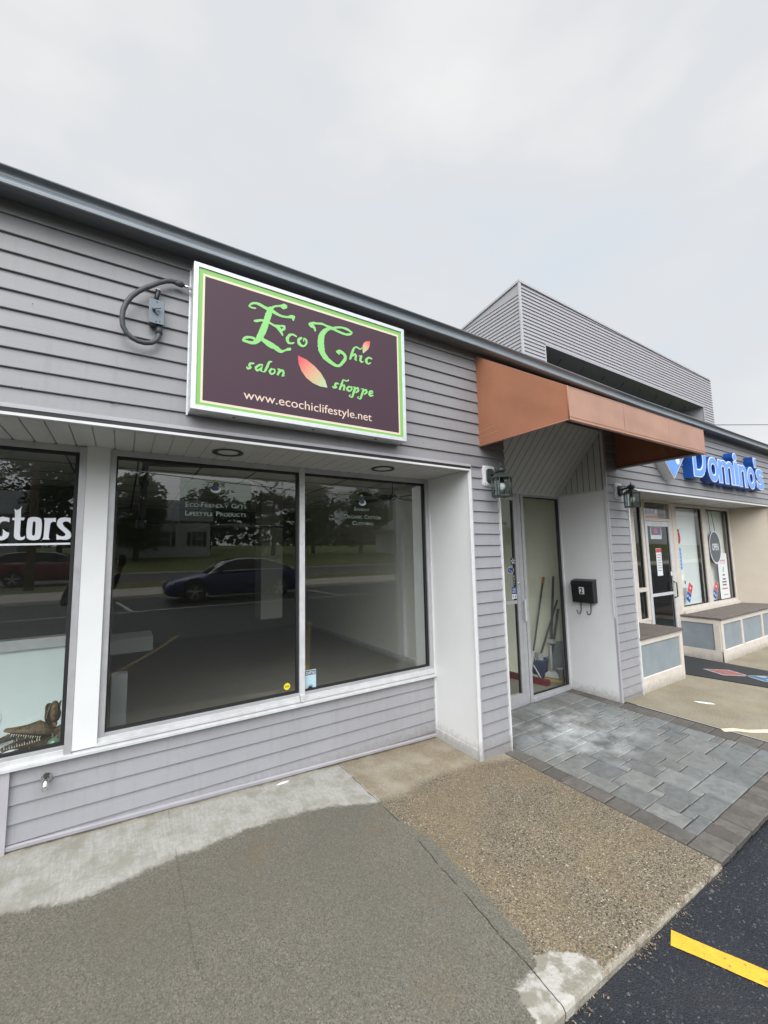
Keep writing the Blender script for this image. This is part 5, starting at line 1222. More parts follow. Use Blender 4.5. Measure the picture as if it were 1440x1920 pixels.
film('window_decal', 'faint window decal reading Eco-Friendly Gifts Lifestyle Products', .317, .799, 1.848, 2.153, [('ECO-FRIENDLY GIFTS', .355, 1.954, .412, .034), ('LIFESTYLE PRODUCTS', .355, 1.893, .410, .034)], .549, 2.085)
film('window_decal', 'faint window decal reading Bamboo Organic Cotton Clothing', 1.521, 2.006, 1.851, 2.134, [('BAMBOO', 1.668, 1.975, .150, .030), ('ORGANIC COTTON', 1.570, 1.908, .364, .034), ('CLOTHING', 1.648, 1.853, .208, .032)], 1.748, 2.048)
t = thing('sticker', 'round yellow sticker lettered DW at the bottom of the middle window', 'sticker', (1.077, YG, .63))
mb = MB(); n = 26; mb.prism([(1.077+.0245*math.cos(2*math.pi*k/n), YG, .631+.0245*math.sin(2*math.pi*k/n)) for k in range(n)], (0, .0008, 0), 0)
text(mb, 'DW', (1.062, YG-.001, .623), FX, UPV, .030, .016, .0005, 1); part(mb, 'disc', ['dw_yellow', 'black'], t)
t = thing('sticker', 'square pale blue alarm sticker lettered oma beside the window mullion', 'sticker', (1.26, YG, .57))
mb = MB(); rect(mb, 1.211, 1.310, .571, .722, YG+.0004, 0); rect(mb, 1.211, 1.306, .684, .717, YG-.0002, 1)
text(mb, 'oma', (1.226, YG-.0012, .690), FX, UPV, .074, .020, .0005, 2)
for k in range(9):
    a = R(20+k*17.5); c = Vector((1.262, YG-.001, .584)); dd = Vector((math.cos(a), 0, math.sin(a))); nn = Vector((-dd.z, 0, dd.x))
    l = .026*(1+.4*math.sin(a)); mb.prism([c+nn*.004, c-nn*.004, c+dd*l], (0, .0004, 0), 1)
rect(mb, 1.236, 1.290, .576, .586, YG-.0014, 1)
part(mb, 'sheet', ['stk_sky', 'stk_teal', 'paper'], t) if 'stk_teal' in M else None
M['stk_teal'] = mat('dark_teal_print', (.04, .08, .11), .5)
if not t.children: part(mb, 'sheet', ['stk_sky', 'stk_teal', 'paper'], t)
# door stickers
YS = .586
t = thing('door_lettering', 'small black word Way on the entrance door glass', 'lettering', (3.53, YS, 1.89)); mb = MB(); text(mb, 'Way', (3.455, YS, 1.880), FX, UPV, .135, .058, .0006); part(mb, 'letters', 'black', t)
t = thing('sticker', 'black square sticker with a white burst on the entrance door', 'sticker', (3.65, YS, 1.45)); mb = MB(); rect(mb, 3.615, 3.684, 1.452, 1.530, YS+.0004, 0)
for k in range(5):
    a = R(90+k*72); c = Vector((3.65, YS-.001, 1.491)); dd = Vector((math.cos(a), 0, math.sin(a))); nn = Vector((-dd.z, 0, dd.x)); mb.prism([c+dd*.006+nn*.002, c+dd*.030+nn*.010, c+dd*.030-nn*.006, c+dd*.006-nn*.002], (0, .0004, 0), 1)
part(mb, 'sheet', ['black', 'paper'], t)
t = thing('sticker', 'blue oval sticker on the entrance door', 'sticker', (3.60, YS, 1.37)); mb = MB()
mb.prism([(3.605+.052*math.cos(k*math.pi/14), YS, 1.396+.036*math.sin(k*math.pi/14)) for k in range(28)], (0, .0006, 0), 0)
mb.prism([(3.605+.047*math.cos(k*math.pi/14), YS-.0006, 1.396+.031*math.sin(k*math.pi/14)) for k in range(28)], (0, .0004, 0), 1)
for a, b, c_, d_ in ((-.02, -.008, .010, .012), (-.005, .012, -.004, .004), (.006, -.018, .012, .010)): mb.prism([(3.605+a, YS-.0012, 1.396+b), (3.605+a+c_, YS-.0012, 1.396+b+.004), (3.605+a+c_, YS-.0012, 1.396+b+d_), (3.605+a-.006, YS-.0012, 1.396+b+d_)], (0, .0003, 0), 0)
part(mb, 'disc', ['paper', 'stk_blue'], t)
t = thing('sticker', 'narrow black sticker with the vertical word PULL on the entrance door', 'sticker', (3.66, YS, 1.23)); mb = MB(); rect(mb, 3.636, 3.676, 1.225, 1.340, YS+.0004, 0)
for k, ch in enumerate('PULL'): text(mb, ch, (3.647, YS-.0008, 1.318-k*.027-.003), FX, UPV, .017, .020, .0005, 1)
part(mb, 'sheet', ['black', 'paper'], t)
t = thing('sticker', 'blue and white opening notice on the entrance door below the PULL sticker', 'sticker', (3.64, YS, 1.08)); mb = MB(); rect(mb, 3.608, 3.680, 1.085, 1.215, YS+.0004, 1); rect(mb, 3.608, 3.680, 1.135, 1.215, YS-.0002, 0)
for k in range(4): rect(mb, 3.615, 3.670, 1.195-k*.014, 1.199-k*.014, YS-.0006, 1)
for a in (3.622, 3.655): rect(mb, a, a+.012, 1.098, 1.122, YS-.0006, 0)
part(mb, 'sheet', ['stk_blue', 'paper'], t)

# pizza shop glass graphics -----------------------------------------
YP = YD+.014
def domino_mark(name, lab, cx, cz, w):
    t = thing(name, lab, 'sticker', (cx, YP, cz-w*1.3), group='small red and blue domino marks')
    c = Vector((cx, YP, cz)); e2_ = Vector((.52, 0, .854)); e1_ = Vector((-.854, 0, .52)); mb = MB()
    Q = lambda u0, u1, v0, v1, y: [c+e1_*u+e2_*v+Vector((0, y, 0)) for u, v in ((u0, v0), (u1, v0), (u1, v1), (u0, v1))]
    h = w/2; mb.prism(Q(-h, h, -w, w, 0), (0, .0004, 0), 0); mb.prism(Q(-h+.006, h-.006, -w+.006, -.003, -.0006), (0, .0004, 0), 1); mb.prism(Q(-h+.006, h-.006, .003, w-.006, -.0006), (0, .0004, 0), 2)
    for (u, v) in ((-w*.22, -w*.5), (w*.22, -w*.5), (0, w*.5)):
        k_ = c+e1_*u+e2_*v+Vector((0, -.0012, 0)); mb.prism([k_+Vector((w*.13*math.cos(q*math.pi/8), 0, w*.13*math.sin(q*math.pi/8))) for q in range(16)], (0, .0004, 0), 0)
    part(mb, 'mark', ['paper', 'dom_blue', 'dom_red'], t); return t
domino_mark('sticker', 'red and blue domino mark at the bottom of the wide pizza shop window', 7.635, .895, .155)
domino_mark('sticker', 'red and blue domino mark half behind the white poster', 8.610, .868, .150)
t = thing('poster', 'white hiring poster with red headings in the pizza shop window', 'poster', (9.0, YP, .70)); mb = MB(); rect(mb, 8.80, 9.195, .70, 1.49, YP-.004, 0)
rect(mb, 8.88, 9.11, 1.315, 1.322, YP-.0055, 1); text(mb, 'Now Hiring!', (8.88, YP-.0055, 1.335), FX, UPV, .23, .05, .0004, 1)
for k, (a, b, c_) in enumerate(((8.95, 9.05, 1.10), (8.94, 9.07, 1.03), (8.91, 9.09, .98), (8.92, 9.08, .93))): rect(mb, a, b, c_, c_+.022, YP-.0055, 2)
mb.prism([(8.98, YP-.0055, 1.16), (9.00, YP-.0055, 1.16), (9.02, YP-.0055, 1.25), (8.995, YP-.0055, 1.25)], (0, .0003, 0), 2)
rect(mb, 8.89, 9.11, .865, .885, YP-.0055, 1); rect(mb, 8.91, 9.12, .765, .775, YP-.0055, 1)
part(mb, 'sheet', ['paper', 'dom_red', 'conduit'], t)
t = thing('open_sign', 'round grey unlit OPEN sign hanging on cords in the pizza shop window', 'sign', (8.75, YD-.005, 1.36))
mb = MB(); n = 30; mb.prism([(8.715+.225*math.cos(2*math.pi*k/n), YP-.003, 1.60+.275*math.sin(2*math.pi*k/n)) for k in range(n)], (0, -.018, 0), 0)
part(mb, 'disc', 'grey_box', t)
mb = MB(); v = []
for r_ in (.215, .235): v += [(8.715+r_*math.cos(2*math.pi*k/n), YP-.0225, 1.60+(r_+.05)*math.sin(2*math.pi*k/n)) for k in range(n)]
mb.add(v, [(k, (k+1) % n, n+(k+1) % n, n+k) for k in range(n)]); text(mb, 'OPEN', (8.585, YP-.0225, 1.545), FX, UPV, .26, .12, .001, offset=.02)
part(mb, 'letters', 'decal', t)
mb = MB(); mb.tube([(8.60, YP-.01, 1.84), (8.57, YP-.01, 2.24)], .004, 6); mb.tube([(8.80, YP-.01, 1.85), (8.70, YP-.01, 2.24)], .004, 6); part(mb, 'cord', 'black', t)
t = thing('notice', 'bright blue notice taped at the edge of the pizza shop window', 'notice', (7.44, YP, 1.20)); mb = MB(); rect(mb, 7.375, 7.475, 1.26, 1.60, YP-.0008, 0)
for k in range(5): rect(mb, 7.395, 7.455, 1.53-k*.055, 1.545-k*.055, YP-.0014, 1)
part(mb, 'sheet', ['dom_face', 'stk_sky'], t)
t = thing('poster', 'pale photo poster with a dark face under the blue notice', 'poster', (7.46, YP, 1.0)); mb = MB(); rect(mb, 7.375, 7.53, .98, 1.24, YP-.0008, 0)
mb.prism([(7.515+.022*math.cos(k*math.pi/8), YP-.0014, 1.06+.03*math.sin(k*math.pi/8)) for k in range(16)], (0, .0004, 0), 1); mb.prism([(7.445+.035*math.cos(k*math.pi/8), YP-.0014, 1.14+.05*math.sin(k*math.pi/8)) for k in range(16)], (0, .0004, 0), 2)
part(mb, 'sheet', ['frost', 'black', 'cream_wall'], t)
t = thing('window_ornament', 'small red chilli-like ring ornament hanging at the pizza shop window edge', 'ornament', (7.39, YP, 1.66)); mb = MB(); v = []
mb.tube([(7.405+.030*math.cos(k*math.pi/10), YP-.012, 1.76+.085*math.sin(k*math.pi/10)) for k in range(21)], .011, 8); part(mb, 'ring', 'dom_red', t)
mb = MB(); mb.tube([(7.40, YP-.012, 1.85), (7.385, YP-.012, 1.90)], .006, 6); mb.tube([(7.41, YP-.012, 1.85), (7.43, YP-.012, 1.895)], .006, 6); part(mb, 'tuft', 'black', t)
t = thing('notice', 'white sheet with a red heading on the pizza shop door', 'notice', (6.71, YD, 1.25)); mb = MB(); rect(mb, 6.64, 6.80, 1.20, 1.60, YD-.002, 0); rect(mb, 6.645, 6.795, 1.54, 1.595, YD-.003, 1)
for k in range(7): rect(mb, 6.665, 6.775, 1.50-k*.038, 1.508-k*.038, YD-.003, 2)
part(mb, 'sheet', ['paper', 'dom_red', 'conduit'], t)
t = thing('notice', 'small white label on the pizza shop door by the lock', 'notice', (7.03, YD, 1.20)); mb = MB(); rect(mb, 6.995, 7.045, 1.19, 1.25, YD-.021, 0); part(mb, 'sheet', ['paper'], t)
t = thing('notice', 'red and white banner behind the glass above the pizza shop door', 'notice', (6.7, YD+.06, 2.06)); mb = MB(); rect(mb, 6.39, 6.90, 2.05, 2.20, YD+.05, 0); mb.prism([(6.50, YD+.049, 2.05), (6.92, YD+.049, 2.05), (6.92, YD+.049, 2.105), (6.50, YD+.049, 2.085)], (0, -.0004, 0), 1)
for k in range(6): rect(mb, 6.48+k*.06, 6.52+k*.06, 2.12, 2.17+.015*(k % 2), YD+.048, 2)
part(mb, 'sheet', ['paper', 'dom_red', 'stk_blue'], t)
t = thing('poster', 'blue and red poster at the top of the pizza shop door glass', 'poster', (6.75, YD+.03, 1.70)); mb = MB(); rect(mb, 6.60, 6.93, 1.74, 1.925, YD+.03, 0); rect(mb, 6.62, 6.91, 1.80, 1.915, YD+.029, 1); rect(mb, 6.70, 6.80, 1.83, 1.90, YD+.028, 2)
part(mb, 'sheet', ['paper', 'stk_blue', 'dom_red'], t)
# door mat -----------------------------------------------------------
t = thing('doormat', 'black rubber runner mat with a worn red and blue domino print', 'mat', (6.7, -.2, -.01))
mb = MB(); mb.prism([(6.10, .50, gz(6)+.003), (7.19, .50, gz(6)+.003), (7.10, -1.05, gz(6)+.003), (6.36, -1.05, gz(6)+.003)][::1], (0, 0, .008)); part(mb, 'mat', 'tile_dark', t)
zz = gz(6)+.0125
mb = MB()
def mq(c, u, v_, a, b): c, u, v_ = Vector(c), Vector(u), Vector(v_); return [c-u*a, c-v_*b, c+u*a, c+v_*b]
u_, vv_ = (.42, -.9, 0), (.9, .42, 0)
mb.prism(mq((6.62, -.22, zz), (.15, -.98, 0), (.98, .15, 0), .25, .17), (0, 0, .0008), 1); mb.prism(mq((6.62, -.22, zz+.001), (.15, -.98, 0), (.98, .15, 0), .215, .14), (0, 0, .0008), 0)
mb.prism(mq((6.68, -.60, zz), (.15, -.98, 0), (.98, .15, 0), .22, .16), (0, 0, .0008), 1); mb.prism(mq((6.68, -.60, zz+.001), (.15, -.98, 0), (.98, .15, 0), .19, .13), (0, 0, .0008), 2)
for c in ((6.63, -.66, zz+.0022), (6.73, -.54, zz+.0022)): mb.prism([(c[0]+.04*math.cos(k*math.pi/8), c[1]+.05*math.sin(k*math.pi/8), c[2]) for k in range(16)], (0, 0, .0006), 1)
M['worn_red'] = mat('worn_red_print', (.30, .12, .11), .9, noise=.4, nscale=25); M['worn_white'] = mat('worn_white_print', (.33, .34, .34), .9, noise=.4, nscale=25); M['worn_blue'] = mat('worn_blue_print', (.06, .14, .25), .9, noise=.4, nscale=25)
part(mb, 'print', ['worn_red', 'worn_white', 'worn_blue'], t)
# scraps on the pavement ---------------------------------------------
def scrap(name, lab, c, l, w, ang, m, h=.004):
    t = MB(); n = 14; v = []
    for k in range(n): a = 2*math.pi*k/n; r_ = rnd.uniform(.75, 1.1); p = Vector((l*math.cos(a)*r_, w*math.sin(a)*r_)); x = c[0]+p.x*math.cos(ang)-p.y*math.sin(ang); y = c[1]+p.x*math.sin(ang)+p.y*math.cos(ang); v.append((x, y, gz(x)+.001))
    v.append((c[0], c[1], gz(c[0])+h)); t.add(v, [(k, (k+1) % n, n) for k in range(n)]); o = t.build(name, m, recalc=False); tag(o, lab, 'litter'); return o
scrap('cement_spill', 'white blob of dried cement on the pavement beyond the path', (5.21, -.50), .09, .035, -1.1, 'paper')
c0 = MB(); pts = [(4.56, -.875), (4.66, -.93), (4.72, -1.02), (4.85, -1.10), (5.05, -1.22), (5.3, -1.35)]; v = []
for i, (x, y) in enumerate(pts): v += [(x-.02, y-.022*(1+.5*math.sin(i*3)), gz(x)+.002), (x+.015, y+.020, gz(x)+.006)]
c0.add(v, [(2*i, 2*i+1, 2*i+3, 2*i+2) for i in range(len(pts)-1)]); tag(c0.build('dried_sealant', 'sign_cream', recalc=False), 'ragged cream streak of dried sealant along the edge of the path', 'litter')
scrap('paper_scrap', 'torn white paper scrap on the pavement against the lower siding', (1.02, .478), .05, .014, .15, 'paper', .008)
# ================================================================== INSIDE THE ENTRANCE
FZ = -.029
def broom(loc, top, lab, group=None): pass
def stick(name, lab, cat, foot, top, r, mh, extra):
    t = thing(name, lab, cat, foot); mb = MB(); f, tp = Vector(foot), Vector(top)
    mb.tube([f, tp], r, 10); part(mb, 'handle', mh, t); extra(t, f, tp); return t
def ex1(t, f, tp):
    d = (tp-f).normalized(); g = MB(); g.tube([tp-d*.10, tp], .016, 10); part(g, 'grip', 'handle_orange', t)
    m = MB(); m.obox((f.x, f.y, FZ+.03), (.2, .98, 0), (.98, -.2, 0), (0, 0, 1), .10, .035, .028); part(m, 'mop_head', 'plastic_white', t)
def ex1(t, f, tp):
    d = (tp-f).normalized(); g = MB(); g.tube([tp-d*.10, tp], .016, 10); part(g, 'grip', 'handle_orange', t)
    m = MB(); m.tube([f+(tp-f)*-.12, f+(tp-f)*.20], .017, 10); part(m, 'sleeve', 'plastic_white', t)
    m = MB(); m.obox((f.x+.01, f.y, FZ+.03), (.2, .98, 0), (.98, -.2, 0), (0, 0, 1), .09, .03, .028); part(m, 'mop_head', 'plastic_white', t)
stick('mop', 'black-handled mop with an orange grip leaning in the doorway corner', 'mop', (4.50, 1.118, .08), (4.772, 1.047, 1.253), .011, 'handle_grey', ex1)
def ex2(t, f, tp):
    m = MB(); m.obox(f+(tp-f)*.05, (0, 1, 0), (1, 0, 0), (0, 0, 1), .05, .03, .025); part(m, 'clamp', 'plastic_white', t)
stick('broom', 'tall grey-handled broom leaning behind the white dustpan', 'broom', (4.744, .973, .39), (4.851, .955, 1.262), .014, 'handle_grey', ex2)
stick('squeegee', 'slanting grey squeegee pole resting over the blue bucket', 'squeegee', (4.581, 1.009, .297), (4.87, .933, .951), .012, 'handle_grey', lambda t, f, tp: part(MB().obox((f.x-.03, f.y+.02, f.z-.03), (.5, .86, 0), (.86, -.5, 0), (0, 0, 1), .06, .025, .03), 'head', 'alu', t))
stick('mop_pole', 'shorter grey pole at the window edge above the white pail', 'pole', (4.744, .965, .30), (4.867, .925, .839), .016, 'handle_grey', lambda t, f, tp: None)
t = thing('bucket', 'round blue plastic bucket on the vestibule floor', 'bucket', (4.66, 1.12, FZ)); mb = MB(); mb.lathe((4.655, 1.10, FZ), [(.085, 0), (.110, .22), (.117, .22), (.117, .235), (.106, .235), (.085, .03), (.001, .02)], 24); part(mb, 'body', 'bucket_blue', t)
mb = MB(); mb.tube([(4.655+.115*math.cos(a), 1.10+.115*math.sin(a), FZ+.215-.06*math.sin(a)) for a in [math.pi+k*math.pi/12 for k in range(13)]], .004, 6); part(mb, 'bail', 'chrome', t)
t = thing('dustpan', 'white long-handled dustpan standing in front of the blue bucket', 'dustpan', (4.68, .93, FZ)); mb = MB(); dx_ = Vector((.62, -.78, 0)); cc = Vector((4.685, .945, FZ))
mb.prism([cc-dx_*.085, cc+dx_*.085, cc+dx_*.075+Vector((0, 0, .07)), cc+dx_*.04+Vector((0, 0, .10)), cc-dx_*.04+Vector((0, 0, .10)), cc-dx_*.075+Vector((0, 0, .07))], (.012, .010, 0)); mb.obox(cc+Vector((-.03, -.025, .008)), dx_, (.78, .62, 0), (0, 0, 1), .08, .04, .006); part(mb, 'pan', 'plastic_white', t)
mb = MB(); mb.tube([cc+Vector((.005, .005, .09)), (4.723, .967, .382)], .016, 10); part(mb, 'handle', 'plastic_white', t)
t = thing('pail', 'small lidded white pail next to the dustpan', 'pail', (4.79, .90, FZ)); mb = MB(); mb.lathe((4.79, .895, FZ), [(.040, 0), (.045, .125), (.050, .125), (.050, .137), (.001, .14)], 20); part(mb, 'body', 'plastic_white', t)
t = thing('board', 'dark grey board leaning in the vestibule corner', 'board', (4.84, .97, FZ)); mb = MB(); mb.prism([(4.79, 1.02, FZ+.1), (4.90, .90, FZ+.1), (4.885, .91, .43), (4.805, 1.00, .41)], (-.006, -.006, 0)); part(mb, 'panel', 'panel_grey', t)
t = thing('push_broom', 'long red-bristled push broom head lying on the vestibule floor', 'broom', (4.38, 1.0, FZ)); mb = MB()
bd_ = Vector((.115, -.62, 0)).normalized()
mb.obox((4.375, 1.10, FZ+.052), bd_, Vector((-bd_.y, bd_.x, 0)), (0, 0, 1), .305, .032, .014, 0); mb.obox((4.375, 1.10, FZ+.022), bd_, Vector((-bd_.y, bd_.x, 0)), (0, 0, 1), .30, .040, .020, 1)
part(mb, 'head', ['broom_red', 'broom_red'], t); mb = MB(); mb.tube([(4.452, .929, .029), (4.437, 1.024, .172)], .008, 8); part(mb, 'brace', 'plastic_white', t)
t = thing('scrub_brush', 'yellow-bristled brush head behind the red push broom', 'brush', (4.64, .86, FZ)); mb = MB(); mb.obox((4.62, .87, FZ+.02), Vector((.25, -.75, 0)).normalized(), Vector((.75, .25, 0)).normalized(), (0, 0, 1), .11, .03, .018); part(mb, 'head', 'straw', t)

# ================================================================== INSIDE THE EMPTY SHOP
t = thing('pipe_rack', 'black iron pipe clothes rail inside the empty shop', 'clothes rail', (.13, 1.1, 1.86)); mb = MB()
mb.tube([(.134, 1.1, 2.62), (.115, 1.1, 1.87)], .024, 12); mb.lathe((.12, 1.1, 2.20), [(.034, -.03), (.034, .03)], 12); mb.lathe((.13, 1.1, 2.36), [(.034, -.02), (.034, .02)], 12)
mb.tube([(.10, 1.1, 1.865), (1.22, 1.1, 1.865)], .012, 10); mb.lathe((.113, 1.1, 1.865), [(.036, -.03), (.036, .03)], 12); mb.tube([(.12, 1.1, 2.33), (1.25, 1.1, 2.40)], .015, 8)
for xx in (.36, .62, .95): mb.tube([(xx, 1.1, 1.865), (xx, 1.1, 1.89)], .018, 8)
part(mb, 'rail', 'black_iron', t)
t = thing('ceiling_fan', 'dark ceiling fan hanging at the top right of the empty shop', 'fan', (2.9, 2.2, 2.33)); mb = MB(); c = Vector((3.05, 2.05, 2.36))
mb.tube([c+Vector((0, 0, .26)), c], .010, 8); mb.lathe(c, [(.001, -.05), (.06, -.03), (.07, .01), (.03, .04)], 16); part(mb, 'motor', 'black_iron', t)
for k in range(4):
    mb = MB(); a = .3+k*math.pi/2; d = Vector((math.cos(a), math.sin(a), 0)); mb.obox(c+d*.36+Vector((0, 0, -.01)), d, Vector((-d.y, d.x, .12)).normalized(), Vector((0, 0, 1)), .29, .06, .005); part(mb, 'blade', 'black_iron', t)
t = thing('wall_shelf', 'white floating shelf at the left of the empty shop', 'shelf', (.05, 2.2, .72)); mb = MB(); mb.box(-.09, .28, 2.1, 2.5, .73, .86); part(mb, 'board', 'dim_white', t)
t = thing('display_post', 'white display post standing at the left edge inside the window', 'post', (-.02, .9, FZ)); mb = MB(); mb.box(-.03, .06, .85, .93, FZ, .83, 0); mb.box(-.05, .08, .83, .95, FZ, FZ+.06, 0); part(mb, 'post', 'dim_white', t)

# left shop display: dried alligator heads, bottle, dish -----------------
def gator(loc, rz, tilt, L_, lab, m, gape=.5):
    t = thing('gator_head', lab, 'dried fish head', loc, 0, 'dried toothy heads on the display shelf')
    base = Vector(loc); Rm = Matrix.Rotation(rz, 3, 'Z') @ Matrix.Rotation(tilt, 3, 'Y')
    def jaw(sgn, ang):
        mb = MB(); n = 12; v = []; Rj = Matrix.Rotation(-ang*sgn, 3, 'Y')
        S_ = [(0, .24, .18), (.15, .32, .25), (.35, .33, .24), (.55, .28, .19), (.75, .22, .14), (.9, .16, .10), (.98, .09, .06), (1.0, .02, .02)]
        for (u, w, h) in S_:
            w *= (.62 if sgn > 0 else 1.0)
            for k in range(n):
                a = math.pi*k/(n-1); y = w*math.cos(a); z = sgn*h*math.sin(a)*(1+.18*math.sin(u*40)*(sgn > 0))
                v.append(base+Rm @ (Rj @ (Vector((u, y*(1+.05*math.sin(u*30))*rnd.uniform(.9, 1.1), z*rnd.uniform(.82, 1.12)))*L_)))
        mb.add(v, [(i*n+k, i*n+k+1, (i+1)*n+k+1, (i+1)*n+k) for i in range(len(S_)-1) for k in range(n-1)]+[tuple(range(n))], 0, True)
        inner = [base+Rm @ (Rj @ (Vector((u, s_*w*.93, sgn*.012))*L_)) for s_ in (1,) for (u, w, h) in S_]+[base+Rm @ (Rj @ (Vector((u, -w*.93, sgn*.012))*L_)) for (u, w, h) in S_]
        k_ = len(S_); mb.add(inner, [(i, i+1, k_+i+1, k_+i) for i in range(k_-1)], 1)
        j = part(mb, 'jaw', [m, 'bone_dark'], t)
        te = MB()
        for s_ in (-1, 1):
            for i in range(15):
                u = .25+.72*i/15; w = .33-.13*max(0, (u-.35)/.45) if u < .8 else .20-.5*(u-.8)
                b_ = Vector((u, s_*w*.95, 0)); hh = .075+.03*math.sin(i*2.3)
                p = [b_+Vector((-.012, 0, 0)), b_+Vector((.012, 0, 0)), b_+Vector((0, s_*.014, 0)), b_+Vector((.003, 0, -sgn*hh))]
                te.add([base+Rm @ (Rj @ (q*L_)) for q in p], [(0, 1, 3), (1, 2, 3), (2, 0, 3)])
        part(te, 'teeth', 'tooth', j)
    jaw(1, gape); jaw(-1, gape*.25)
    mb = MB(); mb.tube([base+Rm @ Vector((-.02*L_, 0, 0)), base+Rm @ Vector((-.18*L_, 0, .01)), base+Rm @ Vector((-.34*L_, .02, .05))], [.14*L_, .09*L_, .03*L_], 10); part(mb, 'neck', m, t)
gator((-.33, .80, .555), R(190), R(2), .23, 'brown dried head with open toothed jaws lying low on the display shelf', 'bone', .34)
gator((-.315, .745, .635), R(120), R(-60), .12, 'small dark dried head standing up by the display window edge', 'bone', .5)
t = thing('dried_pod', 'twisted brown dried pod curling up at the right end of the display shelf', 'dried pod', (-.26, .70, .50)); mb = MB()
mb.tube([(-.245, .70, .505), (-.250, .70, .54), (-.262, .705, .575), (-.250, .71, .60)], [.035, .042, .026, .008], 12); mb.tube([(-.29, .66, .51), (-.27, .67, .545), (-.255, .69, .575)], [.014, .018, .008], 10); part(mb, 'husk', 'bone', t)
t = thing('driftwood', 'dark gnarled driftwood lying behind the low toothy head', 'driftwood', (-.45, .88, .50)); mb = MB()
mb.tube([(-.62, .90, .52), (-.54, .89, .545), (-.46, .88, .57), (-.38, .86, .575), (-.33, .84, .62), (-.305, .82, .69), (-.29, .80, .735)], [.012, .022, .026, .022, .018, .012, .004], 9)
mb.tube([(-.50, .86, .52), (-.44, .84, .535), (-.36, .84, .53)], [.03, .034, .02], 9); part(mb, 'branch', 'bone_dark', t)
t = thing('glass_float', 'green glass ball lying among the dried heads', 'glass ball', (-.30, .64, .50)); mb = MB(); mb.lathe((-.30, .655, .535), [(.001, -.034), (.02, -.028), (.032, -.012), (.034, .004), (.026, .022), (.010, .033), (.001, .034)], 20); part(mb, 'ball', 'green_glass', t)
t = thing('brass_dish', 'small shallow brass dish on the display shelf', 'dish', (-.44, .64, .50)); mb = MB(); mb.lathe((-.435, .635, .501), [(.015, 0), (.02, .004), (.042, .016), (.044, .019), (.036, .014), (.001, .006)], 24); part(mb, 'dish', 'brass', t)
for i, (x, y, s_, lab) in enumerate(((-.385, .635, .014, 'pearly white shell next to the green glass ball'), (-.36, .66, .012, 'smaller grey shell behind the pearly one'))):
    t = thing('shell', lab, 'shell', (x, y, .50)); mb = MB(); mb.lathe((x, y, .50+s_), [(.001, -s_), (s_*.8, -s_*.6), (s_, 0), (s_*.7, s_*.6), (.001, s_)], 12); part(mb, 'shell', 'bulb', t)
t = thing('papers', 'crumpled silvery paper strips at the front of the display shelf', 'paper', (-.5, .66, .50)); mb = MB()
for i in range(16):
    x, y, a = rnd.uniform(-.66, -.46), rnd.uniform(.60, .75), rnd.uniform(.1, .9); z = .503+i*.0012
    d = Vector((math.cos(a), math.sin(a), rnd.uniform(-.02, .05)))*rnd.uniform(.04, .10); n_ = Vector((-math.sin(a), math.cos(a), rnd.uniform(-.2, .3)))*rnd.uniform(.005, .013)
    c = Vector((x, y, z)); mb.add([c-d-n_, c+d-n_, c+d+n_+Vector((0, 0, .006)), c-d+n_], [(0, 1, 2, 3)], i % 2)
part(mb, 'strips', ['paper', 'conduit'], t)
t = thing('round_plate', 'white round plate at the far left of the display', 'plate', (-.60, .78, .62)); mb = MB(); mb.lathe((0, 0, 0), [(.001, 0), (.04, .002), (.055, .010), (.056, .012), (.04, .006), (.001, .004)], 24); mb.v = [(-.615+a, .80-c, .695+b) for a, b, c in mb.v]; part(mb, 'plate', 'paper', t)

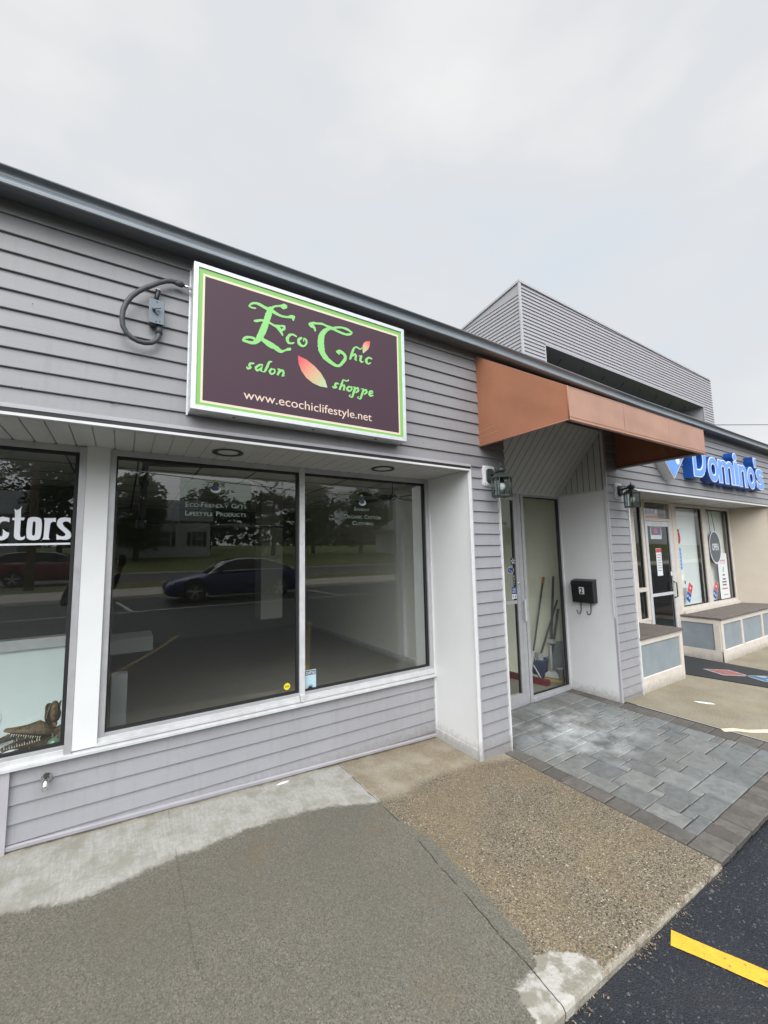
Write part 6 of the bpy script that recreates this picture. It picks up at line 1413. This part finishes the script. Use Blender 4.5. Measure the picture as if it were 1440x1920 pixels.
# ================================================================== ACROSS THE LOT
def ngon_ring(c, r, n, y): return [(c[0]+r*math.cos(2*math.pi*k/n), y, c[1]+r*math.sin(2*math.pi*k/n)) for k in range(n)]
def car(name, lab, cat, x0, yc, zb, facing, L_, Wd_, H, paint, suv, group=None):
    """facing = -1: nose towards -X. Built from a lengthwise loft."""
    t = thing(name, lab, cat, (x0+L_/2, yc, zb), 0, group)
    X = (lambda u: x0+u*L_) if facing < 0 else (lambda u: x0+L_-u*L_)
    h = H/1.45
    # u, half width, z bottom, z shoulder(belt), z top centre line
    if not suv: S_ = [(0, .60, .36, .52, .56), (.015, .74, .24, .62, .66), (.06, .84, .20, .70, .74), (.15, .90, .19, .79, .84), (.28, .91, .19, .87, .93), (.36, .91, .19, .91, .95), (.55, .91, .19, .94, .97), (.75, .91, .19, .97, 1.0), (.88, .90, .22, .98, 1.03), (.95, .86, .26, .96, 1.03), (.985, .78, .34, .86, .95), (1, .62, .42, .72, .78)]
    else: S_ = [(0, .60, .42, .70, .76), (.02, .78, .30, .84, .90), (.08, .88, .26, .94, 1.0), (.2, .92, .25, 1.0, 1.06), (.30, .92, .25, 1.05, 1.09), (.5, .92, .25, 1.08, 1.10), (.75, .92, .26, 1.12, 1.15), (.92, .91, .30, 1.14, 1.2), (.98, .84, .38, 1.05, 1.15), (1, .72, .46, .9, 1.0)]
    hw = Wd_/2
    wheels = (.185, .79) if not suv else (.19, .785); wr = .335 if not suv else .36
    def mk(mb, u, w, zb0, zs, zt1):
        w *= hw/.92; return [(-w*.82, zb0), (-w*.97, zb0+.06), (-w, (zb0+zs)*.5+.05), (-w*.985, zs-.07), (-w*.93, zs), (-w*.5, zt1-.008), (0, zt1), (w*.5, zt1-.008), (w*.93, zs), (w*.985, zs-.07), (w, (zb0+zs)*.5+.05), (w*.97, zb0+.06), (w*.82, zb0)]
    # resample
    us = sorted(set([s[0] for s in S_]+[i/40 for i in range(41)])); rings = []
    def interp(u):
        for a, b in zip(S_, S_[1:]):
            if u <= b[0]: k = (u-a[0])/(b[0]-a[0]); return [a[i]+(b[i]-a[i])*k for i in range(5)]
    mb = MB(); v = []
    for u in us:
        _, w, zb0, zs, zt1 = interp(u)
        for wu in wheels:
            dd = abs(u-wu)*L_
            if dd < wr+.05: zb0 = max(zb0, .32+math.sqrt(max(0, (wr+.05)**2-dd*dd)))
        v += [(X(u), yc+y, zb+z) for y, z in mk(mb, u, w, zb0, zs, zt1)]
    n = 13; mb.add(v, [(i*n+k, i*n+k+1, (i+1)*n+k+1, (i+1)*n+k) for i in range(len(us)-1) for k in range(n-1)]+[tuple(range(n)), tuple((len(us)-1)*n+k for k in range(n))], 0, True)
    body = part(mb, 'body', paint, t)
    if not suv: G_ = [(.27, .93, .93), (.33, .99, 1.14), (.40, 1.02, 1.34), (.47, 1.03, 1.425), (.57, 1.03, 1.45), (.67, 1.03, 1.43), (.76, 1.03, 1.34), (.83, 1.03, 1.20), (.90, 1.03, 1.04)]
    else: G_ = [(.25, 1.07, 1.07), (.31, 1.10, 1.30), (.38, 1.11, 1.53), (.46, 1.12, 1.65), (.6, 1.13, 1.69), (.75, 1.14, 1.68), (.86, 1.15, 1.60), (.93, 1.16, 1.40), (.975, 1.16, 1.18)]
    mb = MB(); v = []
    for (u, zs, zr) in G_:
        w0 = hw*.90; k = (zr-zs)/(.45 if not suv else .56); w1 = hw*(.90-.20*min(1, k)); zz_ = zr*h if False else zr
        v += [(X(u), yc-w0, zb+zs-.03), (X(u), yc-w1, zb+zz_-.035), (X(u), yc-w1*.8, zb+zz_-.008), (X(u), yc, zb+zz_), (X(u), yc+w1*.8, zb+zz_-.008), (X(u), yc+w1, zb+zz_-.035), (X(u), yc+w0, zb+zs-.03)]
    n = 7; f0 = []; mi_ = []
    for i in range(len(G_)-1):
        for k in range(n-1):
            f0.append((i*n+k, i*n+k+1, (i+1)*n+k+1, (i+1)*n+k))
            side = k in (0, 5); front = i < 3; back = i >= len(G_)-3
            mi_.append(1 if (side or front or back) else 0)
    o_ = len(mb.f); mb.add(v, f0, 0, False)
    for i, q in enumerate(mi_): mb.m[o_+i] = q
    part(mb, 'cabin', [paint, 'car_glass'], t)
    for s_ in (-1, 1):         # bright window surround and pillars
        mb = MB(); idx = [i for i in range(1, len(G_)-1)]
        lower = [Vector((X(u), yc+s_*hw*.905, zb+zs-.01)) for (u, zs, zr) in G_]
        def upw(u, zs, zr): k = (zr-zs)/(.45 if not suv else .56); return Vector((X(u), yc+s_*(hw*(.90-.20*min(1, k))+.006), zb+zr-.045))
        upper = [upw(*g) for g in G_]
        mb.tube(lower[:-1]+[upper[-2]]+upper[::-1][2:], .02, 6); part(mb, 'window_trim', 'bright_trim', t)
        mb = MB()
        for j in (4,) if not suv else (4, 6): mb.tube([lower[j], upper[j]], .035, 6)
        part(mb, 'door_pillar', 'black', t)
    for wu in wheels:
        for s_ in (-1, 1):
            mb = MB(); yo = yc+s_*(hw-.02); yi = yc+s_*(hw-.23); n = 28
            prof_ = [(wr-.09, yo), (wr-.03, yo), (wr, yo-s_*.03), (wr, yi+s_*.03), (wr-.06, yi)]; v = []
            for (r_, y) in prof_: v += [(X(wu)+r_*math.cos(2*math.pi*k/n), y, zb+wr+r_*math.sin(2*math.pi*k/n)) for k in range(n)]
            mb.add(v, [(i*n+k, i*n+(k+1) % n, (i+1)*n+(k+1) % n, (i+1)*n+k) for i in range(4) for k in range(n)], 0, True)
            wo_ = part(mb, 'wheel', 'tyre', t)
            mb = MB(); cx, cz = X(wu), zb+wr; yr = yo-s_*.015
            for k in range(10):
                a = 2*math.pi*(k//2)/5+(.16 if k % 2 else -.16)+.3; mb.obox((cx+.13*math.cos(a), yr, cz+.13*math.sin(a)), (math.cos(a), 0, math.sin(a)), (0, 1, 0), (-math.sin(a), 0, math.cos(a)), .115, .012, .012)
            v = []
            for r_, y in ((wr-.095, yr+s_*.012), (wr-.075, yr+s_*.012), (wr-.075, yr-s_*.10), (wr-.095, yr-s_*.10)): v += ngon_ring((cx, cz), r_, n, y)
            mb.add(v, [(i*n+k, i*n+(k+1) % n, (i+1)*n+(k+1) % n, (i+1)*n+k) for i in range(3) for k in range(n)], 0, True)
            mb.prism(ngon_ring((cx, cz), .035, 10, yr), (0, .02, 0)); part(mb, 'rim', 'alloy', wo_)
            mb = MB(); mb.prism(ngon_ring((cx, cz), wr-.09, 20, yr-s_*.06), (0, -s_*.02, 0)); part(mb, 'brake_disc', 'gasket', wo_)
    for s_ in (-1, 1):
        w = .72*hw/.92; mb = MB(); zl = .66 if not suv else .84
        c = Vector((X(.035), yc+s_*w, zb+zl)); mb.obox(c, (-facing*.5, -s_*.85, 0) if False else (.55, s_*.83*(1 if facing > 0 else 1)*(facing*-1 if False else 1), .0), (0, 0, 1), (.83, -s_*.55, 0), .13, .045, .03)
        part(mb, 'headlight', 'bulb', t)
        c = Vector((X(.975), yc+s_*w, zb+zl+.16)); mb = MB(); mb.box(c.x-.04, c.x+.04, c.y-.12, c.y+.12, c.z-.05, c.z+.05); part(mb, 'tail_light', 'dom_red', t)
        mb = MB(); c = Vector((X(.35), yc+s_*(hw+.07), zb+(1.0 if not suv else 1.16))); mb.obox(c, (1, 0, 0), (0, 1, 0), (0, 0, 1), .06, .09, .055); part(mb, 'mirror', paint, t)
    return t
car('parked_car', 'dark blue sedan parked across the lot', 'car', 1.20, -12.12, .14, -1, 4.65, 1.82, 1.45, 'car_blue', False)
car('suv', 'maroon suv with chrome window line driving along the road', 'car', -5.3, -22.95, .40, 1, 4.6, 1.86, 1.69, 'car_red', True)

def house(name, lab, x0, x1, y0, y1, zb, ze, zr, along_x=True, wins=(), roofm='roof_grey'):
    t = thing(name, lab, 'house', ((x0+x1)/2, (y0+y1)/2, zb)); mb = MB()
    z = zb
    yf_ = y1   # the side facing the shop
    mb.box(x0, x1, y0, y1, zb-1, ze, 0)
    k = zb
    while k < ze-.12: mb.box(x0-.02, x1+.02, y1, y1+.02, k, k+.14, 0); mb.box(x1, x1+.02, y0, y1, k, k+.14, 0); k += .17
    if along_x: 
        ym = (y0+y1)/2
        for xx in (x0, x1-.05): mb.prism([(xx, y0, ze), (xx, y1, ze), (xx, ym, zr)], (.05, 0, 0), 0)
    else:
        xm = (x0+x1)/2
        for yy in (y0, y1-.05): mb.prism([(x0, yy, ze), (x1, yy, ze), (xm, yy, zr)], (0, .05, 0), 0)
    part(mb, 'wall', 'house_white', t); mb = MB(); o_ = .35
    if along_x:
        mb.prism([(x0-o_, y0-o_, ze-.1), (x0-o_, ym, zr+.15), (x0-o_, y1+o_, ze-.1), (x0-o_, y1+o_, ze-.25), (x0-o_, ym, zr), (x0-o_, y0-o_, ze-.25)], (x1-x0+2*o_, 0, 0))
    else:
        mb.prism([(x0-o_, y0-o_, ze-.1), (xm, y0-o_, zr+.15), (x1+o_, y0-o_, ze-.1), (x1+o_, y0-o_, ze-.25), (xm, y0-o_, zr), (x0-o_, y0-o_, ze-.25)], (0, y1-y0+2*o_, 0))
    part(mb, 'roof', roofm, t)
    for (cx, cz, w, h_) in wins:
        mb = MB()
        for a, b, c, d in ((cx-w/2-.08, cx+w/2+.08, cz-h_/2-.08, cz-h_/2), (cx-w/2-.08, cx+w/2+.08, cz+h_/2, cz+h_/2+.08), (cx-w/2-.08, cx-w/2, cz-h_/2, cz+h_/2), (cx+w/2, cx+w/2+.08, cz-h_/2, cz+h_/2), (cx-w/2, cx+w/2, cz-.03, cz+.03), (cx-.02, cx+.02, cz-h_/2, cz+h_/2)): mb.box(a, b, y1+.0, y1+.08, c, d)
        w_ = part(mb, 'window', 'white_trim', t)
        mb = MB(); mb.box(cx-w/2, cx+w/2, y1+.01, y1+.04, cz-h_/2, cz+h_/2); part(mb, 'pane', 'win_dark', w_)
        for s_ in (-1, 1): mb = MB(); mb.box(cx+s_*(w/2+.27)-.19, cx+s_*(w/2+.27)+.19, y1+.03, y1+.07, cz-h_/2, cz+h_/2); part(mb, 'shutter', 'shutter', t)
    return t
house('house', 'white clapboard house with dark shutters on the lawn', -3.2, 7.9, -52, -44, 1.75, 5.6, 8.0, True, [(6.6, 3.6, 1.0, 1.5), (3.6, 3.6, 1.0, 1.5), (.6, 3.6, 1.0, 1.5), (-1.8, 3.6, 1.0, 1.5)])
house('house', 'white house with a grey gable roof seen over the maroon suv', -18, -7.9, -53, -44.5, 1.75, 5.9, 8.3, True, [(-9.5, 3.8, 1.0, 1.4), (-12.5, 3.8, 1.0, 1.4)])
house('house', 'low white house far along the road', -36, -24, -50, -42, 1.7, 5.0, 7.2, True, [(-27, 3.4, 1.0, 1.3)])
house('house', 'grey-roofed white house opposite the pizza shop', 30, 40, -46, -38, 1.4, 4.8, 7.4, False, [(33, 3.1, 1.1, 1.4), (37, 3.1, 1.1, 1.4)])

def tree(name, lab, x, y, h, rad, kind, n=2600, size=.34, low=.22, seed=0, leafm='foliage'):
    rr = random.Random(seed); zb = tz(y); t = thing(name, lab, 'tree', (x, y, zb), 0, 'trees across the road')
    mb = MB(); base = Vector((x, y, zb-.2)); mb.tube([base, base+Vector((.1, 0, h*.3)), base+Vector((0, .15, h*.62))], [.28, .2, .09], 10)
    for k in range(7):
        a = k*2.4; z = h*(.3+.07*k); mb.tube([base+Vector((0, .05, z)), base+Vector((math.cos(a)*rad*.35, math.sin(a)*rad*.35, z+h*.10)), base+Vector((math.cos(a)*rad*.7, math.sin(a)*rad*.7, z+h*.14))], [.08, .05, .02], 6)
    part(mb, 'trunk', 'bark', t); mb = MB()
    blobs = []
    for k in range(34):
        a = rr.uniform(0, 6.28); zf = rr.random()
        if kind == 'cone': r0 = rad*(1-zf)**.8*.85; z = h*(low+(1-low)*zf); br = rad*(.34-.22*zf)
        else: r0 = rad*math.sin(math.pi*min(.97, zf*.85+.12))*.75; z = h*(low+(1-low)*.9*zf); br = rad*rr.uniform(.22, .42)
        rq = r0*math.sqrt(rr.random()); blobs.append((Vector((x+rq*math.cos(a), y+rq*math.sin(a), zb+z)), br))
    for i in range(n):
        c, br = blobs[i % len(blobs)]; d = Vector((rr.gauss(0, 1), rr.gauss(0, 1), rr.gauss(0, .8 if kind != 'cone' else .35))).normalized()*br*rr.random()**.4
        p = c+d; s_ = size*rr.uniform(.5, 1.2); u = Vector((rr.gauss(0, 1), rr.gauss(0, 1), rr.gauss(0, .6))).normalized(); w = u.cross(Vector((rr.gauss(0, 1), rr.gauss(0, 1), rr.gauss(0, 1)))).normalized()
        mb.add([p-u*s_, p-w*s_*.45, p+u*s_, p+w*s_*.45], [(0, 1, 2, 3)])
    part(mb, 'crown', leafm, t); return t
Tr = [('tall leafy tree behind the white houses', -9, -58, 16, 6.0, 'round', 'foliage'), ('broad tree between the two white houses', -5.2, -47, 11, 4.2, 'round', 'foliage2'), ('wide tree in front of the white clapboard house', 1.0, -41, 8.2, 3.8, 'round', 'foliage2'),
      ('layered dark conifer right of the clapboard house', 14.8, -44, 12.5, 4.4, 'cone', 'foliage2'), ('round green tree beyond the conifer', 20.5, -46, 10.2, 4.6, 'round', 'foliage'), ('smaller rounded tree further along the lawn', 27, -45, 8.6, 3.8, 'round', 'foliage2'),
      ('dense dark tree at the far right of the lawn', 35, -50, 11, 5.2, 'round', 'foliage'), ('tall dark tree at the left end of the lawn', -21, -50, 15, 6.5, 'round', 'foliage2'), ('large tree behind the conifer', 10.5, -60, 9.0, 5.2, 'round', 'foliage2'), ('large spreading tree at the far end of the road', 50, -52, 12, 7.0, 'round', 'foliage'), ('tall spreading tree beside the road to the left', -36, -58, 14, 7.0, 'round', 'foliage')]
for i, (lab, x, y, h, rd, kd, lm) in enumerate(Tr): tree('conifer' if kd == 'cone' else 'leafy_tree', lab, x, y, h, rd, kd, n=3000, seed=i+50, leafm=lm)
# distant wood behind everything: uncountable
wd = MB(); rr = random.Random(5)
for i in range(9000):
    x = rr.uniform(-130, 130); y = rr.uniform(-92, -76); z = tz(y)+rr.random()**.7*(6.0+2.2*math.sin(x*.11)+1.2*math.sin(x*.37)); s_ = rr.uniform(.5, 1.1)
    u = Vector((rr.gauss(0, 1), rr.gauss(0, 1), rr.gauss(0, .8))).normalized(); w = u.cross(Vector((rr.gauss(0, 1), rr.gauss(0, 1), rr.gauss(0, 1)))).normalized(); p = Vector((x, y, z)); wd.add([p-u*s_, p-w*s_*.7, p+u*s_, p+w*s_*.7], [(0, 1, 2, 3)])
o = wd.build('woodland', 'foliage2', recalc=False); o['kind'] = 'stuff'; o['label'] = 'distant dark line of woodland behind the houses'

def pole(x, y, h, lab):
    t = thing('utility_pole', lab, 'utility pole', (x, y, tz(y)), 0, 'wooden utility poles along the road'); zb = tz(y); mb = MB()
    mb.tube([(x, y, zb-.3), (x, y, zb+h)], [.17, .11], 12); part(mb, 'pole', 'pole_wood', t)
    mb = MB(); mb.box(x-1.1, x+1.1, y-.06, y+.06, zb+h-.6, zb+h-.48); part(mb, 'crossarm', 'pole_wood', t)
    mb = MB(); mb.tube([(x+.3, y, zb+h-2.2), (x+.3, y, zb+h-1.3)], .19, 12); part(mb, 'transformer', 'grey_box', t)
pole(-3.2, -18.6, 9.0, 'wooden utility pole at the roadside beyond the maroon suv'); pole(27, -18.6, 9.0, 'wooden utility pole further along the road')
t = thing('overhead_wires', 'black overhead wires strung between the utility poles', 'wires', (0, -18.6, 8)); mb = MB()
for k, (dy, z) in enumerate(((-.5, 9.1), (0, 9.3), (.5, 9.1), (.2, 7.0), (.1, 6.6), (.15, 6.1), (.1, 5.6))):
    for a, b in ((-60, -3.2), (-3.2, 27), (27, 80)): mb.tube([(a+(b-a)*i/8, -18.6+dy, z+.35-.9*math.sin(math.pi*i/8)*(.5 if k < 3 else .8)) for i in range(9)], .014 if k < 3 else .024, 5)
part(mb, 'wire', 'black', t)
t = thing('overhead_cable', 'thin cable crossing the sky beyond the tower', 'cable', (50, 12, 12)); mb = MB(); mb.tube([(28, 12, 9.9), (46.6, 12, 12.8), (58.3, 12, 14.6), (90, 12, 19.5)], .035, 6); part(mb, 'wire', 'conduit', t)
mb = MB(); mb.box(9.45-.0, 9.45, 0, 0, 0, 0) if False else None

# ================================================================== PERSON HOLDING THE PHONE (seen only in the glass)
def person():
    Pn = thing('person', 'person in a dark jacket and trousers raising a phone', 'person', (-.36, -3.02, -.07))
    ox, oy, oz = -.36, -3.02, -.07
    J = {'pelvis': (0, 0, .93, .15, .105), 'waist': (0, 0, 1.06, .135, .095), 'chest': (0, .02, 1.27, .165, .115), 'neckb': (0, .02, 1.41, .085, .08), 'neck': (0, .04, 1.47, .052, .052), 'head': (0, .06, 1.56, .075, .088), 'crown': (0, .06, 1.645, .065, .075),
         'lsh': (-.17, .02, 1.37, .062, .06), 'lel': (-.25, .10, 1.12, .045, .045), 'lwr': (-.10, .30, 1.25, .032, .03),
         'rsh': (.17, .02, 1.37, .062, .06), 'rel': (.26, .20, 1.30, .045, .045), 'rwr': (.335, .375, 1.50, .030, .028),
         'lhip': (-.09, 0, .88, .095, .095), 'lkn': (-.10, .02, .49, .062, .065), 'lan': (-.11, -.02, .10, .043, .045), 'ltoe': (-.12, .15, .045, .04, .035),
         'rhip': (.09, 0, .88, .095, .095), 'rkn': (.11, .03, .49, .062, .065), 'ran': (.13, -.02, .10, .043, .045), 'rtoe': (.15, .15, .045, .04, .035)}
    Ed = [('pelvis', 'waist'), ('waist', 'chest'), ('chest', 'neckb'), ('neckb', 'neck'), ('neck', 'head'), ('head', 'crown'), ('chest', 'lsh'), ('lsh', 'lel'), ('lel', 'lwr'), ('chest', 'rsh'), ('rsh', 'rel'), ('rel', 'rwr'), ('pelvis', 'lhip'), ('lhip', 'lkn'), ('lkn', 'lan'), ('lan', 'ltoe'), ('pelvis', 'rhip'), ('rhip', 'rkn'), ('rkn', 'ran'), ('ran', 'rtoe')]
    def skin(name, joints, edges, m, root, sub=2):
        ks = list(joints); me = bpy.data.meshes.new(name); me.from_pydata([joints[k][:3] for k in ks], [(ks.index(a), ks.index(b)) for a, b in edges], [])
        o = bpy.data.objects.new(name, me); COL.objects.link(o); me.materials.append(M[m]); o.parent = Pn
        sk_ = o.modifiers.new('skin', 'SKIN'); sk_.use_smooth_shade = True
        for k, sv in zip(ks, me.skin_vertices[0].data): sv.radius = joints[k][3:5]; sv.use_root = (k == root)
        s2_ = o.modifiers.new('sub', 'SUBSURF'); s2_.levels = sub; s2_.render_levels = sub
        return o
    body = skin('body', J, Ed, 'jacket', 'pelvis')
    # face and hands
    mb = MB(); c = Vector((0, .065, 1.575)); n = 16; v = []
    for i in range(11):
        f_ = math.pi*i/10
        for k in range(n):
            a = 2*math.pi*k/n; r_ = math.sin(f_); jaw_ = 1-.22*max(0, -math.cos(f_)*-1 if False else math.cos(f_)*-1)
            v.append(c+Vector((.078*r_*math.cos(a)*jaw_, .095*r_*math.sin(a)*jaw_, -.118*-math.cos(f_))))
    mb.add(v, [(i*n+k, i*n+(k+1) % n, (i+1)*n+(k+1) % n, (i+1)*n+k) for i in range(10) for k in range(n)], 0, True)
    mb.obox(c+Vector((0, .098, -.012)), (1, 0, 0), (0, 1, 0), (0, 0, 1), .011, .016, .022, 0)
    for s_ in (-1, 1): mb.obox(c+Vector((s_*.030, .088, .012)), (1, 0, 0), (0, 1, 0), (0, 0, 1), .012, .006, .006, 1); mb.obox(c+Vector((s_*.080, .005, -.005)), (1, 0, 0), (0, 1, 0), (0, 0, 1), .007, .018, .030, 0)
    mb.obox(c+Vector((0, .088, -.058)), (1, 0, 0), (0, 1, 0), (0, 0, 1), .024, .006, .005, 2)
    h_ = mb.build('head', ['skin', 'hair', 'broom_red']); h_.parent = Pn
    mb = MB(); mb.lathe((0, .045, 1.585), [(.092, -.01), (.096, .03), (.088, .075), (.060, .108), (.02, .122), (.001, .123)], 16); h_ = mb.build('hair', 'hair'); h_.parent = Pn
    def hand(wr, fw, upv, side, flip):
        w0, f_, u_ = Vector(wr), Vector(fw).normalized(), Vector(upv).normalized(); s_ = f_.cross(u_).normalized()*side
        JJ = {'w': (*w0, .024, .018), 'p': (*(w0+f_*.05), .034, .014), 'k': (*(w0+f_*.085), .036, .012)}; EE = [('w', 'p'), ('p', 'k')]
        hd = skin('hand', JJ, EE, 'skin', 'w', 1)
        for i, ln in enumerate((.070, .078, .072, .056)):
            b_ = w0+f_*.080+s_*(.027-.018*i); b1 = b_+f_*ln*.45-u_*.010; b2 = b_+f_*ln*.72-u_*.032; b3 = b_+f_*ln*.80-u_*.052
            JJ = {'a': (*(b_-f_*.015), .010, .009), 'b': (*b1, .009, .009), 'c': (*b2, .008, .008), 'd': (*b3, .007, .007)}; skin('finger', JJ, [('a', 'b'), ('b', 'c'), ('c', 'd')], 'skin', 'a', 1)
        b_ = w0+f_*.025+s_*.026; JJ = {'a': (*b_, .012, .011), 'b': (*(b_+s_*.028+f_*.024-u_*.008), .010, .010), 'c': (*(b_+s_*.034+f_*.052-u_*.022), .008, .008)}; skin('thumb', JJ, [('a', 'b'), ('b', 'c')], 'skin', 'a', 1)
    hand((.340, .385, 1.515), (.06, .25, 1), (0, 1, -.2), 1, 1)
    hand((-.085, .315, 1.262), (.6, .5, .35), (.2, -.3, 1), 1, 1)
person()
t = thing('phone', 'black phone held up in the raised hand', 'phone', (.0, -2.60, 1.53)); mb = MB(); mb.box(-.035, .040, -2.585, -2.575, 1.52, 1.665); part(mb, 'body', 'black', t, bevel=.003)
